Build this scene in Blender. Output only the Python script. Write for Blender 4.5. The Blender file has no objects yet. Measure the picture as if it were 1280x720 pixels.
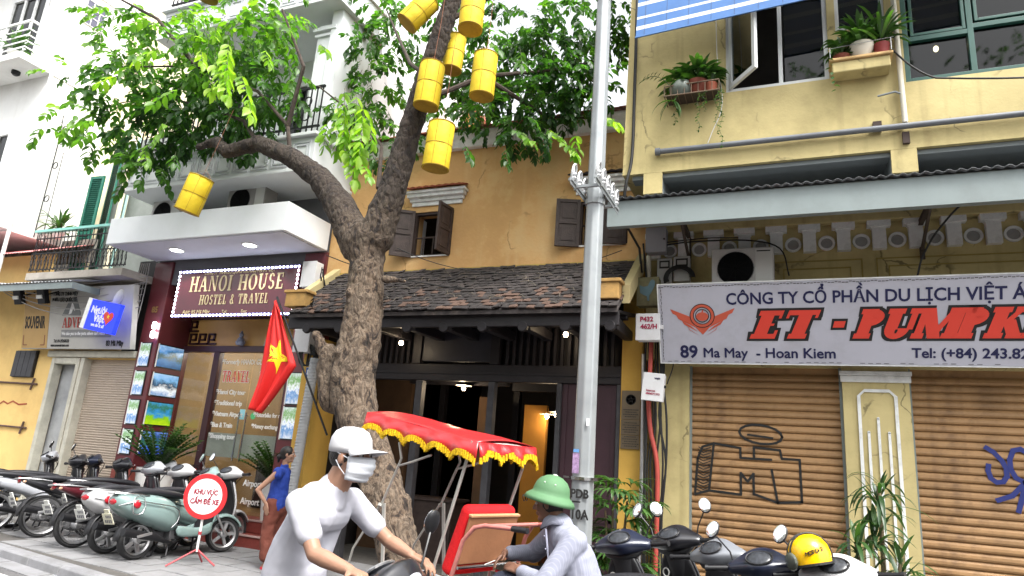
import bpy, bmesh, math, random
import numpy as np
from mathutils import Vector, Matrix, Euler
R_ = math.radians
random.seed(7); rng = np.random.default_rng(7)
SC = bpy.context.scene
COL = SC.collection

# ------------------------------------------------------------ camera
cam_d = bpy.data.cameras.new('camera'); cam = bpy.data.objects.new('camera', cam_d); COL.objects.link(cam)
SC.camera = cam
cam_d.sensor_width = 36.0; cam_d.lens = 36.0 * 840.0 / 1280.0
cam_d.clip_start = 0.05; cam_d.clip_end = 500
YAW, PIT, ROL = R_(23.2), R_(14.4), R_(4.2)
fw = Vector((-math.sin(YAW)*math.cos(PIT), math.cos(YAW)*math.cos(PIT), math.sin(PIT)))
r0 = Vector((math.cos(YAW), math.sin(YAW), 0)); u0 = r0.cross(fw)
rr = r0*math.cos(ROL) + u0*math.sin(ROL); uu = -r0*math.sin(ROL) + u0*math.cos(ROL)
mw = Matrix((( rr.x, uu.x, -fw.x, 0), (rr.y, uu.y, -fw.y, 0), (rr.z, uu.z, -fw.z, 0), (0, 0, 0, 1)))
mw.translation = Vector((0, 0, 1.6))
cam.matrix_world = mw

# ------------------------------------------------------------ sky, sun, exposure (bright overcast day)
SUN_EL, SUN_AZ = R_(58), R_(125)          # azimuth measured clockwise from +Y
w = bpy.data.worlds.new('World'); SC.world = w; w.use_nodes = True
nt = w.node_tree; bg = nt.nodes['Background']
sky = nt.nodes.new('ShaderNodeTexSky'); sky.sky_type = 'NISHITA'; sky.sun_disc = False
sky.sun_elevation = SUN_EL; sky.sun_rotation = SUN_AZ; sky.air_density = 1.0; sky.dust_density = 5.0; sky.ozone_density = 1.0
hs = nt.nodes.new('ShaderNodeHueSaturation'); hs.inputs['Saturation'].default_value = 0.12
nt.links.new(sky.outputs[0], hs.inputs['Color']); nt.links.new(hs.outputs[0], bg.inputs[0])
bg.inputs[1].default_value = 0.15
sd = bpy.data.lights.new('sun', 'SUN'); so = bpy.data.objects.new('sun', sd); COL.objects.link(so)
sd.energy = 1.5; sd.angle = R_(16); sd.color = (1, .96, .9)
sdir = Vector((math.sin(SUN_AZ)*math.cos(SUN_EL), math.cos(SUN_AZ)*math.cos(SUN_EL), math.sin(SUN_EL)))
so.rotation_euler = (-sdir).to_track_quat('-Z', 'Y').to_euler()
so.location = (5, -5, 20)
SC.view_settings.view_transform = 'Standard'; SC.view_settings.look = 'None'
SC.view_settings.gamma = 1.0; SC.view_settings.use_curve_mapping = False
SC.view_settings.exposure = 1.78
SC.render.engine = 'CYCLES'
SC.cycles.max_bounces = 6; SC.cycles.transparent_max_bounces = 12

# ------------------------------------------------------------ materials
def srgb(h):
    c = [int(h[i:i+2], 16)/255 for i in (0, 2, 4)]
    return tuple(((x+.055)/1.055)**2.4 if x > .04045 else x/12.92 for x in c)
MATS = {}
def mat(name, col, rough=.6, metal=0., var=.12, scale=4., bump=.0, bscale=40., dirt=None, dirt_amt=.0, dscale=1.5, streak=0., spec=.4,
        coat=0., fleck=None, crack=0.):
    """procedural surface: base colour, soft value variation, optional dirt patches and vertical rain streaks, fine bump"""
    if name in MATS: return MATS[name]
    m = bpy.data.materials.new(name); m.use_nodes = True; MATS[name] = m
    n = m.node_tree.nodes; l = m.node_tree.links; b = n['Principled BSDF']
    b.inputs['Roughness'].default_value = rough; b.inputs['Metallic'].default_value = metal
    b.inputs['Specular IOR Level'].default_value = spec; b.inputs['Coat Weight'].default_value = coat
    tc = n.new('ShaderNodeTexCoord'); geo = n.new('ShaderNodeNewGeometry')
    P = geo.outputs['Position'] if name.startswith('w_') else tc.outputs['Object']
    nz = n.new('ShaderNodeTexNoise'); nz.inputs['Scale'].default_value = scale; nz.inputs['Detail'].default_value = 6; nz.inputs['Roughness'].default_value = .6
    l.new(P, nz.inputs['Vector'])
    mr = n.new('ShaderNodeMapRange'); mr.inputs[1].default_value = .3; mr.inputs[2].default_value = .7
    mr.inputs[3].default_value = 1-var; mr.inputs[4].default_value = 1+var
    l.new(nz.outputs['Fac'], mr.inputs[0])
    mx = n.new('ShaderNodeVectorMath'); mx.operation = 'SCALE'; mx.inputs[0].default_value = col[:3]
    l.new(mr.outputs[0], mx.inputs['Scale']); out = mx.outputs[0]
    def blend(fac, c, out):
        k = n.new('ShaderNodeMix'); k.data_type = 'RGBA'; l.new(fac, k.inputs[0]); l.new(out, k.inputs[6]); k.inputs[7].default_value = (*c[:3], 1)
        return k.outputs[2]
    if dirt is not None and dirt_amt > 0:
        d = n.new('ShaderNodeTexNoise'); d.inputs['Scale'].default_value = dscale; d.inputs['Detail'].default_value = 8; d.inputs['Roughness'].default_value = .7
        l.new(P, d.inputs['Vector'])
        q = n.new('ShaderNodeMapRange'); q.inputs[1].default_value = .48; q.inputs[2].default_value = .75; q.inputs[4].default_value = dirt_amt
        l.new(d.outputs['Fac'], q.inputs[0]); out = blend(q.outputs[0], dirt, out)
    if streak > 0:
        mp = n.new('ShaderNodeMapping'); mp.inputs['Scale'].default_value = (7, 7, .35); l.new(P, mp.inputs[0])
        d = n.new('ShaderNodeTexNoise'); d.inputs['Scale'].default_value = 1; d.inputs['Detail'].default_value = 5; l.new(mp.outputs[0], d.inputs['Vector'])
        q = n.new('ShaderNodeMapRange'); q.inputs[1].default_value = .55; q.inputs[2].default_value = .8; q.inputs[4].default_value = streak
        l.new(d.outputs['Fac'], q.inputs[0]); out = blend(q.outputs[0], dirt or (.06, .055, .05), out)
    if fleck is not None:
        v = n.new('ShaderNodeTexVoronoi'); v.inputs['Scale'].default_value = fleck[1]; l.new(P, v.inputs['Vector'])
        q = n.new('ShaderNodeMapRange'); q.inputs[1].default_value = .12; q.inputs[2].default_value = .05; q.inputs[4].default_value = fleck[2]
        l.new(v.outputs['Distance'], q.inputs[0]); out = blend(q.outputs[0], fleck[0], out)
    if crack > 0:      # hairline cracks, only where a coarse noise lets them through
        wn = n.new('ShaderNodeTexNoise'); wn.inputs['Scale'].default_value = 2.5; wn.inputs['Detail'].default_value = 4; l.new(P, wn.inputs['Vector'])
        wa = n.new('ShaderNodeMix'); wa.data_type = 'RGBA'; wa.inputs[0].default_value = .35; l.new(P, wa.inputs[6]); l.new(wn.outputs['Color'], wa.inputs[7])
        v = n.new('ShaderNodeTexVoronoi'); v.feature = 'DISTANCE_TO_EDGE'; v.inputs['Scale'].default_value = 1.3; l.new(wa.outputs[2], v.inputs['Vector'])
        q = n.new('ShaderNodeMapRange'); q.inputs[1].default_value = .012; q.inputs[2].default_value = .004; l.new(v.outputs['Distance'], q.inputs[0])
        k = n.new('ShaderNodeMapRange'); k.inputs[1].default_value = .5; k.inputs[2].default_value = .62; k.inputs[4].default_value = crack; l.new(wn.outputs['Fac'], k.inputs[0])
        z = n.new('ShaderNodeMath'); z.operation = 'MULTIPLY'; l.new(q.outputs[0], z.inputs[0]); l.new(k.outputs[0], z.inputs[1]); out = blend(z.outputs[0], tuple(c*.3 for c in col), out)
        # large soft damp patches
        d = n.new('ShaderNodeTexNoise'); d.inputs['Scale'].default_value = .55; d.inputs['Detail'].default_value = 9; d.inputs['Roughness'].default_value = .62; l.new(P, d.inputs['Vector'])
        q = n.new('ShaderNodeMapRange'); q.inputs[1].default_value = .5; q.inputs[2].default_value = .6; q.inputs[4].default_value = .28; l.new(d.outputs['Fac'], q.inputs[0]); out = blend(q.outputs[0], tuple(c*.62 for c in col), out)
    l.new(out, b.inputs['Base Color'])
    if bump > 0:
        bn = n.new('ShaderNodeTexNoise'); bn.inputs['Scale'].default_value = bscale; bn.inputs['Detail'].default_value = 5; l.new(P, bn.inputs['Vector'])
        bp = n.new('ShaderNodeBump'); bp.inputs['Strength'].default_value = bump; bp.inputs['Distance'].default_value = .01 if bscale > 15 else .03
        l.new(bn.outputs['Fac'], bp.inputs['Height']); l.new(bp.outputs[0], b.inputs['Normal'])
    return m
def creases(m, scale=5., dist=.02, strength=.6):
    """cloth creases: ridged noise as bump"""
    n = m.node_tree.nodes; l = m.node_tree.links; b = n['Principled BSDF']
    tc = n.new('ShaderNodeTexCoord'); mp = n.new('ShaderNodeMapping'); mp.inputs['Rotation'].default_value = (.5, .7, .3); mp.inputs['Scale'].default_value = (1, 1.6, .6); l.new(tc.outputs['Object'], mp.inputs[0])
    nz = n.new('ShaderNodeTexNoise'); nz.noise_type = 'RIDGED_MULTIFRACTAL'; nz.inputs['Scale'].default_value = scale; nz.inputs['Detail'].default_value = 2.5; nz.inputs['Distortion'].default_value = .8; l.new(mp.outputs[0], nz.inputs[0])
    bp = n.new('ShaderNodeBump'); bp.inputs['Strength'].default_value = strength; bp.inputs['Distance'].default_value = dist; l.new(nz.outputs[0], bp.inputs['Height']); l.new(bp.outputs[0], b.inputs['Normal']); return m
def emit(name, col, s):
    if name in MATS: return MATS[name]
    m = bpy.data.materials.new(name); m.use_nodes = True; MATS[name] = m
    b = m.node_tree.nodes['Principled BSDF']; b.inputs['Base Color'].default_value = (*col, 1)
    b.inputs['Emission Color'].default_value = (*col, 1); b.inputs['Emission Strength'].default_value = s
    return m
def glassmat(name, tint=(.8, .85, .85), refl=.12):
    m = bpy.data.materials.new(name); m.use_nodes = True; n = m.node_tree.nodes; l = m.node_tree.links
    n.remove(n['Principled BSDF']); o = n['Material Output']
    t = n.new('ShaderNodeBsdfTransparent'); t.inputs[0].default_value = (*tint, 1)
    g = n.new('ShaderNodeBsdfGlossy'); g.inputs['Roughness'].default_value = .03
    lw = n.new('ShaderNodeLayerWeight'); pw = n.new('ShaderNodeMath'); pw.operation = 'POWER'; pw.inputs[1].default_value = 4; l.new(lw.outputs['Facing'], pw.inputs[0])
    a = n.new('ShaderNodeMath'); a.operation = 'MULTIPLY_ADD'; a.inputs[1].default_value = .8; a.inputs[2].default_value = refl; l.new(pw.outputs[0], a.inputs[0])
    x = n.new('ShaderNodeMixShader'); l.new(a.outputs[0], x.inputs[0]); l.new(t.outputs[0], x.inputs[1]); l.new(g.outputs[0], x.inputs[2]); l.new(x.outputs[0], o.inputs[0])
    MATS[name] = m; return m
def leafmat(name, cols, trans=.45, rough=.42):
    m = bpy.data.materials.new(name); m.use_nodes = True; n = m.node_tree.nodes; l = m.node_tree.links; b = n['Principled BSDF']; o = n['Material Output']
    at = n.new('ShaderNodeAttribute'); at.attribute_name = 'tint'
    cr = n.new('ShaderNodeValToRGB'); e = cr.color_ramp.elements
    e[0].color = (*cols[0], 1); e[1].color = (*cols[-1], 1)
    for i, c in enumerate(cols[1:-1]):
        k = e.new((i+1)/(len(cols)-1)); k.color = (*c, 1)
    l.new(at.outputs['Fac'], cr.inputs[0]); l.new(cr.outputs[0], b.inputs['Base Color']); b.inputs['Roughness'].default_value = rough
    b.inputs['Specular IOR Level'].default_value = .5
    t = n.new('ShaderNodeBsdfTranslucent')
    g = n.new('ShaderNodeMix'); g.data_type = 'RGBA'; g.blend_type = 'MULTIPLY'; g.inputs[0].default_value = 1
    l.new(cr.outputs[0], g.inputs[6]); g.inputs[7].default_value = (2.1, 2.6, .8, 1); l.new(g.outputs[2], t.inputs[0])
    x = n.new('ShaderNodeMixShader'); x.inputs[0].default_value = trans; l.new(b.outputs[0], x.inputs[1]); l.new(t.outputs[0], x.inputs[2]); l.new(x.outputs[0], o.inputs[0])
    MATS[name] = m; return m

# ------------------------------------------------------------ mesh builder
class MB:
    def __init__(s): s.v = []; s.f = []; s.M = Matrix.Identity(4)
    def add(s, vs, fs):
        o = len(s.v); s.v += [tuple(s.M @ Vector(p)) for p in vs]; s.f += [tuple(i+o for i in f) for f in fs]; return s
    def box(s, x0, x1, y0, y1, z0, z1):
        return s.add([(x0,y0,z0),(x1,y0,z0),(x1,y1,z0),(x0,y1,z0),(x0,y0,z1),(x1,y0,z1),(x1,y1,z1),(x0,y1,z1)],
                     [(0,3,2,1),(4,5,6,7),(0,1,5,4),(1,2,6,5),(2,3,7,6),(3,0,4,7)])
    def cbox(s, c, d, rot=None):
        M = Matrix.Translation(c) @ (Euler(rot).to_matrix().to_4x4() if rot else Matrix.Identity(4))
        x, y, z = d[0]/2, d[1]/2, d[2]/2
        vs = [M @ Vector(p) for p in [(-x,-y,-z),(x,-y,-z),(x,y,-z),(-x,y,-z),(-x,-y,z),(x,-y,z),(x,y,z),(-x,y,z)]]
        return s.add(vs, [(0,3,2,1),(4,5,6,7),(0,1,5,4),(1,2,6,5),(2,3,7,6),(3,0,4,7)])
    def ctube(s, pts, r, n=6):
        """tube through smoothly interpolated points"""
        P = [Vector(p) for p in pts]; P = [P[0]*2-P[1]]+P+[P[-1]*2-P[-2]]; out = []
        for i in range(1, len(P)-2):
            for k in range(5):
                t = k/5; out.append(.5*((2*P[i])+(P[i+1]-P[i-1])*t+(2*P[i-1]-5*P[i]+4*P[i+1]-P[i+2])*t*t+(3*P[i]-P[i-1]-3*P[i+1]+P[i+2])*t**3))
        return s.tube(out+[P[-2]], r, n)
    def prism(s, poly, axis, a0, a1):
        """poly: 2D points; axis 'y': (x,z) outline extruded in y; 'x': (y,z); 'z': (x,y)"""
        n = len(poly)
        def p(q, a): return (q[0], a, q[1]) if axis == 'y' else ((a, q[0], q[1]) if axis == 'x' else (q[0], q[1], a))
        vs = [p(q, a0) for q in poly] + [p(q, a1) for q in poly]
        return s.add(vs, [tuple(range(n)), tuple(range(2*n-1, n-1, -1))] + [(i, (i+1) % n, n+(i+1) % n, n+i) for i in range(n)])
    def tube(s, pts, r, n=8, cap=True, sx=1.0):
        pts = [Vector(p) for p in pts]; rs = r if isinstance(r, (list, tuple)) else [r]*len(pts)
        vs = []; prev = None
        for i, p in enumerate(pts):
            t = (pts[min(i+1, len(pts)-1)] - pts[max(i-1, 0)]).normalized()
            if prev is None:
                a = Vector((0, 0, 1)) if abs(t.z) < .9 else Vector((1, 0, 0)); u = t.cross(a).normalized()
            else: u = (prev - t*prev.dot(t)).normalized()
            prev = u; q = t.cross(u)
            for k in range(n):
                an = 2*math.pi*k/n; vs.append(p + (u*math.cos(an)*sx + q*math.sin(an))*rs[i])
        fs = [(i*n+k, i*n+(k+1) % n, (i+1)*n+(k+1) % n, (i+1)*n+k) for i in range(len(pts)-1) for k in range(n)]
        if cap: fs += [tuple(range(n-1, -1, -1)), tuple((len(pts)-1)*n+k for k in range(n))]
        return s.add(vs, fs)
    def lathe(s, prof, c=(0,0,0), n=24, axis='z', cap=True):
        """prof: (r, h) pairs round an axis"""
        vs = []
        for r, h in prof:
            for k in range(n):
                a = 2*math.pi*k/n; x, y = r*math.cos(a), r*math.sin(a)
                q = (x, y, h) if axis == 'z' else ((x, h, y) if axis == 'y' else (h, x, y))
                vs.append((c[0]+q[0], c[1]+q[1], c[2]+q[2]))
        m = len(prof)
        fs = [(i*n+k, i*n+(k+1) % n, (i+1)*n+(k+1) % n, (i+1)*n+k) for i in range(m-1) for k in range(n)]
        if prof[0] == prof[-1]: cap = False
        if cap and prof[0][0] > 1e-5: fs.append(tuple(range(n-1, -1, -1)))
        if cap and prof[-1][0] > 1e-5: fs.append(tuple((m-1)*n+k for k in range(n)))
        return s.add(vs, fs)
    def ell(s, c, r, n=12, rot=None):
        M = Matrix.Translation(c) @ (Euler(rot).to_matrix().to_4x4() if rot else Matrix.Identity(4))
        m = n//2; vs = []
        for i in range(m+1):
            th = math.pi*i/m; q = max(math.sin(th), 1e-3)
            for k in range(n):
                a = 2*math.pi*k/n; vs.append(M @ Vector((r[0]*q*math.cos(a), r[1]*q*math.sin(a), r[2]*math.cos(th))))
        return s.add(vs, [(i*n+k, (i+1)*n+k, (i+1)*n+(k+1) % n, i*n+(k+1) % n) for i in range(m) for k in range(n)] + [tuple(range(n)), tuple(m*n+k for k in range(n-1, -1, -1))])
    def caps(s, p0, p1, ra, rb, n=12):
        """tapered capsule"""
        p0, p1 = Vector(p0), Vector(p1); d = (p1-p0); L = max(d.length, 1e-4); t = d/L
        prof = []
        for i in range(5): a = math.pi/2*i/4; prof.append((ra*math.sin(a)+1e-4, -ra*math.cos(a)))
        for i in range(5): a = math.pi/2*i/4; prof.append((rb*math.cos(a)+1e-4, L+rb*math.sin(a)))
        M = Matrix.Translation(p0) @ t.to_track_quat('Z', 'Y').to_matrix().to_4x4()
        old = s.M; s.M = old @ M; s.lathe(prof, n=n); s.M = old; return s
    def loft(s, secs, n=16, axis='x'):
        """secs: (x, zc, hy, hz[, power[, yc]]) superellipse rings along x"""
        vs = []
        for q in secs:
            x, zc, hy, hz = q[:4]; p = q[4] if len(q) > 4 else 2.5; yc = q[5] if len(q) > 5 else 0
            for k in range(n):
                a = 2*math.pi*k/n; ca, sa = math.cos(a), math.sin(a)
                yy = yc+hy*math.copysign(abs(ca)**(2/p), ca); zz = zc+hz*math.copysign(abs(sa)**(2/p), sa)
                vs.append((x, yy, zz) if axis == 'x' else (yy, zz, x))
        m = len(secs)
        return s.add(vs, [(i*n+k, i*n+(k+1) % n, (i+1)*n+(k+1) % n, (i+1)*n+k) for i in range(m-1) for k in range(n)] + [tuple(range(n-1, -1, -1)), tuple((m-1)*n+k for k in range(n))])
    def mesh(s, name):
        me = bpy.data.meshes.new(name); me.from_pydata(s.v, [], s.f)
        bm = bmesh.new(); bm.from_mesh(me); bmesh.ops.recalc_face_normals(bm, faces=bm.faces[:]); bm.to_mesh(me); bm.free()
        return me
    def build(s, name, m, parent=None, smooth=False, bevel=0, sub=0, local=False, label=None, rm=None, dz=None, seg=2):
        o = bpy.data.objects.new(name, s.mesh(name)); COL.objects.link(o); o.data.materials.append(m)
        if parent is not None:
            o.parent = parent
            if not local: o.location = -wpos(parent)
        if smooth: o.data.shade_smooth()
        if rm:
            q = o.modifiers.new('remesh', 'REMESH'); q.mode = 'VOXEL'; q.voxel_size = rm; q.use_smooth_shade = True
            q = o.modifiers.new('smooth', 'SMOOTH'); q.factor = .6; q.iterations = 4
        if dz:
            t = bpy.data.textures.get('clouds%g' % dz[1]) or bpy.data.textures.new('clouds%g' % dz[1], 'CLOUDS'); t.noise_scale = dz[1]; t.noise_depth = 2
            if len(dz) > 2: t = bpy.data.textures.get('marble%g' % dz[1]) or bpy.data.textures.new('marble%g' % dz[1], 'MARBLE'); t.marble_type = 'SHARP'; t.noise_scale = dz[1]; t.turbulence = dz[2]; t.noise_depth = 1
            q = o.modifiers.new('folds', 'DISPLACE'); q.texture = t; q.strength = dz[0]; q.mid_level = .5; q.texture_coords = 'LOCAL'
        if bevel:
            q = o.modifiers.new('bevel', 'BEVEL'); q.width = bevel; q.segments = seg; q.limit_method = 'ANGLE'; q.angle_limit = R_(40)
        if sub:
            q = o.modifiers.new('sub', 'SUBSURF'); q.levels = sub; q.render_levels = sub; o.data.shade_smooth()
        if smooth and not sub and not rm: 
            q = o.modifiers.new('split', 'EDGE_SPLIT'); q.split_angle = R_(38)
        if label: o['label'] = label
        return o
def wpos(o):
    p = Vector(o.location)
    while o.parent: o = o.parent; p += Vector(o.location)
    return p
def thing(name, label, cat, loc=(0,0,0), rz=0, group=None, kind=None, rot=None):
    o = bpy.data.objects.new(name, None); COL.objects.link(o); o.empty_display_size = .1
    o.location = loc; o.rotation_euler = rot if rot else (0, 0, rz); o['label'] = label; o['category'] = cat
    if group: o['group'] = group
    if kind: o['kind'] = kind
    return o
def tag(o, label, cat, group=None):
    o['label'] = label; o['category'] = cat
    if group: o['group'] = group
    return o
def inst(name, me, parent, M, local=True):
    o = bpy.data.objects.new(name, me); COL.objects.link(o); o.parent = parent
    o.matrix_local = M if local else Matrix.Translation(-wpos(parent)) @ M
    return o
def T(x, y, z): return Matrix.Translation((x, y, z))
def catenary(a, b, sag, n=10):
    a, b = Vector(a), Vector(b); return [a.lerp(b, i/n) - Vector((0, 0, sag*4*(i/n)*(1-i/n))) for i in range(n+1)]

# ------------------------------------------------------------ lettering
def text(s, size, M, m, parent, name='lettering', bold=0., sx=1., shear=0., align='LEFT', ext=.002, world=True):
    thick = bold if 'M' in s else 0
    if thick: bold = 0
    c = bpy.data.curves.new(name, 'FONT'); c.body = s; c.size = size; c.offset = bold; c.shear = shear; c.extrude = ext; c.align_x = align; c.resolution_u = 3
    o = bpy.data.objects.new(name, c); COL.objects.link(o); c.materials.append(m); o.parent = parent; o['thick'] = float(thick)
    M = M @ Matrix.Diagonal((sx, 1, 1, 1))
    o.matrix_local = (Matrix.Translation(-wpos(parent)) @ M) if world else M
    return o
FRONT = Euler((math.pi/2, 0, 0)).to_matrix().to_4x4()          # text standing upright, facing the street (-Y)
def at(x, y, z, rz=0): return T(x, y, z) @ Matrix.Rotation(rz, 4, 'Z') @ FRONT
def slab_glyph(ch, st=.2, th=.08, sf=.07):
    """serif capitals as (advance, polygons) in a unit-high box"""
    P = []
    def r(x0, y0, x1, y1): P.append([(x0,y0),(x1,y0),(x1,y1),(x0,y1)])
    def stem(x, y0=0, y1=1, w_=st, b=True, t=True):
        r(x, y0, x+w_, y1)
        if b: r(x-sf, y0, x+w_+sf, y0+th)
        if t: r(x-sf, y1-th, x+w_+sf, y1)
    def arc(cx, cy, rx, ry, a0, a1, w0, w1, n=10):
        for i in range(n):
            q = []
            for a, s_ in ((a0+(a1-a0)*i/n, 1), (a0+(a1-a0)*(i+1)/n, 1)):
                t = R_(a); ww = w1+(w0-w1)*abs(math.cos(t)); q.append(((cx+rx*math.cos(t), cy+ry*math.sin(t)), (cx+(rx-ww)*math.cos(t), cy+(ry-ww)*math.sin(t))))
            P.append([q[0][0], q[1][0], q[1][1], q[0][1]])
    def dia(x0, y0, x1, y1, w_): P.append([(x0,y0),(x0+w_,y0),(x1+w_,y1),(x1,y1)])
    W = .9
    if ch == 'H': stem(.07); stem(.62); r(.25, .46, .65, .54)
    elif ch == 'A': dia(.06, 0, .38, 1, th); dia(.66, 0, .36, 1, st); r(.2, .3, .7, .38); r(0, 0, .24, th); r(.58, 0, .94, th); W = .97
    elif ch == 'N': stem(.07, w_=th); stem(.7, w_=th, b=False); dia(.62, 0, .07, 1, st*.9)
    elif ch == 'O': arc(.42, .5, .42, .52, 0, 360, st, th*.8, 24); W = .88
    elif ch == 'I': stem(.07); W = .4
    elif ch == 'U': stem(.07, .3, 1, b=False); stem(.66, .3, 1, w_=th, b=False); arc(.405, .34, .335, .36, 180, 360, st, th, 12); W = .86
    elif ch == 'S': arc(.33, .73, .26, .28, 20, 250, st*.8, th); arc(.33, .27, .29, .28, -160, 95, st*.8, th); W = .68
    elif ch == 'E': stem(.07, t=False, b=False); r(0, 0, .66, th); r(0, 1-th, .62, 1); r(.2, .46, .5, .54); r(.58, 0, .66, .3); r(.55, .72, .62, 1); W = .76
    elif ch == 'L': stem(.07, b=False); r(0, 0, .6, th); r(.52, 0, .6, .3); W = .68
    elif ch == 'T': stem(.3, t=False); r(0, 1-th, .8, 1); r(0, .72, .07, 1); r(.73, .72, .8, 1); W = .86
    elif ch == 'R': stem(.07); arc(.3, .73, .35, .27, -90, 90, st, th); r(.2, .46, .32, .46+th); r(.2, 1-th, .32, 1); dia(.6, 0, .34, .5, st); r(.6, 0, .86, th); W = .88
    elif ch == 'P': stem(.07); arc(.3, .71, .38, .29, -90, 90, st, th); r(.2, .42, .32, .42+th); r(.2, 1-th, .32, 1); W = .76
    elif ch == 'V': dia(.36, 0, .03, 1, st); dia(.36, 0, .66, 1, th); r(-.03, 1-th, .3, 1); r(.56, 1-th, .85, 1); W = .86
    elif ch == 'D': stem(.07); arc(.25, .5, .5, .5, -90, 90, st, th, 14); W = .84
    elif ch == 'M': stem(.07, w_=th*1.2); stem(.86); dia(.46, 0, .07, 1, st); dia(.46, 0, .86, 1, th); W = 1.16
    elif ch == 'K': stem(.07); dia(.3, .42, .66, 1, th); dia(.62, 0, .3, .6, st); r(.55, 0, .92, th); r(.55, 1-th, .85, 1); W = .94
    elif ch == '&': arc(.34, .76, .2, .24, 0, 360, th*1.3, th); arc(.32, .28, .32, .3, 60, 350, st*.8, th); dia(.62, 0, .18, .66, st*.7); W = .86
    elif ch == '-': r(.05, .38, .45, .6); W = .6
    elif ch == ' ': W = .45
    return W, P
def slab_text(s, h, M, m, parent, name='lettering', sx=1., shear=0., grow=0., ext=.004, st=.2, th=.08, sf=.07, gap=.06, world=True, fit=None, back=0.):
    tot = sum(slab_glyph(c, st, th, sf)[0]+gap for c in s)
    if fit: sx = fit/(tot*h)
    mb = MB(); x = 0; k = 0
    for c in s:
        W, P = slab_glyph(c, st, th, sf)
        for poly in P:
            cx = sum(p[0] for p in poly)/len(poly); cy = sum(p[1] for p in poly)/len(poly); q = []
            for px, py in poly:
                dx, dy = px-cx, py-cy
                q.append(((x+px+grow*(1 if dx > 0 else -1)+shear*py)*h*sx, (py+grow*(1 if dy > 0 else -1))*h))
            k += 1; e = ext + (k % 7)*.0003
            mb.prism(q, 'z', back, back+e)
        x += W+gap
    o = mb.build(name, m, parent, local=True)
    o.matrix_local = (Matrix.Translation(-wpos(parent)) @ M) if world else M
    return o

# ------------------------------------------------------------ shared materials
WHITEP = mat('w_white_wall', (.78, .78, .76), .8, var=.05, scale=1.2, bump=.15, bscale=30, dirt=(.42, .4, .36), dirt_amt=.35, dscale=.7, streak=.18)
CREAMW = mat('w_yellow_wall', srgb('BDAE7C'), .85, var=.09, scale=1.5, bump=.2, bscale=35, dirt=srgb('7E7048'), dirt_amt=.5, dscale=1.6, streak=.5, crack=.8)
OCHRE = mat('w_ochre_wall', srgb('C69C66'), .9, var=.14, scale=1.1, bump=.35, bscale=22, dirt=srgb('D8C090'), dirt_amt=.75, dscale=1.1, streak=.3, crack=.6)
OCHRE2 = mat('w_deep_yellow_wall', srgb('BD9645'), .85, var=.08, scale=2, bump=.2, bscale=30, dirt=srgb('8A6A28'), dirt_amt=.4, dscale=2, streak=.15)
TRIMW = mat('trim_white', (.72, .73, .72), .7, var=.08, scale=6, bump=.1, dirt=(.2, .19, .17), dirt_amt=.45, dscale=7)
GREYC = mat('w_grey_concrete', (.21, .235, .245), .85, var=.12, scale=2, bump=.15, dirt=(.08, .08, .075), dirt_amt=.5, dscale=2)
STEELG = mat('w_grey_steel', (.2, .235, .235), .5, metal=.2, var=.07, scale=2, bump=.05, dirt=(.13, .14, .14), dirt_amt=.5, dscale=1.2, streak=.15)
DARKWOOD = mat('dark_wood', (.011, .009, .011), .55, var=.35, scale=5, bump=.25, bscale=60)
BROWNWOOD = mat('brown_wood', (.04, .026, .022), .6, var=.3, scale=9, bump=.25, bscale=60)
MAROON = mat('maroon_panel', srgb('4E2128'), .35, var=.08, scale=3, bump=.03)
MAROONW = mat('w_maroon_door', (.035, .014, .02), .5, var=.2, scale=3, bump=.1)
BLACKM = mat('black_metal', (.012, .012, .014), .45, metal=.3, var=.2, scale=8)
BLACKP = mat('black_plastic', (.014, .014, .016), .42, var=.15, scale=8)
RUBBER = mat('rubber', (.02, .02, .021), .85, var=.2, scale=15, bump=.3, bscale=80)
SEATM = mat('seat_vinyl', (.016, .016, .02), .45, var=.1, scale=10, bump=.2, bscale=150)
CHROME = mat('chrome', (.6, .6, .6), .18, metal=1, var=.1, scale=10)
ALU = mat('aluminium', (.42, .42, .43), .38, metal=.85, var=.15, scale=12, bump=.05)
CABLE = mat('cable_black', (.012, .012, .012), .6)
PVC = mat('pvc_cream', (.55, .52, .43), .5, var=.1, scale=5)
REDTUBE = mat('red_conduit', srgb('A5453C'), .5, var=.12, scale=5)
GREYPIPE = mat('grey_pipe', (.13, .14, .155), .5, var=.12, scale=4)
OFFW = mat('box_white', (.6, .6, .61), .5, var=.05, scale=4, dirt=(.3, .29, .27), dirt_amt=.35, dscale=4)
INK = mat('ink_navy', (.01, .012, .06), .5, var=.02)
INKB = mat('ink_black', (.012, .012, .012), .5, var=.02)
REDI = mat('ink_red', (.62, .05, .03), .5, var=.04)
WHITEI = mat('ink_white', (.75, .75, .75), .5, var=.02)
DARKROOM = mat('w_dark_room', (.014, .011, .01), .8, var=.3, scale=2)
GLASS = glassmat('window_glass', (.85, .87, .85), .05)
GLASSD = glassmat('dark_window_glass', (.2, .22, .21), .035)
LAMP = emit('lamp_warm', (1, .86, .66), 8)
LAMPW = emit('lamp_white', (.93, .95, 1), 5)
GREENF = leafmat('potted_leaf', [(.016, .045, .014), (.035, .085, .02), (.07, .15, .03)], .25)

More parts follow.
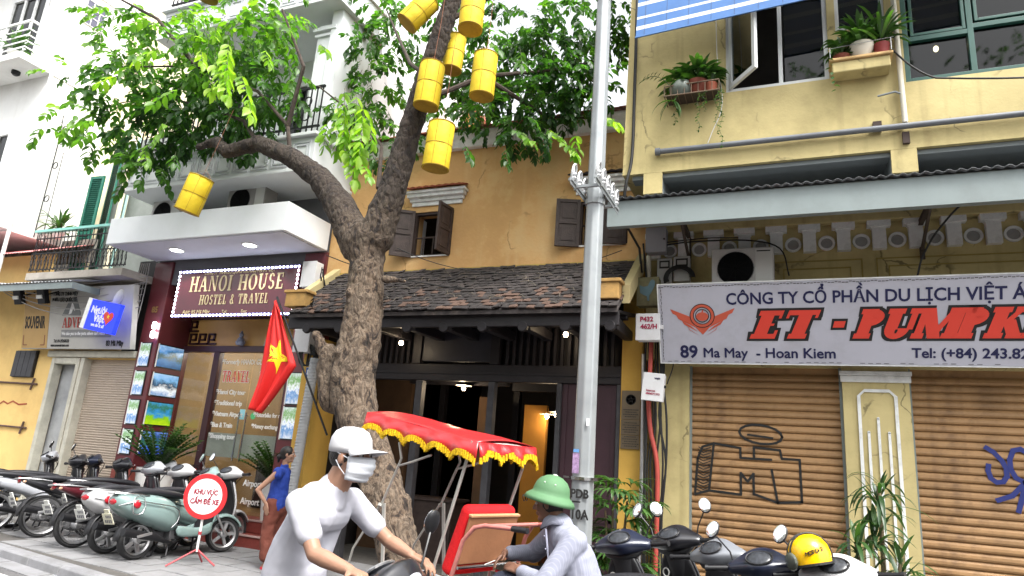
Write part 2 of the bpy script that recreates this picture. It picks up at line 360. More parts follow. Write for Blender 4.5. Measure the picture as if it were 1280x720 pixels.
# ============================================================ GROUND
PAVE = mat('w_paving_stone', (.19, .19, .195), .8, var=.22, scale=1.6, bump=.35, bscale=30, dirt=(.11, .105, .1), dirt_amt=.7, dscale=1.1)
KERBM = mat('w_kerb_stone', (.19, .19, .2), .8, var=.2, scale=2.5, bump=.4, bscale=25, dirt=(.1, .1, .09), dirt_amt=.6, dscale=2)
ASPH = mat('w_asphalt', (.085, .083, .085), .9, var=.25, scale=1.5, bump=.6, bscale=90, dirt=(.16, .155, .15), dirt_amt=.6, dscale=.8)
GROUT = mat('w_grout', (.075, .07, .065), .95, var=.2, scale=6, bump=.3)
def structure(o, nm=None): o['kind'] = 'structure'; return o
structure(MB().box(-60, 40, -40, 60, -.5, -.12).build('road', ASPH))
KL = [(-40, 11.9), (-7.4, 5.85), (-3.0, 5.6), (-1.75, 4.85), (-1.2, 4.5), (20, 4.4)]
def kerb_y(x):
    for (a, b), (c, d) in zip(KL, KL[1:]):
        if a <= x <= c: return b+(d-b)*(x-a)/(c-a)
    return KL[-1][1]
pavement = structure(MB().prism([(p[0], p[1]+.16) for p in KL] + [(20, 9.6), (-40, 14)], 'z', -.3, -.012).build('pavement', GROUT))
# paving slabs, each with its own tilt
PX, PY = .62, .42
a_ = math.atan2(5.85-7.34, 8)*.55
pm = []
for i in range(3):
    b = MB(); b.box(-PX/2+.006, PX/2-.006, -PY/2+.006, PY/2-.006, -.05, 0)
    b.v = [(x*(1-.02*(z > -.01)), y*(1-.03*(z > -.01)), z) for x, y, z in b.v]; me = b.mesh('paver'); me.materials.append(PAVE); pm.append(me)
cnt = 0; rest = MB()
for j in range(9):
    for i in range(40):
        x = -17.2+i*PX+(j % 2)*PX/2; y = 6.1+j*PY-(x+8)*.13
        if y-PY*.5 < kerb_y(x)+.2 or y > 8.9 or x > 6: continue
        c = math.cos(a_)
        M = T(x, y, rng.uniform(-.006, .002)) @ Euler((rng.normal(0, .006), rng.normal(0, .005), -.128)).to_matrix().to_4x4()
        if x > -13.5 and x < 1.5 and cnt < 290: inst('paver', pm[cnt % 3], pavement, M); cnt += 1
        else: rest.M = M; rest.box(-PX/2+.006, PX/2-.006, -PY/2+.006, PY/2-.006, -.05, 0)
rest.M = Matrix.Identity(4); o = rest.build('paving_slabs', PAVE, pavement); o['kind'] = 'stuff'
kerb = structure(MB().prism([(p[0], p[1]+.02) for p in KL]+[(p[0], p[1]+.15) for p in KL[::-1]], 'z', -.3, -.03).build('kerb', GROUT))
for (a, b), (c, d) in zip(KL, KL[1:]):
    L = math.hypot(c-a, d-b); an = math.atan2(d-b, c-a); n = max(1, round(L/.8))
    if a < -17: n0 = int((-17-a)/(c-a)*n)
    else: n0 = 0
    for k in range(n0, n):
        if a+(c-a)*(k+.5)/n > 5: break
        m = MB(); m.M = T(a+(c-a)*(k+.5)/n, b+(d-b)*(k+.5)/n, 0) @ Matrix.Rotation(an, 4, 'Z')
        l2 = L/n/2-.006; m.prism([(-.02, -.2), (0, -.02), (.03, .004), (.17, .004), (.17, -.2)], 'x', -l2, l2)
        m.build('kerb_stone', KERBM, kerb, bevel=.008)
# gutter slabs + painted edge line in the road
gut = structure(MB().prism([(-16, 7.2), (-7.4, 5.58), (-3.2, 5.3), (-3.2, 5.6), (-7.4, 5.84), (-16, 7.44)], 'z', -.13, -.108).build('gutter', KERBM))
for k in range(11):
    x = -16+k*1.1; y0 = 7.2+(x+16)*(-1.62/8.6)
    if x < -7.6: MB().box(x, x+.012, y0, y0+.25, -.108, -.106).build('joint', GROUT, gut)
structure(MB().prism([(-20, 7.62), (-8.44, 5.62), (-4, 4.85), (-4, 4.72), (-8.44, 5.47), (-20, 7.47)], 'z', -.1195, -.114).build('road_line', mat('w_road_paint', (.6, .6, .58), .7, var=.1, scale=6, dirt=(.2, .2, .19), dirt_amt=.7, dscale=6)))

# ============================================================ NUMBER 89 (right, pale yellow shop house)
h89 = thing('shop_house', 'pale yellow shop house with brown roller shutters, iron awning and plant ledges on the right', 'building', (2, 9, 0))
SHUT = mat('shutter_brown', srgb('97754F'), .5, metal=.1, var=.08, scale=3, bump=.05, dirt=srgb('4A3626'), dirt_amt=.75, dscale=2, streak=.4)
b = MB()
b.box(-1.66, -1.25, 9.0, 9.6, -.1, 3.06); b.box(.55, 1.25, 8.98, 9.6, -.1, 2.99); b.box(-1.25, .55, 9.06, 9.6, 2.98, 3.06); b.box(1.25, 3.1, 9.06, 9.6, 2.98, 3.06)
b.box(3.1, 6, 9.0, 9.6, -.1, 3.06); b.box(-1.84, 6, 9.02, 9.6, 3.06, 5.3); b.box(-1.84, -1.66, 9.3, 9.6, -.1, 3.06)
b.build('ground_floor_wall', CREAMW, h89)
b = MB()   # upper wall with real window openings
Y0, Y1 = 8.1, 8.35
for x0, x1, z0, z1 in ((-1.9, -.68, 5.36, 11), (-.68, .53, 5.36, 6.38), (.53, .62, 5.36, 11), (.62, 1.16, 5.36, 7.02), (1.16, 1.33, 5.36, 11), (1.33, 4.2, 5.36, 6.2), (4.2, 6, 5.36, 11), (-.68, .53, 7.98, 11), (.62, 1.16, 7.98, 11), (1.33, 4.2, 8.3, 11)):
    b.box(x0, x1, Y0, Y1, z0, z1)
b.box(-1.9, -1.7, 8.35, 14, 5.36, 11)
b.v = [(x-.1 if (x < -1.85 and z < 5.5) else x, y, z) for x, y, z in b.v]
b.build('upper_wall', CREAMW, h89)
MB().box(-1.7, 6, 8.352, 14, 5.34, 5.358).build('soffit', GREYC, h89)
MB().box(-1.88, 6, 8.16, 8.35, 5.3, 5.355).build('edge_beam', GREYC, h89)
for x0, x1 in ((-1.72, -1.48), (1.12, 1.38), (4, 4.25)):
    o = MB().box(x0, x1, 8.14, 9.02, 5.06, 5.34).build('bracket_beam', GREYC, h89)
    MB().box(x0, x1, 8.1, 8.137, 5.07, 5.357).build('beam_face', CREAMW, o, local=False)
MB().box(-1.9, 6, 8.14, 14, 11, 11.3).build('roof', GREYC, h89)
MB().box(-1.7, 6, 10.6, 10.7, 5.4, 11).build('room_back_wall', mat('w_room_grey', (.05, .05, .055), .9), h89)
# ledge band, modillions and round vents under the awning
MB().box(-1.84, 6, 8.9, 9.018, 4.81, 5.0).build('ledge', CREAMW, h89, bevel=.015)
mo = MB().prism([(-.12, .36), (.12, .36), (.12, .33), (.075, .26), (.075, 0), (-.075, 0), (-.075, .26), (-.12, .33)], 'y', -.07, 0)
mo.box(-.075, .075, -.085, -.07, .0, .25)
mo2 = MB().box(-.13, .13, -.11, 0, .285, .36)
mo.v += []; me = mo.mesh('modillion'); me.materials.append(TRIMW); me2 = mo2.mesh('modillion_cap'); me2.materials.append(TRIMW)
rv = MB().lathe([(.098, 0), (.098, -.03), (.072, -.03), (.07, -.005), (.001, -.005)], n=20, axis='y'); mer = rv.mesh('vent_ring'); mer.materials.append(TRIMW)
dk = MB().lathe([(.068, -.006), (.03, -.0065), (.0005, -.007)], n=16, axis='y'); med = dk.mesh('vent_hole'); med.materials.append(mat('vent_dark', (.3, .3, .29), .9))
x = -1.72
while x < 5.5:
    k = inst('modillion', me, h89, T(x, 9.018, 4.45), False); inst('modillion_cap', me2, k, T(0, 0, 0))
    r_ = inst('round_vent', mer, h89, T(x+.2, 9.018, 4.57), False); inst('vent_hole', med, r_, T(0, 0, 0))
    x += .395
# sunk panel mouldings above the sign
for x0, x1 in ((-.2, .85), (1.0, 2.9), (3.1, 5)):
    f = MB()
    for a, c, d, e in ((x0, x1, 4.335, 4.35), (x0, x0+.015, 4.0, 4.335), (x1-.015, x1, 4.0, 4.335), (x0+.13, x1-.13, 4.235, 4.25), (x0+.13, x0+.145, 4.0, 4.235), (x1-.145, x1-.13, 4.0, 4.235)): f.box(a, c, 9.006, 9.018, d, e)
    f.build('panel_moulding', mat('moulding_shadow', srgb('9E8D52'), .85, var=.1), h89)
# pillar mouldings
f = MB(); px0, px1 = .70, 1.12; zt = 2.72
for a, c, d, e in ((px0, px0+.035, .3, zt-.08), (px1-.035, px1, .3, zt-.08), (px0+.08, px1-.08, zt-.035, zt)): f.box(a, c, 8.958, 8.98, d, e)
for s, xa in ((1, px0), (-1, px1)):
    f.prism([(xa, zt-.081), (xa+s*.035, zt-.081), (xa+s*.04, zt-.075), (xa+s*.08, zt-.035), (xa+s*.08, zt)], 'y', 8.96, 8.98)
f.build('pillar_moulding', TRIMW, h89)
for xx, z1 in ((.79, 2.24), (.895, 2.4), (1.0, 2.24)):
    m = MB().box(xx, xx+.028, 8.962, 8.98, .3, z1-.02); m.lathe([(.014, 0), (.014, .018)], (xx+.014, 8.962, z1-.018), 12, 'y'); m.build('flute_bar', TRIMW, h89)
m = MB(); m.box(.52, 1.28, 8.93, 8.979, 2.88, 2.93); m.box(.53, 1.27, 8.945, 8.979, 2.80, 2.877); m.build('pillar_cap', TRIMW, h89, bevel=.006)
# roller shutters: every slat is a piece
sl = MB(); prof = [(0, 0), (-.02, .012), (-.027, .03), (-.022, .06), (-.006, .082), (0, .088), (.012, .088), (.012, 0)]
pit = .0905
def slatmesh(w_):
    m = MB().prism(prof, 'x', 0, w_); me = m.mesh('slat'); me.materials.append(SHUT)
    for p in me.polygons: p.use_smooth = False
    return me
for (x0, x1, lab) in ((-1.25, .55, 'roller shutter with black block graffiti left of the yellow pillar'), (1.25, 3.1, 'roller shutter with blue scrawl right of the yellow pillar')):
    sh = MB().box(x0, x1, 9.13, 9.15, 0, 2.98).build('roller_shutter', SHUT, h89, label=lab); mes = []
    for q in range(4):
        me = slatmesh(x1-x0)
        if q: me.materials.clear(); me.materials.append(mat('shutter_brown_%d' % q, tuple(c*(1+.07*(q-2)) for c in srgb('97754F')), .5, metal=.1, var=.1, scale=3, bump=.05, dirt=srgb('4E3828'), dirt_amt=.6, dscale=3+q, streak=.3))
        mes.append(me)
    for k in range(33):
        z = k*pit
        if z+pit > 2.985: break
        inst('slat', mes[int(rng.integers(0, 4))], sh, T(x0, 9.115+rng.uniform(-.003, .003), z) @ Matrix.Rotation(rng.normal(0, .0009), 4, 'Y'), False)
    MB().box(x0, x0+.03, 9.07, 9.112, 0, 2.98).build('guide_rail', STEELG, sh); MB().box(x1-.03, x1, 9.07, 9.112, 0, 2.98).build('guide_rail', STEELG, sh)
def stroke(pts, w_, y, m, parent, name='graffiti'):
    mb = MB()
    for k in range(len(pts)-1):
        (ax, az), (bx, bz) = pts[k], pts[k+1]; L = math.hypot(bx-ax, bz-az) or 1e-3; nx, nz = -(bz-az)/L*w_/2, (bx-ax)/L*w_/2; ex, ez = (bx-ax)/L*w_*.3, (bz-az)/L*w_*.3
        yy = y-(k % 5)*.0004; mb.prism([(ax-ex+nx, az-ez+nz), (bx+ex+nx, bz+ez+nz), (bx+ex-nx, bz+ez-nz), (ax-ex-nx, az-ez-nz)], 'y', yy-.001, yy)
    return mb.build(name, m, parent)
GY = 9.086
s1 = [c for c in h89.children if c.name.startswith('roller_shutter')][0]; s2 = [c for c in h89.children if c.name.startswith('roller_shutter')][1]
def G(px, py):      # graffiti drawn in shutter units: metres from the shutter's left edge / from the ground
    return (-1.25+px, py)
for pts in ([(.10,1.80),(.16,1.95),(.30,2.0),(.62,1.96)], [(.30,2.0),(.24,1.42)], [(.10,1.80),(.07,1.36),(.24,1.42),(.62,1.4)], [(.62,1.40),(.62,1.66),(.70,1.56),(.77,1.66),(.77,1.42)],
            [(.62,1.96),(.62,1.84),(.78,1.84),(.78,1.98),(1.08,1.96)], [(.77,1.42),(1.04,1.34)], [(1.04,1.34),(.98,1.72)], [(1.08,1.96),(1.10,1.86),(1.30,1.86)], [(1.30,1.86),(1.31,1.37)], [(1.31,1.37),(1.04,1.34)], [(.78,1.84),(.98,1.84)]):
    stroke([G(*p) for p in pts], .028, GY, INKB, s1)
stroke([G(.86+.25*math.cos(t/16*2*math.pi), 2.14+.115*math.sin(t/16*2*math.pi)-.02*math.cos(t/16*2*math.pi)) for t in range(17)], .028, GY, INKB, s1)
stroke([G(.71, 2.13), G(1.0, 2.10)], .025, GY, INKB, s1)
for k in range(16):
    z = 1.4+k*.035; stroke([G(.09+.0015*k, z+.02), G(.17, z-.01), G(.235+.002*k, z+.025)], .012, GY-.001, INKB, s1)
BLUEI = mat('spray_blue', (.02, .03, .16), .5, var=.1)
stroke([(1.96, 2.12), (2.03, 2.07), (2.1, 1.98), (2.13, 1.9), (2.13, 1.82), (2.09, 1.76), (2.03, 1.75), (1.98, 1.79), (1.96, 1.87), (1.97, 1.93)], .05, GY, BLUEI, s2)
stroke([(2.36, 2.06), (2.28, 2.12), (2.21, 2.1), (2.17, 2.0), (2.17, 1.9), (2.21, 1.81), (2.28, 1.77), (2.36, 1.78), (2.43, 1.84)], .05, GY, BLUEI, s2)
stroke([(2.02, 1.56), (2.16, 1.62), (2.3, 1.78)], .05, GY, BLUEI, s2); stroke([(2.3, 1.78), (2.2, 1.46)], .05, GY, BLUEI, s2); stroke([(2.3, 1.78), (2.42, 1.5)], .05, GY, BLUEI, s2); stroke([(2.5, 2.1), (2.42, 1.84), (2.6, 1.7)], .045, GY, BLUEI, s2)
# windows of the upper floor
ALW = mat('window_white', (.55, .57, .57), .4, var=.05, scale=3)
def frame(x0, x1, z0, z1, y, w_, d, m, parent, name='window', bars=(), hbars=()):
    f = MB(); f.box(x0, x0+w_, y, y+d, z0, z1); f.box(x1-w_, x1, y, y+d, z0, z1); f.box(x0+w_, x1-w_, y, y+d, z0, z0+w_); f.box(x0+w_, x1-w_, y, y+d, z1-w_, z1)
    for q in bars: f.box(q-w_/2, q+w_/2, y+.004, y+d-.004, z0+w_, z1-w_)
    for a, c, z in hbars: f.box(a, c, y+.006, y+d-.006, z-w_/2, z+w_/2)
    return f.build(name, m, parent, bevel=.004)
w1 = frame(-.68, .53, 6.38, 7.98, 8.12, .05, .1, ALW, h89, bars=(-.02,), hbars=((-.63, .48, 7.62),))
MB().box(.03, .48, 8.17, 8.174, 6.43, 7.6).build('pane', GLASSD, w1)
cs = MB(); wd = .55; hh = 1.2
cs.M = T(-.63, 8.11, 6.42) @ Matrix.Rotation(R_(-52), 4, 'Z')
cs.box(0, .06, -.02, .02, 0, hh); cs.box(wd-.06, wd, -.02, .02, 0, hh); cs.box(.06, wd-.06, -.02, .02, 0, .06); cs.box(.06, wd-.06, -.02, .02, hh-.06, hh)
cs.build('open_casement', ALW, w1); g = MB(); g.M = cs.M; g.box(.06, wd-.06, -.003, .003, .06, hh-.06); g.build('casement_pane', GLASSD, w1)
w2_ = frame(.62, 1.16, 7.02, 7.98, 8.12, .045, .1, ALW, h89); MB().box(.665, 1.115, 8.17, 8.174, 7.06, 7.93).build('pane', GLASSD, w2_)
GRN = mat('green_frame', (.02, .075, .06), .45, var=.12, scale=4)
w3 = frame(1.33, 4.2, 6.2, 8.3, 8.13, .06, .1, GRN, h89, bars=(2.02, 3.1), hbars=((1.39, 2.0, 6.78), (2.04, 4.1, 6.84)))
MB().box(1.39, 4.14, 8.19, 8.194, 6.26, 8.24).build('pane', GLASSD, w3)
for x0, x1, z0, z1 in ((1.42, 1.98, 6.82, 8.2), (2.07, 3.05, 6.9, 8.2)): frame(x0, x1, z0, z1, 8.14, .035, .04, GRN, w3, 'sash')
# inside: bottles and pots on the sill, a hanging bulb
for k in range(9):
    x = 1.5+k*.17; r_ = rng.uniform(.025, .05); h = rng.uniform(.1, .22)
    if k in (0, 4, 7): tag(MB().lathe([(r_, 0), (r_, h*.6), (r_*.4, h*.8), (r_*.4, h)], (x, 8.32, 6.262), 12).build('bottle', mat('glassy_pale', (.35, .4, .36), .2, var=.3), smooth=True), 'pale bottle inside the green framed window, %s' % {0: 'nearest the drainpipe', 4: 'middle one of three', 7: 'beside the green mullion'}[k], 'bottle', 'bottles behind the green window')
bl = thing('hanging_bulb', 'bare lit bulb hanging behind the green framed upper window', 'lamp', (1.78, 8.7, 6.95)); MB().ell((1.78, 8.7, 6.95), (.03, .03, .04)).build('bulb', emit('bulb_hot', (1, .75, .45), 25), bl, smooth=True); MB().tube([(1.78, 8.7, 6.98), (1.78, 8.7, 8.3)], .004, 5).build('cord', CABLE, bl)
# awning
aw = thing('iron_awning', 'grey corrugated iron awning with steel fascia over the large shop sign', 'awning', (2, 7.6, 4.5))
f = MB(); f.prism([(7.70, 4.5), (7.72, 4.5), (7.72, 4.82), (7.80, 4.82), (7.80, 4.83), (7.70, 4.83)], 'x', -2.08, 6)
f.box(-2.08, 6, 7.72, 7.8, 4.5, 4.512); f.build('fascia', STEELG, aw)
f = MB(); n = 330; vs = []; fs = []
for i in range(n+1):
    x = -2.1+8.1*i/n; z = .014*math.cos(x*2*math.pi/.105)
    vs += [(x, 7.64, 4.855+z), (x, 9.01, 5.04+z)]
    if i: fs.append((2*i-2, 2*i, 2*i+1, 2*i-1))
f.add(vs, fs); o = f.build('corrugated_sheet', mat('w_iron_sheet', (.12, .13, .135), .55, metal=.3, var=.2, scale=2, dirt=(.07, .05, .04), dirt_amt=.5, dscale=2), aw); q = o.modifiers.new('thick', 'SOLIDIFY'); q.thickness = .004; o.data.shade_smooth()
f = MB()
for y in (8.0, 8.45, 8.85): f.box(-2.05, 6, y, y+.04, 4.80+(y-7.7)*.13, 4.835+(y-7.7)*.13)
f.build('purlins', mat('rust_steel', (.06, .045, .035), .8, var=.3, scale=6), aw)
for x in (-1.28, 1.47, 4.3):
    f = MB(); f.box(x, x+.05, 7.82, 9.0, 4.72, 4.78); f.tube([(x+.025, 8.98, 4.42), (x+.025, 8.25, 4.72)], .02, 6); f.box(x, x+.05, 8.96, 9.0, 4.3, 4.8); f.build('bracket', MATS['rust_steel'], aw)
# the sign
SGN = mat('sign_panel', (.42, .42, .48), .55, var=.06, scale=1.2, dirt=(.22, .2, .2), dirt_amt=.35, dscale=2, bump=.03)
sg = thing('shop_sign', 'long white sign lettered ET - PUMPKIN in red italics above the brown shutters', 'sign', (-1.55, 8.72, 2.98), rot=(R_(21), 0, R_(0)))
def SP(x, z, y=-.052): return T(x, y, z) @ FRONT
SW, SH = 5.6, 1.0
o = MB().box(0, SW, -.05, 0, 0, SH).build('sign_panel', SGN, sg, local=True, bevel=.004)
f = MB(); f.box(-.012, SW, -.056, -.002, -.012, -.001); f.box(-.012, SW, -.056, -.002, SH+.001, SH+.012); f.box(-.014, -.001, -.056, -.002, -.012, SH+.012); f.build('sign_edge', TRIMW, sg, local=True)
f = MB()     # torn dark tape running round the rim
for k in range(150):
    a = k*.037; dz = rng.uniform(-.006, .006); f.box(a, a+.03, -.0535-(k % 2)*.0004, -.051, SH-.032+dz, SH-.022+dz)
for k in range(60):
    a = k*.037; dz = rng.uniform(-.005, .005)
    if rng.random() < .7: f.box(a*2.2, a*2.2+.05, -.0535, -.051, .016+dz, .022+dz)
for k in range(24): a = .03+k*.04; dz = rng.uniform(-.006, .006); f.box(.028+dz, .036+dz, -.0535, -.051, a, a+.033)
o = f.build('rim_tape', mat('tape_grey', (.1, .1, .1), .7), sg, local=True); o['kind'] = 'stuff'
BF = dict(world=False)
text('CÔNG TY CỔ PHẦN DU LỊCH VIỆT Á', .2, SP(.82, .735), INK, sg, bold=.004, sx=.90, **BF)
M = SP(1.12, .34, -.052)
for i, (wd, x, fit) in enumerate((('ET', 1.08, .68), ('-', 1.95, .17), ('PUMPKIN', 2.2, 2.06))):
    kw = dict(shear=.33, st=.34, th=.17, sf=.06, gap=-.02, world=False, fit=fit)
    sc = {'ET': .34, '-': .34, 'PUMPKIN': .34}[wd]; z = .31
    slab_text(wd, sc, SP(x, z), INKB, sg, grow=.085, ext=.001, **kw)
    slab_text(wd, sc, SP(x, z), REDI, sg, grow=0, ext=.001, back=.0045, **kw)
text('89', .22, SP(.24, .07), INK, sg, bold=.006, **BF); text('Ma May  - Hoan Kiem', .17, SP(.52, .075), INK, sg, bold=.0035, **BF)
text('Tel: (+84) 243.829', .155, SP(2.8, .09), INK, sg, bold=.0035, **BF)
# winged emblem
EM = mat('emblem_red', (.5, .09, .05), .5, var=.03); em = MB(); cx, cz = .53, .60
em.M = SP(0, 0)
for s in (-1, 1):
    for k in range(4):
        q = k/3
        P = [(cx+s*(.1+.02*k), cz-.03-.05*k), (cx+s*(.39-.07*k), cz+.09-.075*k), (cx+s*(.36-.07*k), cz+.03-.07*k), (cx+s*(.1-.02*k), cz-.10-.05*k)]
        em.prism(P, 'z', 0, .0012+k*.0003)
n = 28
for k in range(n):
    a, c = 2*math.pi*k/n, 2*math.pi*(k+1)/n
    em.prism([(cx+.145*math.cos(a), cz+.145*math.sin(a)), (cx+.145*math.cos(c), cz+.145*math.sin(c)), (cx+.105*math.cos(c), cz+.105*math.sin(c)), (cx+.105*math.cos(a), cz+.105*math.sin(a))], 'z', 0, .0026)
em.prism([(cx+.075*math.cos(2*math.pi*k/16), cz-.01+.055*math.sin(2*math.pi*k/16)) for k in range(16)], 'z', 0, .0021)
em.prism([(cx-.012, cz+.03), (cx+.012, cz+.03), (cx+.02, cz+.075), (cx, cz+.07)], 'z', 0, .0023)
em.prism([(cx-.1, cz-.13), (cx+.1, cz-.13), (cx, cz-.24)], 'z', 0, .0019)
em.build('emblem', EM, sg, local=True)
eo = MB(); eo.M = SP(0, 0)
for r_ in (.146, .104, .078):
    for k in range(n):
        a, c = 2*math.pi*k/n, 2*math.pi*(k+1)/n
        eo.prism([(cx+(r_+.006)*math.cos(a), cz+(r_+.006)*math.sin(a)), (cx+(r_+.006)*math.cos(c), cz+(r_+.006)*math.sin(c)), (cx+(r_-.004)*math.cos(c), cz+(r_-.004)*math.sin(c)), (cx+(r_-.004)*math.cos(a), cz+(r_-.004)*math.sin(a))], 'z', .0005, .0032)
eo.build('emblem_outline', INKB, sg, local=True)
# pipes, ledges
tag(MB().tube([(-1.55, 8.04, 5.62), (6, 8.04, 5.60)], .036, 14).lathe([(.05, 0), (.05, .06)], (-1.56, 8.04, 5.62), 14, 'x').build('water_pipe', GREYPIPE, smooth=True), 'long grey horizontal pipe running along the pale yellow upper wall', 'pipe')
p_ = thing('drain_pipe', 'thin cream vertical pipe beside the green window frame', 'pipe', (1.27, 8.05, 5.6)); MB().tube([(1.24, 8.05, 8.9), (1.27, 8.05, 6.4), (1.28, 8.05, 5.66)], .03, 10).build('pipe', PVC, p_, smooth=True)
MB().tube([(1.28, 8.05, 6.02), (1.2, 8.02, 6.05), (1.02, 8.04, 6.03)], .012, 7).build('stub', GREYC, p_, smooth=True); MB().cbox((1.28, 8.08, 5.48), (.07, .05, .14)).build('pipe_hole', mat('hole_dark', (.05, .035, .03), .9), p_); MB().cbox((1.0, 8.08, 5.66), (.09, .05, .12)).build('pipe_hole', MATS['hole_dark'], p_)
lg = thing('wall_ledge', 'cream masonry plant ledge between the white window and the drainpipe', 'ledge', (.85, 8.0, 6.3)); MB().box(.55, 1.16, 7.88, 8.098, 6.32, 6.46).build('ledge', CREAMW, lg, bevel=.012); MB().box(.52, 1.19, 7.85, 8.097, 6.462, 6.50).build('coping', mat('w_ledge_top', srgb('C0A070'), .9, var=.15, dirt=srgb('6A5038'), dirt_amt=.5, dscale=6), lg, bevel=.01)
MB().tube([(.5, 7.84, 6.62), (1.2, 7.84, 6.66)], .004, 6).tube([(.53, 7.84, 6.5), (.53, 7.84, 6.63)], .004, 6).tube([(1.17, 7.84, 6.5), (1.17, 7.84, 6.66)], .004, 6).build('guard_wire', ALU, lg)

# ============================================================ blind
bd = thing('striped_blind', 'blue and white striped bamboo blind hung over the upper left window', 'blind', (-.4, 7.9, 7.3))
BLU, WHI = mat('blind_blue', srgb('4A72A8'), .6, var=.08, scale=6), mat('blind_white', (.62, .64, .68), .6, var=.06, scale=6)
zb = 7.08; ybk = 7.6
for bi, (nsl, mm) in enumerate(((5, BLU), (3, WHI), (6, BLU), (2, WHI), (9, BLU), (3, WHI), (9, BLU), (3, WHI), (9, BLU), (3, WHI), (8, BLU))):
    f = MB()
    for k in range(nsl):
        f.box(-1.76, 2.2, ybk-.004, ybk, zb+.001, zb+.0185); zb += .0205; ybk += .0032
    f.v = [(a, b_, c+(a+1.76)*.06) for a, b_, c in f.v]; f.build('slat_band', mm, bd)
f = MB()
for x in np.arange(-1.65, 2.2, .28): f.tube([(x, 7.592, 7.08+(x+1.76)*.06), (x, 7.592+.0032*60, 7.08+.0205*60+(x+1.76)*.06)], .002, 4)
f.build('cord', INKB, bd); f = MB().box(-1.77, 2.2, 7.59, 7.61, 7.062, 7.079); f.v = [(a, b_, c+(a+1.76)*.06) for a, b_, c in f.v]; f.build('bottom_rail', BLU, bd)

# ============================================================ NUMBER 87 (old tiled house)
h87 = thing('old_tiled_house', 'low old ochre house with dark tiled eave roof and black timber front behind the tree', 'building', (-4.5, 9, 0))
TILE = mat('roof_tile_dark', (.032, .027, .027), .85, var=.6, scale=7, bump=.5, bscale=40, dirt=(.10, .08, .068), dirt_amt=.7, dscale=5)
TILER = mat('roof_tile_red', srgb('8A4A32'), .8, var=.25, scale=8, bump=.3, dirt=(.12, .1, .09), dirt_amt=.5, dscale=4)
b = MB()
HX0, HX1 = -7.35, -1.86
wins = [(-5.70, -4.97, 4.7, 5.46), (-2.86, -2.12, 4.72, 5.42)]
xs = [HX0, -5.70, -4.97, -2.86, -2.12, HX1]
for i in range(5):
    x0, x1 = xs[i], xs[i+1]
    if i in (1, 3): wz = wins[0 if i == 1 else 1]; b.box(x0, x1, 9, 9.3, 4.3, wz[2]); b.box(x0, x1, 9, 9.3, wz[3], 6.5)
    else: b.box(x0, x1, 9, 9.3, 4.3, 6.5)
b.build('upper_wall', OCHRE, h87)
MB().box(HX0, HX1, 8.985, 8.999, 4.38, 4.47).build('wall_band', mat('w_band', srgb('B59A55'), .9, var=.2, dirt=(.15, .13, .08), dirt_amt=.5, dscale=4), h87)
f = MB(); f.prism([(8.9, 6.5), (9.02, 6.5), (9.02, 6.72), (8.78, 6.72), (8.78, 6.66), (8.84, 6.6)], 'x', HX0, HX1); f.build('cornice', TRIMW, h87)
# upper roof: rows of tiles climbing back, pale ridge
f = MB()
for r in range(26):
    y = 8.68+r*.13; z = 6.73+r*.055
    for k in range(40):
        x = HX0+k*.1385+(r % 2)*.06; dz = rng.uniform(-.008, .008)
        f.add([(x, y, z+.012+dz), (x+.135, y, z+.012+dz), (x+.135, y+.2, z+.07+dz), (x, y+.2, z+.07+dz), (x, y, z-.004), (x+.135, y, z-.004)], [(0, 1, 2, 3), (4, 5, 1, 0), (4, 0, 3), (5, 2, 1)])
o = f.build('upper_roof_tiles', TILER, h87); o['kind'] = 'stuff'
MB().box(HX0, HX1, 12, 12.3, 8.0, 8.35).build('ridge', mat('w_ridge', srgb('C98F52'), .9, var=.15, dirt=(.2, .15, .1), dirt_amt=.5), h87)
MB().box(HX0, HX1, 9.3, 14, 6.4, 6.5).build('ceiling', DARKROOM, h87)
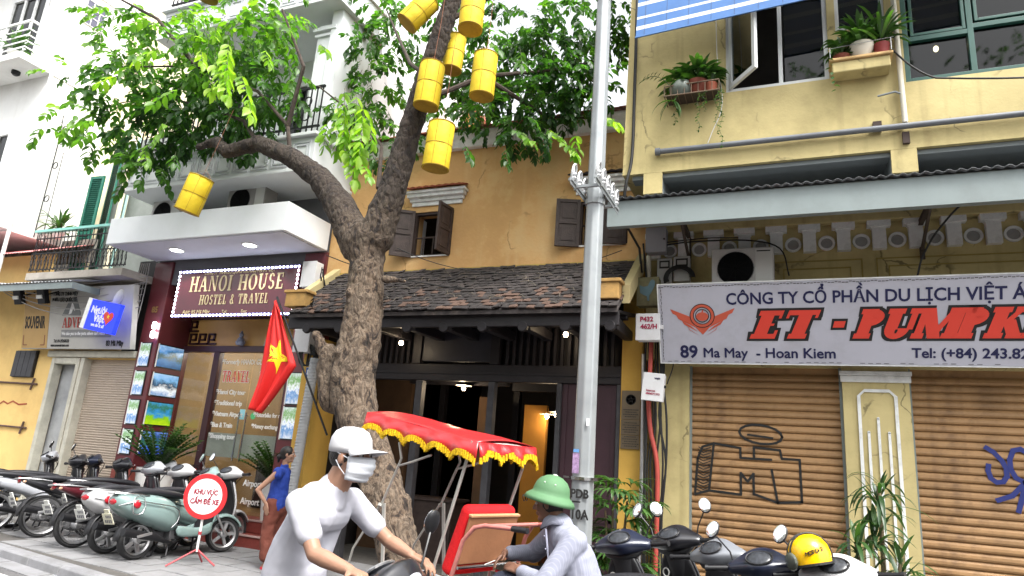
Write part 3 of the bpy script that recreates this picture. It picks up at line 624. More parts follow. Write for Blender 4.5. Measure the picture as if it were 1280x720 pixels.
# windows with timber shutters and tiled hoods
def shutter_leaf(hx, y, z0, z1, wd, ang, par, flip=1):
    m = MB(); m.M = T(hx, y, 0) @ Matrix.Rotation(R_(ang), 4, 'Z'); s = flip
    def bx(a, c, d, e, g, h): m.box(min(a*s, c*s), max(a*s, c*s), d, e, g, h)
    bx(0, .05, -.02, .02, z0, z1); bx(wd-.05, wd, -.02, .02, z0, z1)
    zm = (z0+z1)/2-.02
    for a in (z0, zm, z1-.05): bx(.05, wd-.05, -.02, .02, a, a+.05)
    bx(.05, wd-.05, -.006, .006, z0+.05, z1-.05)
    bx(.09, wd-.09, -.014, .014, z0+.09, zm-.04); bx(.09, wd-.09, -.014, .014, zm+.09, z1-.09)
    return m.build('shutter_leaf', BROWNWOOD, par, bevel=.003)
for wi, (x0, x1, z0, z1) in enumerate(wins):
    wf = MB(); wf.box(x0, x0+.04, 9.02, 9.1, z0, z1); wf.box(x1-.04, x1, 9.02, 9.1, z0, z1); wf.box(x0+.04, x1-.04, 9.02, 9.1, z1-.04, z1); wf.box(x0+.04, x1-.04, 9.02, 9.1, z0, z0+.03)
    wf = wf.build('timber_window', BROWNWOOD, h87)
    if wi == 0: shutter_leaf(x0+.02, 8.99, z0-.02, z1+.02, .36, 212, wf, 1); shutter_leaf(x1-.02, 8.99, z0-.02, z1+.02, .36, 82, wf, -1)
    else: shutter_leaf(x0+.02, 8.99, z0-.02, z1+.02, .36, 200, wf, 1); shutter_leaf(x1-.02, 8.99, z0-.02, z1+.02, .36, 20, wf, -1)
    g = MB(); g.tube([(x0, 9.06, z0+.33), (x1, 9.06, z0+.33)], .014, 6)
    for k in range(1, 4): g.tube([(x0+(x1-x0)*k/4, 9.06, z0), (x0+(x1-x0)*k/4, 9.06, z0+.33)], .012, 6)
    g.build('rail', BROWNWOOD, wf)
    MB().box(x0-.3, x1+.3, 9.9, 9.95, z0-.4, z1+.4).build('curtain', mat('curtain_dark', (.035, .03, .028), .9, var=.4, scale=12), wf)
    MB().box(x0+.02, x1-.02, 8.975, 9.02, z0-.02, z0-.001).build('sill', TRIMW, wf)
    hx0, hx1 = x0-.06, x1+.14; hz = z1+.10
    hd = MB()
    for k, (dy, dz, e) in enumerate(((.03, 0, 0), (.06, .07, .03), (.12, .13, .06), (.16, .19, .09))): hd.box(hx0-e, hx1+e, 9-dy, 8.999, hz+dz, hz+dz+(.07 if k < 3 else .045)-.002)
    hd = hd.build('window_hood', TRIMW, h87, bevel=.006)
    hm = MB().prism([(0, .0), (.11, .0), (.11, .018), (.055, .032), (0, .018)], 'y', 0, .14); hme = hm.mesh('hood_tile'); hme.materials.append(TILE if wi else TILER)
    n = 9
    for r in range(2):
        for k in range(n):
            M = T(hx0-.08+k*(hx1-hx0+.16)/n, 8.79+r*.1, hz+.245+r*.035) @ Euler((R_(22), R_(rng.uniform(-3, 3)), 0)).to_matrix().to_4x4()
            inst('hood_tile', hme, hd, M, False)
# pent roof over the pavement, tile by tile
pr = MB().prism([(7.86, 3.50), (9.0, 4.43), (9.0, 4.38), (7.86, 3.45)], 'x', -7.0, -1.95).build('eave_roof', TILE, h87)
tv = []
for i in range(4):
    m = MB(); wv = .118
    m.add([(0, 0, 0), (wv, 0, 0), (wv, .2, 0), (0, .2, 0), (0, 0, .018), (wv*.5, -.012, .022), (wv, 0, .018), (wv, .2, .016), (0, .2, .016)], [(0, 1, 2, 3), (4, 5, 6, 7, 8), (0, 1, 6, 5, 4), (0, 4, 8, 3), (1, 2, 7, 6)])
    me = m.mesh('roof_tile'); me.materials.append(TILE if i else mat('roof_tile_brown', (.1, .06, .045), .85, var=.4, scale=9, bump=.4, dirt=(.03, .03, .03), dirt_amt=.7, dscale=5)); tv.append(me)
sa = math.atan2(.93, 1.14); nrow = 16; ncol = 42; cnt = 0; rest = MB()
for r in range(nrow):
    t = r/nrow*1.47
    for k in range(ncol):
        x = -7.0+k*.1205+(r % 2)*.06+rng.uniform(-.01, .01)
        if x+.118 > -1.93: continue
        y = 7.845+t*math.cos(sa); z = 3.50+t*math.sin(sa)+rng.uniform(0, .012)
        M = T(x, y, z+.01) @ Euler((sa-.085+rng.normal(0, .02), rng.normal(0, .05), rng.normal(0, .05))).to_matrix().to_4x4()
        if r < 7 and cnt < 294: inst('roof_tile', tv[int(rng.integers(0, 4))], pr, M, False); cnt += 1
        else:
            rest.M = M; rest.add([(0, 0, 0), (.118, 0, 0), (.118, .2, 0), (0, .2, 0), (0, 0, .018), (.059, -.012, .022), (.118, 0, .018), (.118, .2, .016), (0, .2, .016)], [(0, 1, 2, 3), (4, 5, 6, 7, 8), (0, 1, 6, 5, 4), (0, 4, 8, 3), (1, 2, 7, 6)])
rest.M = Matrix.Identity(4); o = rest.build('roof_tiles', TILE, h87); o['kind'] = 'stuff'
# leaf litter and dead twigs caught on the tiles
lit = MB()
for k in range(90):
    t = rng.uniform(.05, 1.3); x = rng.uniform(-6.9, -2.1); y = 7.845+t*math.cos(sa); z = 3.55+t*math.sin(sa); a = rng.uniform(0, 3.1); L = rng.uniform(.05, .22)
    lit.tube([(x, y, z), (x+L*math.cos(a)*.5, y+L*.2*math.sin(a), z+L*.18*math.sin(a)+.02), (x+L*math.cos(a), y+L*.4*math.sin(a), z+L*.33*math.sin(a))], .003, 4)
o = lit.build('fallen_twigs', mat('twig', (.2, .17, .13), .9, var=.3), None); tag(o, 'dry fallen twigs scattered over the dark eave tiles', 'twigs'); o['kind'] = 'stuff'
# end parapets
YB = mat('w_yellow_block', srgb('A5824C'), .9, var=.2, bump=.3, dirt=(.1, .08, .05), dirt_amt=.65, dscale=5)
for x0, x1 in ((-7.16, -6.78), (-2.22, -1.96)):
    m = MB(); m.box(x0, x1, 7.92, 8.1, 3.64, 3.85); m.box(x0-.03, x1+.03, 7.9, 8.13, 3.852, 3.9); m.build('parapet_block', YB, h87, bevel=.01)
    MB().prism([(8.12, 3.62), (9.0, 4.3), (9.0, 4.55), (8.12, 3.86)], 'x', (x0-.02 if x0 < -5 else x1+.0), (x0+.12 if x0 < -5 else x1+.1)).build('parapet', mat('w_parapet_cream', srgb('B5A67A'), .9, var=.12, dirt=(.1, .09, .07), dirt_amt=.5, dscale=4), h87)
# timber front
b = MB()
b.box(-7.05, -1.95, 7.94, 8.0, 3.30, 3.475); b.box(-7.0, -1.98, 8.5, 8.6, 3.5, 3.6)
b.build('eave_board', DARKWOOD, h87, bevel=.01)
MB().prism([(8.0, 3.48), (8.99, 3.63), (8.99, 3.68), (8.0, 3.51)], 'x', -7.0, -1.97).build('eave_underside', DARKWOOD, h87); MB().box(-7.0, -2.14, 9.2, 9.24, 2.9, 4.3).build('lattice_dark_backing', DARKWOOD, h87)  # dark board added behind the lattice to turn its gaps black
for k in range(9):
    x = -6.7+k*.58; m = MB(); m.prism([(8.03, 3.34), (8.1, 3.28), (8.98, 3.3), (8.98, 3.42), (8.03, 3.46)], 'x', x-.06, x+.06); m.lathe([(.07, 0), (.075, .05), (.05, .09)], (x, 7.935, 3.3), 10, 'y'); m.build('rafter_end', DARKWOOD, h87, bevel=.01)
MB().box(-7.0, -2.14, 8.97, 9.1, 2.70, 2.95).build('lintel', DARKWOOD, h87, bevel=.012); MB().box(-7.0, -2.14, 8.955, 8.969, 2.80, 2.84).build('lintel_mould', DARKWOOD, h87)
MB().box(-7.0, -2.14, 8.98, 9.08, 3.50, 3.62).build('top_rail', DARKWOOD, h87)
MB().box(-5.28, -4.1, 9.0, 9.05, 2.99, 3.49).build('transom_panel', mat('transom_wood', (.018, .018, .026), .5, var=.3, scale=3, bump=.15), h87, bevel=.01)
for x in (-5.36, -4.04): MB().box(x-.07, x+.07, 8.96, 9.08, 2.952, 3.498).build('transom_post', DARKWOOD, h87)
bar = MB().box(-.022, .022, 9.0, 9.04, 2.952, 3.498); bme = bar.mesh('lattice_bar'); bme.materials.append(DARKWOOD)
x = -6.9
while x < -2.2:
    if not (-5.45 < x < -3.95): inst('lattice_bar', bme, h87, T(x, 0, 0), False)
    x += .105
for x, wd in ((-6.4, .12), (-5.27, .11), (-4.06, .1), (-3.02, .07), (-2.17, .06)):
    MB().box(x-wd/2, x+wd/2, 8.97, 9.1, -.05, 2.698).build('post', mat('post_wood', (.035, .034, .038), .6, var=.35, scale=5, bump=.25), h87, bevel=.008)
MB().box(-2.99, -2.2, 9.02, 9.06, -.05, 2.698).build('door_panel', MAROONW, h87)
b = MB()
for x in (-2.93, -2.56, -2.24): b.box(x-.03, x+.03, 9.005, 9.019, 0, 2.69)
b.box(-2.96, -2.21, 9.005, 9.018, .9, .98); b.build('door_stile', MAROONW, h87)
# left and right yellow piers
MB().box(-7.33, -7.02, 8.75, 9.3, -.05, 3.3).build('left_pier', OCHRE2, h87); MB().box(-2.138, -1.862, 8.96, 9.3, -.05, 4.3).build('right_pier', OCHRE2, h87)
for k, (z0, z1) in enumerate(((2.24, 2.62), (2.04, 2.235), (1.86, 2.035))):
    p = MB().box(-2.12, -1.87, 8.935, 8.958, z0, z1).build('stone_plaque', mat('plaque_brown', (.15, .115, .075), .4, var=.12, metal=.3, dirt=(.07, .05, .03), dirt_amt=.4, dscale=8), h87, bevel=.003)
    if k == 0:
        m = MB()
        for q in range(5):
            a = math.pi/2+q*4*math.pi/5; c = a+4*math.pi/5
            m.tube([(-1.995+.05*math.cos(a), 8.932, 2.5+.05*math.sin(a)), (-1.995+.05*math.cos(c), 8.932, 2.5+.05*math.sin(c))], .004, 4)
        m.lathe([(.06, 0), (.066, -.004), (.07, 0)], (-1.995, 8.934, 2.5), 20, 'y'); m.build('star_emblem', INKB, p)
    m = MB()
    for q in range(4 if k == 0 else 5):
        zz = z0+.03+q*.03; ww = .1 if q % 2 else .075; x = -1.995-ww
        while x < -1.995+ww: l_ = rng.uniform(.008, .022); m.box(x, x+l_, 8.932, 8.934, zz, zz+.012); x += l_+.006
    m.build('engraved_lines', INKB, p)
# dim interior with yellow partitions, beams, lit bulbs
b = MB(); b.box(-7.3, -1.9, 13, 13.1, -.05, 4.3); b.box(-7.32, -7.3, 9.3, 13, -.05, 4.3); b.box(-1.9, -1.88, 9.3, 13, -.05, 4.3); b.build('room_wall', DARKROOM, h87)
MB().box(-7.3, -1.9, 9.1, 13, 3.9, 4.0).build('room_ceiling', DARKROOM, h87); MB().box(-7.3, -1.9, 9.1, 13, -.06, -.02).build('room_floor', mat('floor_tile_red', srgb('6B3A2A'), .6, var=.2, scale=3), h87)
PART_ = mat('w_partition_yellow', srgb('B07A30'), .9, var=.15, scale=2)
MB().box(-7.1, -6.3, 10.5, 10.6, -.05, 3.4).build('partition', mat('w_partition_shaded', (.09, .05, .025), .9, var=.15), h87); MB().box(-4.95, -4.72, 10.5, 10.6, -.05, 2.62).build('partition', MATS['w_partition_shaded'], h87)  # yellowish partitions; the dark of the room is put into the brown
MB().box(-4.31, -3.9, 11.0, 11.1, -.05, 2.56).build('partition', PART_, h87)
for x, y, z in ((-5.1, 9.9, 2.9), (-3.5, 10.6, 2.9)):
    MB().box(x-.9, x+.9, y, y+.12, 2.75, 2.95).build('beam', DARKWOOD, h87)
for x in (-6.1, -4.6, -3.55): MB().box(x-.06, x+.06, 11.3, 11.42, -.05, 3.9).build('inner_post', DARKWOOD, h87)
tb = thing('shop_counter', 'dark wooden counter with stacked goods inside the old timber shop', 'counter', (-5.6, 10, 0)); MB().box(-6.0, -5.0, 9.9, 10.4, -.02, .9).build('cabinet', BROWNWOOD, tb, bevel=.01); MB().box(-6.05, -4.95, 9.86, 10.44, .9, .94).build('top', BROWNWOOD, tb)
def pend(x, y, z, lab, top=3.9, dish=True, E=12.):
    t = thing('pendant_lamp', lab, 'lamp', (x, y, z), group='small lit bulbs of the old timber house')
    MB().tube([(x, y, z+.05), (x, y, top)], .004, 5).build('cord', CABLE, t)
    MB().ell((x, y, z), (.032, .032, .036)).build('bulb', emit('bulb', (1, .78, .5), 30), t, smooth=True)
    if dish: MB().lathe([(.02, .06), (.13, .045), (.13, .04), (.02, .05)], (x, y, z), 20).build('lamp_shade', mat('lamp_shade_white', (.6, .55, .5), .5), t, smooth=True)
    ld = bpy.data.lights.new('glow', 'POINT'); ld.energy = E*.45; ld.color = (1, .78, .52); ld.shadow_soft_size = .04; lo = bpy.data.objects.new('glow', ld); COL.objects.link(lo); lo.parent = t; lo.location = (0, -.06, -.06)
pend(-4.92, 9.8, 2.68, 'lit bulb under a round dish hanging inside behind the second dark post'); pend(-3.84, 10.85, 2.36, 'left one of two lit bulbs side by side beside the yellow partition', E=2.2); pend(-3.68, 10.85, 2.40, 'right one of two lit bulbs side by side near the yellow partition', E=2.2)
pend(-5.43, 8.6, 3.2, 'small bare bulb under the eave just right of the tree trunk', 3.6, False, 1.); pend(-2.84, 8.6, 3.32, 'small bare bulb under the eave just left of the steel pole', 3.6, False, 1.)
o = thing('number_plate', 'small blue house number plate reading 87 beside the tree', 'sign', (-7.14, 8.73, 2.75)); MB().box(-7.23, -7.05, 8.72, 8.735, 2.67, 2.82).build('plate', mat('plate_blue', (.02, .09, .3), .4), o, bevel=.004); text('87', .13, at(-7.205, 8.718, 2.70), WHITEI, o, bold=.003)
MB().box(-7.238, -7.042, 8.735, 8.74, 2.662, 2.828).build('rim', WHITEI, o)

# ============================================================ NUMBER 85 (hostel)
h85 = thing('hostel_building', 'white hostel building with maroon shop front, glass doors and white canopy', 'building', (-9.2, 9, 0))
MAR = mat('w_maroon_stone', srgb('5E2A2E'), .3, var=.06, scale=3, coat=.2)
MAR2 = mat('w_redbrown_granite', srgb('8A4A42'), .35, var=.15, scale=20, fleck=(srgb('4A2424'), 60, .5))
STEPM = mat('w_step_granite', srgb('7C3B35'), .35, var=.15, scale=14, bump=.05, fleck=((.35, .2, .18), 70, .4))
b = MB(); b.box(-11.42, -10.95, 8.95, 9.7, 1.0, 4.85); b.box(-7.80, -7.36, 8.95, 9.7, .0, 4.85); b.box(-10.95, -7.8, 9.62, 9.75, 3.9, 4.85); b.build('maroon_pier', MAR, h85, bevel=.01)
MB().box(-11.44, -10.94, 8.94, 9.7, -.02, .998).build('granite_base', MAR2, h85, bevel=.01)
s_ = MB().box(-10.9, -7.5, 8.80, 9.75, -.05, .17).build('step', STEPM, h85, bevel=.012); MB().box(-10.9, -7.5, 9.12, 9.75, .172, .36).build('step', STEPM, h85, bevel=.012)
for y, z in ((8.785, .172), (9.105, .362)): MB().box(-10.92, -7.48, y, y+.06, z-.012+.002, z+.014).build('step_nosing', mat('nosing', (.4, .27, .25), .3), h85)
b = MB(); b.box(-7.36, -7.33, 8.95, 9.7, 0, 4.85); b.build('side_strip', MAR, h85)
MB().box(-11.4, -7.34, 9.0, 9.6, 4.4, 6.0).build('band_wall', mat('w_grey_wall', (.13, .13, .14), .8, var=.1), h85)
# interior
b = MB(); b.box(-11, -7.4, 12.5, 12.6, 0, 3.9); b.box(-11.02, -11, 9.7, 12.5, 0, 3.9); b.box(-7.4, -7.38, 9.7, 12.5, 0, 3.9); b.build('lobby_wall', mat('w_lobby_tan', srgb('A8906A'), .8, var=.15, scale=1.5), h85)
MB().box(-11, -7.4, 9.7, 12.5, 3.9, 3.95).build('lobby_ceiling', mat('w_lobby_white', (.6, .55, .48), .8), h85); MB().box(-11, -7.4, 9.7, 12.5, .3, .358).build('lobby_floor', mat('w_lobby_floor', srgb('8A6B4A'), .3), h85)
ld = bpy.data.lights.new('lobby_glow', 'POINT'); ld.energy = 42; ld.color = (1, .9, .78); ld.shadow_soft_size = .2
lt = thing('lobby_fill_lamp', 'added ceiling lamp that brightens the hostel lobby', 'lamp', (-9, 11, 3.85)); lo = bpy.data.objects.new('lobby_glow', ld); COL.objects.link(lo); lo.parent = lt; lo.location = (0, 0, -.25)  # unseen lamp, added to light the lobby walls
MB().lathe([(.16, 0), (.16, -.03), (.13, -.05)], (-9, 11, 3.89), 20).build('fill_lamp_disc', LAMP, lt)
dk_ = thing('reception_desk', 'brown reception desk seen through the hostel glass doors', 'desk', (-9.2, 11, .36)); MB().box(-9.9, -8.2, 10.9, 11.4, .36, 1.45).build('desk_body', BROWNWOOD, dk_, bevel=.01); MB().box(-9.95, -8.15, 10.85, 11.45, 1.452, 1.5).build('desk_top', mat('desk_top', (.3, .25, .2), .3), dk_)
MB().box(-10.4, -8.8, 12.44, 12.49, 1.9, 2.9).build('picture', mat('picture_green', (.16, .22, .12), .6, var=.4, scale=2), h85)
# frames and glass of the front, Y = 9.6
FR = mat('w_frame_maroon', srgb('3A1C22'), .35, var=.08)
b = MB(); b.box(-10.14, -10.0, 9.56, 9.68, .36, 3.2); b.box(-8.36, -8.22, 9.56, 9.68, .36, 3.2); b.box(-10.948, -7.802, 9.56, 9.68, 3.202, 3.32); b.box(-10.948, -7.802, 9.58, 9.66, 3.84, 3.9); b.build('door_frame', FR, h85, bevel=.006)
MB().box(-10.94, -10.15, 9.61, 9.62, .36, 3.198).build('side_glass', GLASS, h85); MB().box(-8.21, -7.81, 9.61, 9.62, .36, 3.198).build('side_glass', GLASS, h85)
TANP = mat('w_tan_panel', srgb('C79A5A'), .4, var=.12, scale=2)
MB().box(-10.94, -7.81, 9.63, 9.65, 3.322, 3.838).build('transom_panel', TANP, h85)
d1 = MB().box(-9.99, -9.19, 9.60, 9.612, .37, 3.19).build('glass_door', GLASS, h85); d2 = MB().box(-9.17, -8.37, 9.60, 9.612, .37, 3.19).build('glass_door', GLASS, h85)
for d, x in ((d1, -9.26), (d2, -9.1)): MB().tube([(x, 9.55, 1.25), (x, 9.55, 2.1)], .014, 8).tube([(x, 9.55, 1.3), (x, 9.6, 1.3)], .01, 6).tube([(x, 9.55, 2.05), (x, 9.6, 2.05)], .01, 6).build('door_handle', CHROME, d, smooth=True)
for x0, x1, d in ((-9.98, -9.2, d1), (-9.16, -8.38, d2)): MB().box(x0, x1, 9.613, 9.616, 1.3, 1.72).build('frosted_band', mat('frosted', (.45, .45, .42), .5), d)
# fret pattern in transom left
fr = MB()
def fret(x, z, s):
    for a, c, d, e in ((0, 1, 0, .16), (0, .16, 0, 1), (0, .8, .84, 1), (.64, .8, .35, 1), (.3, .8, .35, .5)): fr.box(x+a*s, x+c*s, 9.60, 9.629, z+d*s, z+e*s)
for x, z in ((-10.9, 3.35), (-10.66, 3.35), (-10.93, 3.6), (-10.42, 3.35)): fret(x, z, .22)
fr.build('fret_pattern', FR, h85)
# door lettering
WL = mat('letter_white', (.7, .7, .68), .5)
def dt(s, size, x, z, m=WL, bold=.002, sx=1., par=d1): return text(s, size, at(x, 9.592, z), m, par, bold=bold, sx=sx)
dt('*Formerly HANOI GUEST', .13, -9.93, 2.98, sx=.8)
slab_text('TRAVEL', .2, at(-9.86, 9.592, 2.65), WL, d1, grow=.05, fit=.66, ext=.001); slab_text('TRAVEL', .2, at(-9.86, 9.59, 2.65), REDI, d1, fit=.66, ext=.001)
slab_text('HOST', .2, at(-8.98, 9.592, 2.65), WL, d2, grow=.05, fit=.44, ext=.001); slab_text('HOST', .2, at(-8.98, 9.59, 2.65), REDI, d2, fit=.44, ext=.001)
for k, s in enumerate(('*Hanoi City tour', '*Traditional trip', '*Vietnam Airport', '*Bus & Train', '*Shopping tour')): dt(s, .12, -9.95, 2.42-k*.2, bold=.003, sx=.85)
for k, s in enumerate(('*Laundry', '*Visa Extension')): dt(s, .12, -9.95, 1.02-k*.2, bold=.003, sx=.85)
for k, s in enumerate(('*Internet', '*Motorbike for rent', '*Money exchange')): dt(s, .11, -8.98, 2.24-k*.2, sx=.8, par=d2)
for k in range(2): dt('Airport', .15, -8.95, .85-k*.3, bold=.003, sx=.9, par=d2)
MB().box(-9.3, -9.18, 9.592, 9.596, 1.98, 2.16).build('sticker', mat('sticker_cyan', (.3, .6, .65), .5), d1); MB().lathe([(.06, 0), (.06, -.003)], (-8.98, 9.596, 2.05), 14, 'y').build('sticker', mat('sticker_green', (.08, .4, .15), .5), d2)
ma = thing('maneki_statuette', 'small porcelain figurine on the ledge above the glass doors', 'figurine', (-9.55, 9.5, 3.32)); MB().lathe([(.07, 0), (.09, .05), (.06, .12), (.03, .16), (.045, .2), (.01, .27)], (-9.5, 9.52, 3.325), 14).build('body', mat('porcelain_blue', (.25, .28, .4), .3, var=.5, scale=30), ma, smooth=True)
MB().prism([(-9.02, 3.33), (-8.75, 3.33), (-8.68, 3.83), (-8.9, 3.83)], 'y', 9.60, 9.625).build('tall_card', mat('card_white', (.5, .52, .45), .5), h85)
MB().lathe([(.07, 0), (.07, -.004), (.05, -.005), (.05, -.001)], (-8.86, 9.598, 3.55), 18, 'y').build('card_ring', mat('ring_green', (.1, .25, .12), .5), h85)
# picture panels on the piers
def picture(parent_label, M, w_, h_, kind, grp='lit picture panels on the maroon piers'):
    t = thing('picture_panel', parent_label, 'picture panel', M.translation, group=grp)
    t.matrix_world = M
    MB().box(-w_/2-.02, w_/2+.02, -.0, .03, -h_/2-.02, h_/2+.02).build('frame', BLACKP, t, local=True)
    m = bpy.data.materials.new('picture_'+kind); m.use_nodes = True; n = m.node_tree.nodes; l = m.node_tree.links; bs = n['Principled BSDF']
    tc = n.new('ShaderNodeTexCoord'); sp = n.new('ShaderNodeSeparateXYZ'); l.new(tc.outputs['Generated'], sp.inputs[0])
    nz = n.new('ShaderNodeTexNoise'); nz.inputs['Scale'].default_value = 3.2 if kind != 'page' else 7; nz.inputs['Detail'].default_value = 7; nz.inputs['Roughness'].default_value = .65
    mp = n.new('ShaderNodeMapping'); mp.inputs['Location'].default_value = (rng.uniform(0, 9), 0, 0); l.new(tc.outputs['Generated'], mp.inputs[0]); l.new(mp.outputs[0], nz.inputs[0])
    ad = n.new('ShaderNodeMath'); ad.operation = 'MULTIPLY_ADD'; ad.inputs[1].default_value = 1.15; l.new(nz.outputs['Fac'], ad.inputs[0]); l.new(sp.outputs['Z'], ad.inputs[2]); dv = n.new('ShaderNodeMath'); dv.operation = 'MULTIPLY'; dv.inputs[1].default_value = .58; l.new(ad.outputs[0], dv.inputs[0])
    cr = n.new('ShaderNodeValToRGB'); cr.color_ramp.interpolation = 'LINEAR'; e = cr.color_ramp.elements
    pal = dict(bay=('1C4A7A', '2E6FA8', '274A45', '5D9AD8', 'BFD8F0'), boat=('3A78B8', 'E0E8F0', '2A4055', '6FA8DC', 'A8C8E8'), rice=('B8D818', '78B820', '2F8ACC', '2E6E50', '3E98DC'), night=('2030A0', '4060C8', '306030', '305090', '7090E0'), page=('D8DCE0', '5A8AC0', 'E4E8EC', '6A9A50', 'D8E0E8'))[kind]
    e[0].position = .25; e[0].color = (*srgb(pal[0]), 1); e[1].position = 1.; e[1].color = (*srgb(pal[4]), 1)
    for p_, c in zip((.5, .62, .78), pal[1:4]): k = e.new(p_); k.color = (*srgb(c), 1)
    l.new(dv.outputs[0], cr.inputs[0]); l.new(cr.outputs[0], bs.inputs['Base Color']); l.new(cr.outputs[0], bs.inputs['Emission Color']); bs.inputs['Emission Strength'].default_value = .12; bs.inputs['Roughness'].default_value = .25
    MB().box(-w_/2, w_/2, -.006, -.001, -h_/2, h_/2).build('print', m, t, local=True)
    f = MB(); f.box(-w_/2-.02, -w_/2-.001, -.012, 0, -h_/2-.02, h_/2+.02); f.build('edge_light', WL, t, local=True)
names = ['uppermost', 'second from the top', 'third from the top', 'lowest']
for k in range(4):
    z = 3.02-k*.53
    picture('narrow tourist poster panel on the front of the left pier, '+names[k], T(-11.2, 8.935, z+.02), .24, .42, 'page')
    picture(['wide panel of green karst bay on the pier side, uppermost', 'wide panel of a cruise boat on blue water, second down', 'wide panel of bright green rice fields and river, third down', 'wide dusk blue panel half hidden by the potted plant, lowest'][k],
            T(-10.935, 9.28, z+.02) @ Matrix.Rotation(R_(90), 4, 'Z'), .56, .40, ['bay', 'boat', 'rice', 'night'][k])
for k in range(2): picture(['narrow pale poster on the right pier beside the flag, upper', 'narrow pale poster on the right pier above the woman, lower'][k], T(-7.57, 8.935, 2.5-k*.56), .32, .5, 'page')
text('85', .16, at(-11.26, 8.94, 3.85), mat('brass', (.35, .22, .08), .35, metal=.6), h85, bold=.004)
for k in range(2): MB().lathe([(.03, 0), (.04, .03), (.04, .1), (.03, .13)], (-11.05, 8.9, 3.35+k*.17), 12).build('spot_lamp', LAMPW, h85)
# canopy
CANW = mat('w_canopy_white', (.72, .74, .76), .5, var=.03, scale=1, dirt=(.5, .5, .48), dirt_amt=.2)
ca = thing('white_canopy', 'deep white box canopy with two round downlights over the hostel sign', 'canopy', (-9.35, 8.5, 4.9))
MB().box(-11.42, -7.34, 7.86, 8.95, 4.87, 5.36).build('box_fascia', CANW, ca, bevel=.01)
MB().box(-11.36, -7.40, 7.90, 8.9, 4.855, 4.868).build('soffit_board', mat('w_soffit_lilac', (.5, .5, .56), .6, var=.04), ca)
for x in (-10.2, -8.5):
    f = MB().lathe([(.14, .0), (.14, -.012), (.11, -.014)], (x, 8.35, 4.854), 24).build('downlight', WL, ca, smooth=True); MB().lathe([(.108, -.0145), (.108, -.018), (.0, -.018)], (x, 8.35, 4.855), 24).build('lens', LAMPW, f)
    ld = bpy.data.lights.new('down', 'SPOT'); ld.energy = 25; ld.spot_size = R_(120); ld.shadow_soft_size = .1; lo = bpy.data.objects.new('down', ld); COL.objects.link(lo); lo.location = wpos(f)*0; lo.parent = f; lo.location = (x, 8.35, 4.82)
# hostel sign with LED border
hsn = thing('hostel_sign', 'maroon hostel sign with gold serif lettering and a border of white bulbs', 'sign', (-9.2, 8.9, 3.7), rot=(0, 0, 0))
SX0, SX1, SZ0, SZ1 = -10.62, -7.78, 3.72, 4.62
MB().box(SX0, SX1, 8.86, 8.94, SZ0, SZ1).build('sign_panel', mat('sign_maroon', srgb('561A26'), .15, var=.08, scale=1, coat=.4), hsn, bevel=.005)
GOLD = mat('letter_gold', srgb('D8C49A'), .35, metal=.2)
slab_text('HANOI HOUSE', .29, at(-10.28, 8.856, 4.20), GOLD, hsn, fit=2.22, gap=.12, ext=.006)
slab_text('HOSTEL & TRAVEL', .18, at(-9.98, 8.856, 3.95), GOLD, hsn, fit=1.62, gap=.14, ext=.006)
text('CÔNG TY TNHH DU LỊCH & THƯƠNG MẠI MỸ VIỆT', .085, at(-9.98, 8.856, 4.52), GOLD, hsn, sx=.82, bold=.0012)
text('Add: 85 Mã Mây', .1, at(-10.35, 8.856, 3.785), GOLD, hsn, bold=.0015); text('Tel:', .085, at(-9.4, 8.856, 3.785), GOLD, hsn); text('Fax:', .085, at(-8.95, 8.856, 3.785), GOLD, hsn)
LEDM = emit('led', (.8, .84, 1), 8); n = 34
bh = MB().ell((0, 0, 0), (.024, .014, .017), 8).mesh('border_bulb'); bv = MB().ell((0, 0, 0), (.017, .014, .024), 8).mesh('border_bulb')
for q in (bh, bv): q.materials.append(LEDM)
for k in range(n):
    for z in (SZ0+.03, SZ1-.03): inst('border_bulb', bh, hsn, T(SX0+.03+k*(SX1-SX0-.06)/(n-1), 8.852, z), False)
for k in range(1, 11):
    for x in (SX0+.03, SX1-.03): inst('border_bulb', bv, hsn, T(x, 8.852, SZ0+.03+k*(SZ1-SZ0-.06)/11), False)
f = MB(); f.box(SX0, SX1, 8.853, 8.858, SZ0, SZ0+.06); f.box(SX0, SX1, 8.853, 8.858, SZ1-.06, SZ1); f.build('bulb_strip', mat('strip_violet', (.12, .1, .3), .4), hsn)
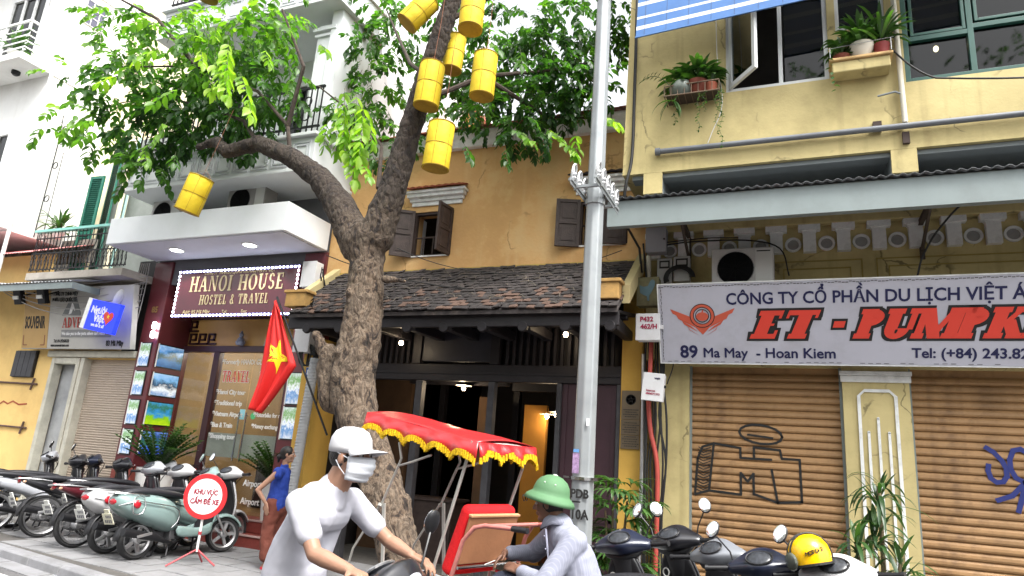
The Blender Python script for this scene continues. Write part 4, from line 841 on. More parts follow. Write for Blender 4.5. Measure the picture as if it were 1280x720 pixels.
# upper floors of the hostel
UW = mat('w_upper_white', (.6, .62, .63), .8, var=.04, scale=1, dirt=(.4, .4, .38), dirt_amt=.3, dscale=.8)
b = MB(); b.box(-11.4, -7.15, 9.4, 9.6, 6.0, 13); b.box(-7.35, -7.13, 8.2, 14, 6.62, 13); b.build('upper_facade', UW, h85)
MB().box(-7.3, -7.12, 9.3, 14, 4.86, 6.41).build('side_wall', UW, h85)
def balcony(zb, label):
    t = thing('hostel_balcony', label, 'balcony', (-9.2, 8.5, zb))
    f = MB(); f.box(-11.35, -7.08, 7.95, 9.4, zb+.06, zb+.62); f.box(-11.4, -7.03, 7.9, 9.4, zb, zb+.055); f.box(-11.4, -7.03, 7.88, 9.4, zb+.622, zb+.68); f.build('band', UW, t, bevel=.008)
    k = MB(); s = .36; x = -11.3
    while x < -7.3:
        for q in range(3):
            e = .035*q*1.5
            if q < 2: k.box(x+e, x+s-e, 7.932, 7.949, zb+.12+e, zb+.145+e); k.box(x+e, x+.025+e, 7.932, 7.949, zb+.145+e, zb+.54-e); k.box(x+e+.025, x+s-e, 7.932, 7.949, zb+.515-e, zb+.54-e); k.box(x+s-e-.025, x+s-e, 7.932, 7.949, zb+.2+e, zb+.515-e)
        x += s+.06
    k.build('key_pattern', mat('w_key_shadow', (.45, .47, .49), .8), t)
    r_ = MB(); z = zb+.7; r_.box(-11.3, -7.1, 7.98, 8.02, z+.85, z+.89); r_.box(-11.3, -7.1, 7.98, 8.02, z+.12, z+.15)
    x = -11.28
    while x < -7.1: r_.box(x, x+.018, 7.99, 8.01, z, z+.85); x += .115
    for x in np.arange(-11.1, -7.2, .46):
        for zc in (z+.35, z+.62): r_.lathe([(.075, -.008), (.092, -.008), (.092, .008), (.075, .008), (.075, -.008)], (x, 8.0, zc), 12, 'y')
    r_.build('iron_railing', BLACKM, t)
balcony(5.9, 'white Greek key balcony with black iron railing above the canopy'); balcony(9.12, 'upper white Greek key balcony behind the tree top')
for zb in (6.6, 9.82):
    c = thing('white_column', 'square white column on the %s hostel balcony' % ('lower' if zb < 7 else 'upper'), 'column', (-7.45, 8.4, zb))
    f = MB(); f.box(-7.66, -7.3, 8.25, 8.6, zb, zb+2.3); f.box(-7.7, -7.26, 8.21, 8.64, zb+2.05, zb+2.1); f.box(-7.73, -7.23, 8.18, 8.67, zb+2.15, zb+2.22); f.box(-7.6, -7.36, 8.238, 8.249, zb+.15, zb+1.95); f.build('shaft', UW, c, bevel=.01)
for zb in (6.4, 9.66):
    for x in (-10.4, -8.7):
        o = frame(x-.45, x+.45, zb+.1, zb+2.2, 9.33, .07, .07, TRIMW, h85, 'balcony_window', bars=(x,)); MB().box(x-.38, x+.38, 9.37, 9.38, zb+.17, zb+2.13).build('pane', GLASSD, o)
MB().box(-11.4, -7.1, 9.65, 14, 6.0, 6.1).build('slab', UW, h85); MB().box(-11.2, -7.4, 10.5, 10.6, 6.1, 13).build('room_back', DARKROOM, h85)
# AC units
def ac(label, x, y, z, w_=.78, h_=.55, name='air_conditioner', dark=False):
    t = thing(name, label, 'air conditioner', (x, y, z), group=None)
    body = mat('ac_dark', (.25, .24, .23), .5, var=.06, dirt=(.1, .1, .1), dirt_amt=.4) if dark else mat('ac_cream', (.42, .41, .4), .5, var=.05, dirt=(.18, .17, .16), dirt_amt=.4, dscale=3)
    MB().box(0, w_, 0, .3, 0, h_).build('casing', body, t, local=True, bevel=.012)
    f = MB(); f.lathe([(.225, 0), (.232, -.006), (.238, 0)], (.29, -.002, h_/2), 32, 'y'); f.build('fan_rim', body, t, local=True)
    f = MB(); f.lathe([(.222, -.002), (.1, -.0022), (.001, -.0024)], (.29, 0, h_/2), 32, 'y'); f.build('fan_recess', mat('fan_dark', (.05, .05, .055), .6), t, local=True)
    f = MB()
    for k in range(7): f.lathe([(.03*(k+1), -.003), (.03*(k+1)+.003, -.004), (.03*(k+1)+.006, -.003)], (.29, 0, h_/2), 24, 'y')
    for k in range(12): a = k*math.pi/6; f.tube([(.29+.02*math.cos(a), -.006, h_/2+.02*math.sin(a)), (.29+.225*math.cos(a), -.006, h_/2+.225*math.sin(a))], .0022, 4)
    f.build('grille', BLACKM, t, local=True)
    MB().box(w_-.22, w_-.02, -.006, -.0005, .02, h_-.02).build('side_cover', mat('ac_light', (.5, .5, .48), .5, var=.04), t, local=True, bevel=.003)
    MB().box(w_-.2, w_-.04, -.009, -.006, h_-.06, h_-.045).build('nameplate', INKB, t, local=True)
    MB().box(-.02, w_+.02, .0, .3, -.03, -.004).build('bracket', STEELG, t, local=True)
    return t
ac('boxy air conditioner mounted on the yellow wall above the shop sign', -.92, 8.62, 3.90, .75, .54)
ac('grey air conditioner standing on the white canopy below the Greek key band', -9.2, 8.35, 5.40, .85, .6, dark=True); ac('pale air conditioner standing on the canopy at its left end', -11.2, 8.45, 5.40, .75, .5)

# ============================================================ NUMBER 83 (yellow house, souvenir shop)
h83 = thing('souvenir_building', 'narrow yellow house with grey door, beige shutter and green upstairs louvres', 'building', (-13, 9, 0))
Y83 = mat('w_yellow_83', srgb('DDBB78'), .9, var=.1, scale=1.3, bump=.3, dirt=srgb('B89058'), dirt_amt=.5, dscale=1.5, streak=.15)
b = MB(); b.box(-19, -13.75, 9, 9.3, -.1, 4.5); b.box(-13.75, -11.42, 9, 9.3, 2.95, 4.5); b.box(-12.98, -12.82, 9.0, 9.3, -.1, 2.95); b.build('ground_wall', Y83, h83)
MB().box(-13.74, -12.99, 9.16, 9.2, -.05, 2.9).build('grey_door', mat('w_door_grey', (.3, .31, .32), .6, var=.2, scale=2, dirt=(.5, .5, .5), dirt_amt=.6, dscale=1), h83)
f = MB(); f.box(-13.78, -13.68, 8.94, 9.12, -.05, 2.96); f.box(-13.05, -12.95, 8.94, 9.12, -.05, 2.96); f.box(-13.68, -13.05, 8.94, 9.12, 2.84, 2.96); f.build('door_frame', mat('frame_cream', (.5, .48, .4), .6, var=.15, dirt=(.2, .18, .15), dirt_amt=.4, dscale=5), h83, bevel=.008)
MB().box(-12.9, -12.8, 8.93, 9.1, -.05, 2.96).build('shutter_jamb', MATS['frame_cream'], h83); MB().box(-13.9, -11.42, 8.9, 9.0, 2.97, 3.1).build('shutter_box', MATS['frame_cream'], h83, bevel=.02)
f = MB()
for k in range(64): z = -.03+k*.0455; f.prism([(9.1, z), (9.088, z+.008), (9.084, z+.022), (9.088, z+.036), (9.1, z+.043)], 'x', -12.8, -11.42)
f.box(-12.8, -11.42, 9.1, 9.12, -.05, 2.95); f.build('beige_shutter', mat('shutter_beige', srgb('AFA090'), .6, var=.05, dirt=(.3, .27, .24), dirt_amt=.3, dscale=2), h83)
# conduit pieces, scrawl
for z in (2.42, 1.55): MB().tube([(-15.5, 8.97, z+.02), (-14.1, 8.97, z)], .018, 8).tube([(-14.25, 8.96, z-.12), (-14.2, 8.96, z+.12)], .02, 8).build('gate_bar', mat('rusty_iron', (.1, .06, .05), .8, var=.3), h83)
stroke([(-15.6, 2.15), (-15.35, 2.2), (-15.3, 2.1), (-15.5, 1.98), (-15.3, 1.9), (-15.05, 2.05), (-14.9, 2.0), (-14.75, 2.06), (-14.55, 2.0), (-14.3, 2.02)], .03, 8.995, mat('spray_rust', (.35, .07, .03), .6), h83)
wv = thing('vent_grille', 'dark square vent grille hanging on the yellow wall left of the souvenir sign', 'grille', (-14.6, 8.9, 2.6)); f = MB(); f.box(-14.95, -14.3, 8.96, 8.999, 2.55, 3.1)
f.build('back', INKB, wv)
for k in range(4): MB().box(-14.95+k*.163, -14.95+k*.163+.15, 8.93, 8.958, 2.56, 3.09).build('grille_slat', mat('grille_grey', (.05, .05, .055), .6, var=.2), wv)
# sign of the souvenir shop
ss = thing('souvenir_sign', 'pale souvenir and adventures shop sign above the grey door', 'sign', (-14.5, 8.75, 3.1), rot=(R_(9), 0, 0))
MB().box(0, 3.12, 0, .12, 0, 1.22).build('sign_panel', mat('sign_cream', (.42, .41, .38), .5, var=.05, dirt=(.3, .28, .25), dirt_amt=.3), ss, local=True, bevel=.01)
f = MB(); f.box(.0, .78, -.006, -.001, .02, 1.2); f.build('tan_panel', mat('sign_tan', srgb('B08F5A'), .5, var=.05), ss, local=True)
f = MB()
for x, z, sx_, sz_ in ((.05, 1.1, 1, -1), (.7, 1.1, -1, -1), (.05, .08, 1, 1), (.7, .08, -1, 1)): f.box(min(x, x+sx_*.12), max(x, x+sx_*.12), -.009, -.007, z-.01, z+.01); f.box(x-.012, x+.012, -.009, -.007, min(z, z+sz_*.2), max(z, z+sz_*.2))
f.build('corner_marks', mat('mark_brown', srgb('7A4A35'), .5), ss, local=True)
def st(s, size, x, z, m=INKB, **k): return text(s, size, T(x, -.008, z) @ FRONT, m, ss, world=False, **k)
st('SOUVENIR', .34, .06, .42, bold=.009, sx=.38)
st('CÔNG TY TNHH MTV', .1, .84, 1.06, bold=.003, sx=.75); st('PHIÊU LƯU QUỐC TẾ', .1, .84, .94, bold=.003, sx=.75)
slab_text('ADVENTURES', .2, T(1.2, -.008, .42) @ FRONT, mat('adv_red', srgb('A83A30'), .5), ss, fit=1.34, world=False, ext=.002)
MB().box(1.18, 2.6, -.006, -.001, .23, .38).build('grey_bar', mat('bar_grey', (.2, .2, .2), .5), ss, local=True)
st("We take you to the parts others can't reach", .09, 1.2, .275, WHITEI, bold=.0015, sx=.76)
st('Tel: 04-39260628', .09, .98, .13, bold=.001, sx=.7); st('www.souvenirtour.com', .08, .9, .05, bold=.001, sx=.7); st('83 Mã Mây', .14, 2.48, .07, bold=.004, sx=.75)
f = MB(); f.prism([(1.16, .66), (1.38, 1.0), (1.42, .93), (1.5, 1.14), (1.72, .66)], 'y', -.006, -.001); f.build('mountain_logo', mat('logo_grey', (.16, .17, .17), .5), ss, local=True)
f = MB(); f.prism([(1.36, .68), (1.44, .92), (1.5, .84), (1.54, .74), (1.48, .8), (1.44, .7)], 'y', -.009, -.0065); f.build('logo_peak', WHITEI, ss, local=True)
for k, x in enumerate((.18, .9)):
    f = thing('sign_floodlight', 'black floodlight bracketed over the souvenir sign, %s one' % ('left' if k == 0 else 'right'), 'lamp', (-14.5+x, 8.45, 4.3)); MB().cbox((-14.4+x, 8.3, 4.06), (.22, .1, .28), (R_(20), 0, 0)).build('housing', BLACKM, f, bevel=.01); MB().cbox((-14.42+x, 8.24, 4.04), (.16, .02, .07), (R_(20), 0, 0)).build('lens', WL, f); MB().tube([(-14.4+x, 8.34, 4.1), (-14.4+x, 8.8, 4.36)], .015, 6).build('arm', BLACKM, f)
# blue flag-shaped screen
bs = thing('blue_banner', 'small bright blue projecting banner in front of the souvenir sign', 'banner', (-12.15, 8.35, 3.42), rot=(0, R_(9), 0))
BB = bpy.data.materials.new('banner_blue'); BB.use_nodes = True; q = BB.node_tree.nodes['Principled BSDF']; q.inputs['Base Color'].default_value = (.005, .02, .6, 1); q.inputs['Emission Color'].default_value = (.01, .03, .9, 1); q.inputs['Emission Strength'].default_value = .45
MB().box(0, 1.0, -.04, .04, 0, .66).build('face', BB, bs, local=True); bs.scale = (.8, 1, .85); MB().box(-.14, -.002, -.045, .045, -.0, .68).build('side_light', WL, bs, local=True)
def bt(s, size, x, z, **k): return text(s, size, T(x, -.043, z) @ FRONT, WHITEI, bs, world=False, **k)
bt('Người', .21, .08, .38, bold=.008, sx=.95); bt('Việt', .21, .25, .2, bold=.008); bt('we do it all', .1, .22, .09, bold=.003)
f = MB(); hp = []
for k in range(24): a = 2*math.pi*k/24; hp.append((.72+.0105*16*math.sin(a)**3, .33+.0105*(13*math.cos(a)-5*math.cos(2*a)-2*math.cos(3*a)-math.cos(4*a))))
f.prism(hp, 'y', -.046, -.041); f.build('heart', REDI, bs, local=True)
f = MB(); f.prism([(.72+(.05 if k % 2 == 0 else .02)*math.cos(math.pi/2+k*math.pi/5), .35+(.05 if k % 2 == 0 else .02)*math.sin(math.pi/2+k*math.pi/5)) for k in range(10)], 'y', -.049, -.0465); f.build('star', mat('star_yellow', (.75, .6, .03), .5), bs, local=True)
f = MB().tube([(-12.2, 8.35, 4.05), (-12.2, 8.9, 4.05)], .012, 6).build('bracket', BLACKM, bs)
# iron awning of 83
aw8 = thing('small_iron_awning', 'narrow pale corrugated awning above the souvenir sign', 'awning', (-14, 8.3, 4.4)); f = MB(); vs = []; fs = []; n = 150
for i in range(n+1):
    x = -17+4.7*i/n; z = .012*math.cos(x*2*math.pi/.1); vs += [(x, 8.0, 4.26+z), (x, 8.99, 4.52+z)]
    if i: fs.append((2*i-2, 2*i, 2*i+1, 2*i-1))
f.add(vs, fs); o = f.build('sheet', mat('sheet_pale', (.35, .36, .38), .5, var=.1), aw8); q = o.modifiers.new('t', 'SOLIDIFY'); q.thickness = .004
MB().box(-17, -12.3, 8.02, 8.04, 4.12, 4.24).build('fascia', STEELG, aw8); MB().box(-12.34, -12.3, 8.04, 8.98, 4.12, 4.24).build('end_bar', STEELG, aw8)
# flat black sheet on the wall between 83 and 85, behind the cables
MB().box(-11.9, -11.42, 8.98, 9.0, 3.1, 4.9).build('black_sheet', INKB, h83)
# balcony of 83
b8 = thing('iron_balcony', 'black wrought iron balcony with turquoise handrail on the yellow house', 'balcony', (-12.8, 8.5, 4.55))
MB().box(-14.2, -11.44, 8.3, 10.0, 4.42, 4.56).build('slab', mat('w_slab_dirty', (.35, .32, .28), .9, var=.2, dirt=(.08, .07, .06), dirt_amt=.7, dscale=2), b8)
MB().box(-14.24, -11.44, 8.28, 8.38, 5.42, 5.47).build('handrail', mat('turquoise_rail', (.22, .5, .44), .5, var=.1), b8)
r_ = MB(); x = -14.2
r_.box(-14.2, -11.44, 8.32, 8.34, 4.62, 4.64); r_.box(-14.2, -11.44, 8.32, 8.34, 5.28, 5.3); r_.box(-14.2, -11.44, 8.32, 8.34, 4.96, 4.98)
while x < -11.46:
    r_.tube([(x, 8.33, 4.6), (x+.03, 8.33, 4.75), (x-.03, 8.33, 4.95), (x+.035, 8.33, 5.15), (x, 8.33, 5.42)], .009, 5); r_.tube([(x+.05, 8.33, 4.62), (x-.02, 8.33, 4.8), (x+.05, 8.33, 4.97)], .007, 5); x += .105
for k in range(14): r_.tube([(-14.19, 8.36+k*.12, 4.6), (-14.19, 8.36+k*.12, 5.42)], .009, 5)
r_.build('ironwork', BLACKM, b8)
# upper wall of 83, green louvred doors
MB().box(-15.4, -11.42, 10.0, 10.3, 4.5, 12).build('upper_wall', mat('w_yellow_upper', srgb('EADFC0'), .9, var=.06, scale=1, dirt=srgb('D0B070'), dirt_amt=.4), h83)  # yellow wall; overexposed brightness put into the pale colour
MB().box(-15.4, -11.42, 9.0, 14, 4.5, 4.56).build('floor_slab', WHITEP, h83)
LG, LB = mat('louvre_green', (.015, .12, .085), .5, var=.1), mat('louvre_pale', (.3, .48, .45), .6, var=.1)
def louvre(hx, y, z0, z1, wd, ang, mm, lab):
    M_ = T(hx, y, z0) @ Matrix.Rotation(R_(ang), 4, 'Z'); h_ = z1-z0
    m = MB(); m.M = M_; m.box(0, .06, -.02, .02, 0, h_); m.box(wd-.06, wd, -.02, .02, 0, h_)
    for a in (0, h_*.38, h_-.07): m.box(.06, wd-.06, -.02, .02, a, a+.07)
    m.box(.06, wd-.06, .018, .022, .06, h_-.06); o = m.build('louvred_door', mm, h83, label=lab); m = MB(); m.M = M_; z = .09
    while z < h_-.1:
        if not (h_*.38-.03 < z < h_*.38+.08): m.add([(.06, -.018, z), (wd-.06, -.018, z), (wd-.06, .012, z+.028), (.06, .012, z+.028), (.06, -.014, z-.006), (wd-.06, -.014, z-.006), (wd-.06, .016, z+.022), (.06, .016, z+.022)], [(0, 1, 2, 3), (7, 6, 5, 4), (0, 4, 5, 1), (2, 6, 7, 3)])
        z += .05
    m.build('louvre_slats', mm, o)
louvre(-14.95, 9.6, 5.0, 7.3, .42, 4, LG, 'folded dark green louvred door, outermost'); louvre(-14.85, 9.98, 5.0, 7.95, .62, -22, LG, 'dark green louvred door angled out')
louvre(-14.2, 9.97, 5.0, 8.2, .55, -30, LB, 'pale turquoise louvred door'); louvre(-13.5, 9.96, 5.0, 7.6, .6, 4, LB, 'pale turquoise louvred door beside the canopy')
louvre(-12.75, 9.96, 5.0, 7.6, .6, 0, LB, 'pale turquoise louvred door partly behind the canopy')
MB().box(-14.66, -12.1, 9.94, 9.999, 4.6, 8.3).build('door_recess', mat('w_recess_dim', (.25, .27, .25), .9), h83)
for x in (-15.38, -14.28): MB().box(x, x+.28, 9.9, 9.999 if x < -15 else 9.93, 4.6, 9.6).build('pilaster', mat('w_pilaster_pale', srgb('F2E6C8'), .9, var=.04), h83)
# low tin-roofed lean-to beside it
lt_ = thing('tin_roof_shed', 'small yellow lean-to with faded red tin roof left of the iron balcony', 'shed', (-15.6, 8.7, 4.5))
MB().box(-17.5, -14.5, 8.95, 9.0, 4.5, 5.2).build('wall', Y83, lt_); f = MB(); vs = []; fs = []; n = 80
for i in range(n+1): x = -17.6+3.3*i/n; z = .012*math.cos(x*2*math.pi/.09); vs += [(x, 8.4, 5.06+z), (x, 9.6, 5.6+z)]; fs += [(2*i-2, 2*i, 2*i+1, 2*i-1)] if i else []
f.add(vs, fs); f.build('tin_sheet', mat('tin_red', srgb('C07A7A'), .6, var=.15, dirt=(.4, .3, .25), dirt_amt=.5), lt_)
MB().box(-17.6, -14.3, 9.6, 9.66, 5.2, 5.75).build('grimy_parapet', mat('w_moss', (.14, .13, .11), .95, var=.5, scale=5, dirt=(.5, .5, .48), dirt_amt=.6, dscale=3), lt_)

# ============================================================ NUMBER 81 (tall white building at the far left)
h81 = thing('tall_white_building', 'tall white building with balconies at the far left edge', 'building', (-19, 8.4, 0))
b = MB(); b.box(-24, -15.4, 8.44, 16, 5.6, 18); b.build('wall', WHITEP, h81)
b = MB(); b.box(-24, -15.42, 8.6, 8.62, 0, 5.6)
for zb in (5.62, 9.36, 12.6):
    t = MB().box(-24, -15.38, 7.72, 8.44, zb, zb+.16).build('balcony_slab', WHITEP, h81, bevel=.01)
    r_ = MB(); r_.box(-24, -15.4, 7.76, 7.8, zb+.95, zb+1.0); r_.box(-15.44, -15.4, 7.8, 8.44, zb+.95, zb+1.0)
    for z in (.3, .45, .6, .75): r_.box(-24, -15.4, 7.77, 7.79, zb+z, zb+z+.025); r_.box(-15.43, -15.41, 7.8, 8.44, zb+z, zb+z+.025)
    for x in np.arange(-23.5, -15.4, .9): r_.box(x, x+.04, 7.765, 7.795, zb+.16, zb+.95)
    r_.build('railing', mat('rail_white', (.7, .7, .7), .5), t)
    wn = frame(-17.6, -16.2, zb+.5, zb+2.4, 8.38, .07, .05, TRIMW, h81, 'window', bars=(-17.1, -16.65)); MB().box(-17.53, -16.27, 8.43, 8.437, zb+.57, zb+2.33).build('pane', GLASSD, wn)
f = MB(); f.box(-17.55, -16.25, 8.431, 8.439, 0, 1)
sw = MB(); X = -15.385
sw.box(X-.02, X, 8.78, 9.28, 11.0, 11.65); o = sw.build('side_window', mat('window_slate', (.1, .1, .15), .3), h81)
f = MB()
for z in (11.0, 11.22, 11.44, 11.63): f.box(X, X+.01, 8.78, 9.28, z, z+.02)
for y in (8.78, 8.95, 9.12, 9.26): f.box(X, X+.01, y, y+.02, 11.0, 11.65)
f.build('side_window_bars', WL, h81)
MB().box(-15.399, -15.38, 8.44, 16, 9.36, 9.5).box(-15.399, -15.37, 9.0, 16, 11.85, 11.95).build('string_course', WHITEP, h81)
MB().tube([(-15.36, 8.42, 4.5), (-15.36, 8.42, 12)], .04, 8).build('down_pipe', TRIMW, h81)
f = thing('soffit_lamp', 'small dark lamp under the lowest visible balcony at far left', 'lamp', (-16.2, 8.1, 9.3)); MB().lathe([(.09, 0), (.09, -.06), (.05, -.1)], (-16.1, 8.1, 9.358), 14).build('lamp_body', BLACKM, f)
# iron scroll bracket
f = MB(); f.tube([(-15.3, 8.9, 5.6), (-15.3, 8.9, 8.0), (-15.2, 8.8, 8.5)], .012, 5); f.tube([(-15.0, 8.9, 5.6), (-15.02, 8.9, 7.6)], .008, 5)
for z in (6.5, 7.3, 7.9, 8.2): f.lathe([(.07, -.008), (.085, -.008), (.085, .008), (.07, .008), (.07, -.008)], (-15.2, 8.9, z), 12, 'y')
tag(f.build('scroll_bracket', BLACKM, None), 'thin scrolled iron drain bracket standing up against the white side wall', 'bracket')
# background buildings behind the roofs
gb = thing('gabled_villa', 'orange gabled house seen between the lanterns behind the tiled roof', 'building', (-7.2, 14, 0))
MB().prism([(-8.9, 0), (-6.1, 0), (-6.1, 8.6), (-7.5, 10.4), (-8.9, 8.6)], 'y', 13, 17).build('wall', mat('w_gable_orange', srgb('E8B070'), .9, var=.08, dirt=(.5, .3, .15), dirt_amt=.3), gb)
f = MB()
for s in (-1, 1): f.prism([(-7.5, 10.45), (-7.5, 10.6), (-7.5+s*1.65, 8.45), (-7.5+s*1.65, 8.3)], 'y', 12.8, 17.1)
f.build('roof', TILER, gb)
wb_ = thing('distant_white_block', 'pale block of flats far behind the tree crown', 'building', (-14, 24, 0))
MB().box(-22, -13, 24, 30, 0, 18).build('wall', WHITEP, wb_)
for r in range(4):
    for c in range(5): o = MB().box(-21.5+c*1.75, -20.6+c*1.75, 23.97, 24.0, 6+r*3, 7.5+r*3).build('window', mat('window_slate', (.1, .1, .15), .3), wb_)

# ============================================================ the other side of the street (behind the photographer; seen in window reflections)
for x, wd, h_, c, lab in ((-14, 7, 8, 'CFC6A8', 'cream'), (-6.8, 6, 9.5, 'B5B8B0', 'grey'), (-.6, 6.5, 8, 'C9A76A', 'ochre'), (6.2, 6, 10, 'C8C0B0', 'pale'), (12.4, 7, 8, 'A8A090', 'brownish')):
    t = thing('house_across_street', '%s terraced house across the street behind the photographer' % lab, 'building', (x, -9.5, -.12))
    MB().box(x-wd/2, x+wd/2, -15, -9.5, -.12, h_).build('wall', mat('w_across_'+lab, tuple(q*.8 for q in srgb(c)), .9, var=.12, dirt=(.15, .13, .1), dirt_amt=.5, streak=.2), t)
    for r in range(2):
        for k in range(3): MB().box(x-wd/2+.7+k*wd/3.2, x-wd/2+1.7+k*wd/3.2, -9.495, -9.46, .9+r*3.2, 2.7+r*3.2).build('window', mat('window_slate', (.1, .1, .15), .3), t)
    MB().box(x-wd/2, x+wd/2, -9.5, -8.6, 3.3, 3.42).build('awning', STEELG, t)

# ============================================================ FITTINGS on the right house edge
def ebox(name, label, cat, x0, x1, y0, y1, z0, z1, m, knob=True, bev=.012):
    t = thing(name, label, cat, ((x0+x1)/2, y1, z0)); MB().box(x0, x1, y0+.02, y1, z0, z1).build('case', m, t, bevel=bev); MB().box(x0-.006, x1+.006, y0, y0+.018, z0-.006, z1+.006).build('door', m, t, bevel=bev*.7)
    if knob: MB().lathe([(.014, 0), (.014, -.012), (.006, -.014)], (x1-.02, y0, (z0+z1)/2), 10, 'y').build('lock', BLACKP, t)
    return t
ebox('junction_box', 'plain grey metal junction box under the awning end', 'electrical box', -1.80, -1.53, 8.72, 8.9, 4.48, 4.83, mat('box_grey', (.27, .27, .29), .5, var=.06))
for k, (x0, x1, z0) in enumerate(((-1.66, -1.47, 4.08), (-1.44, -1.23, 4.10))):
    t = ebox('electric_meter', ['left of two small electric meters above the sign corner', 'right of two small electric meters, behind the cable coil'][k], 'meter', x0, x1, 8.86, 9.0, z0, z0+.34, mat('meter_grey', (.36, .36, .35), .5, var=.08), False)
    MB().box(x0+.025, x1-.025, 8.853, 8.859, z0+.2, z0+.31).build('meter_window', INKB, t); MB().box(x0+.045, x1-.045, 8.849, 8.852, z0+.225, z0+.285).build('dial', mat('dial', (.3, .3, .3), .4), t)
t = ebox('painted_box', 'rusty box painted with a blue rooster hanging left of the big sign', 'electrical box', -1.87, -1.59, 8.58, 8.75, 3.70, 4.08, mat('box_rusty', (.13, .12, .06), .7, var=.35, scale=6, dirt=(.07, .04, .02), dirt_amt=.6, dscale=8), False, .004)
f = MB(); rp = [(-.09, .0), (-.1, .12), (-.05, .09), (0, .1), (.03, .18), (.06, .2), (.085, .17), (.08, .1), (.05, .02), (.02, -.04), (.02, -.12), (0, -.12), (-.01, -.05), (-.05, -.03)]
f.prism([(-1.73+a*1.1, 3.87+b*.9) for a, b in rp], 'y', 8.572, 8.578); f.build('rooster_drawing', mat('paint_blue_grey', (.1, .17, .2), .7, var=.2), t)
t = ebox('meter_cabinet', 'white plastic cabinet lettered P432 beside the sign', 'electrical box', -1.84, -1.54, 8.42, 8.6, 3.21, 3.55, OFFW, False, .02)
text('P432', .085, at(-1.79, 8.415, 3.45), mat('ink_crimson', (.3, .02, .06), .5), t, bold=.003); text('462/H', .085, at(-1.78, 8.415, 3.355), MATS['ink_crimson'], t, bold=.003); MB().box(-1.54, -1.50, 8.46, 8.5, 3.36, 3.41).build('latch', OFFW, t)
t = ebox('telecom_box', 'white telecom box tilted slightly on the cables below the P432 cabinet', 'electrical box', -.13, .13, -.07, .07, -.17, .17, OFFW, False, .008); t.location = (-1.63, 8.6, 2.63); t.rotation_euler = (0, R_(5), 0)
for c in t.children: c.location = (0, 0, 0)
for s, x, z, sz, m_ in (('vnpt', .01, .1, .04, INK), ('Internet', -.08, -.06, .035, MATS['ink_crimson']), ('0904571373', -.08, -.1, .035, MATS['ink_crimson'])): text(s, sz, T(x, -.073, z) @ FRONT, m_, t, world=False, bold=.001)
MB().lathe([(.018, 0), (.018, -.03)], (.14, 0, .02), 10, 'y').build('padlock', BLACKM, t, local=True)
tag(MB().tube([(-1.79, 8.9, 4.48), (-1.79, 8.9, 4.08)], .035, 10).build('pvc_pipe', PVC, smooth=True), 'cream plastic pipe joining the grey box and the rooster box', 'pipe')
tag(MB().ctube([(-1.70, 8.75, 3.25), (-1.71, 8.75, 2.9), (-1.73, 8.78, 2.5), (-1.70, 8.8, 2.1), (-1.62, 8.8, 1.75), (-1.60, 8.8, 1.3), (-1.62, 8.8, -.05)], .03, 10).build('red_conduit', REDTUBE, smooth=True), 'bent red plastic conduit running down between the two yellow pillars', 'pipe')
tag(MB().tube([(-1.82, 8.85, 3.1), (-1.81, 8.85, 1.6), (-1.83, 8.85, -.05)], .028, 10).build('steel_conduit', ALU, smooth=True), 'straight steel conduit beside the red one', 'pipe')
cb = MB()
for k in range(9):
    x = -1.78+k*.03; cb.ctube([(x, 8.82-.01*k, 3.35+rng.uniform(-.1, .1)), (x+rng.uniform(-.03, .04), 8.8, 2.9), (x+rng.uniform(-.03, .06), 8.8, 2.3), (x+rng.uniform(-.02, .08), 8.82, 1.7), (x+rng.uniform(-.02, .04), 8.85, 1.0), (x, 8.9, .1)], rng.uniform(.006, .016), 6)
for k in range(4): cb.ctube([(-1.36+.2*math.cos(a)*(1-.08*k), 8.83-.01*k, 4.12+.18*math.sin(a)*(1-.08*k)) for a in np.linspace(.1, math.pi+.3, 12)], .014, 6)
cb.ctube([(-1.54, 8.82, 4.6), (-1.2, 8.8, 4.62), (-.5, 8.8, 4.6), (-.1, 8.75, 4.45), (.0, 8.8, 4.1)], .01, 6); cb.ctube([(-1.53, 8.82, 4.64), (-1.0, 8.8, 4.66), (-.6, 8.8, 4.64)], .008, 6)
cb.ctube([(-1.5, 8.8, 2.7), (-1.42, 8.8, 3.0), (-1.5, 8.8, 3.4)], .008, 6)
tag(cb.build('cable_bundle', CABLE, smooth=True), 'tangle of black cables coiled round the meters and falling beside the red conduit', 'cables')
tag(MB().ctube([(-1.86, 8.06, 8.2), (-1.86, 8.05, 6.5), (-1.87, 8.05, 5.6), (-1.93, 8.02, 5.2), (-1.98, 8.1, 4.9)], .022, 8).build('downfall_cable', CABLE, smooth=True), 'thick black cable hanging down the corner of the pale yellow upper wall', 'cable')
tag(MB().ctube([(-1.83, 8.7, 4.6), (-1.80, 8.72, 4.3), (-1.76, 8.7, 4.0)], .014, 6).tube([(-1.98, 8.1, 4.75), (-1.86, 8.6, 4.5), (-1.85, 8.75, 4.2)], .018, 6).build('entry_cable', CABLE, smooth=True), 'short black cable passing under the awning to the boxes', 'cable')
tag(MB().tube(catenary((1.2, 8.0, 6.6), (1.6, 7.95, 6.12), .06, 8)+catenary((1.6, 7.95, 6.12), (4.5, 7.9, 5.9), .1, 10)[1:], .011, 6).build('wall_cable', CABLE, smooth=True), 'thin black cable sagging under the green window from the plant ledge', 'cable')
tag(MB().ctube([(1.35, 8.55, 3.95), (1.42, 8.5, 4.2), (1.6, 8.4, 4.5), (1.9, 8.2, 4.75), (2.6, 8.0, 4.85)], .012, 6).build('sign_cable', CABLE, smooth=True), 'black cable arching from the sign top up under the awning', 'cable')
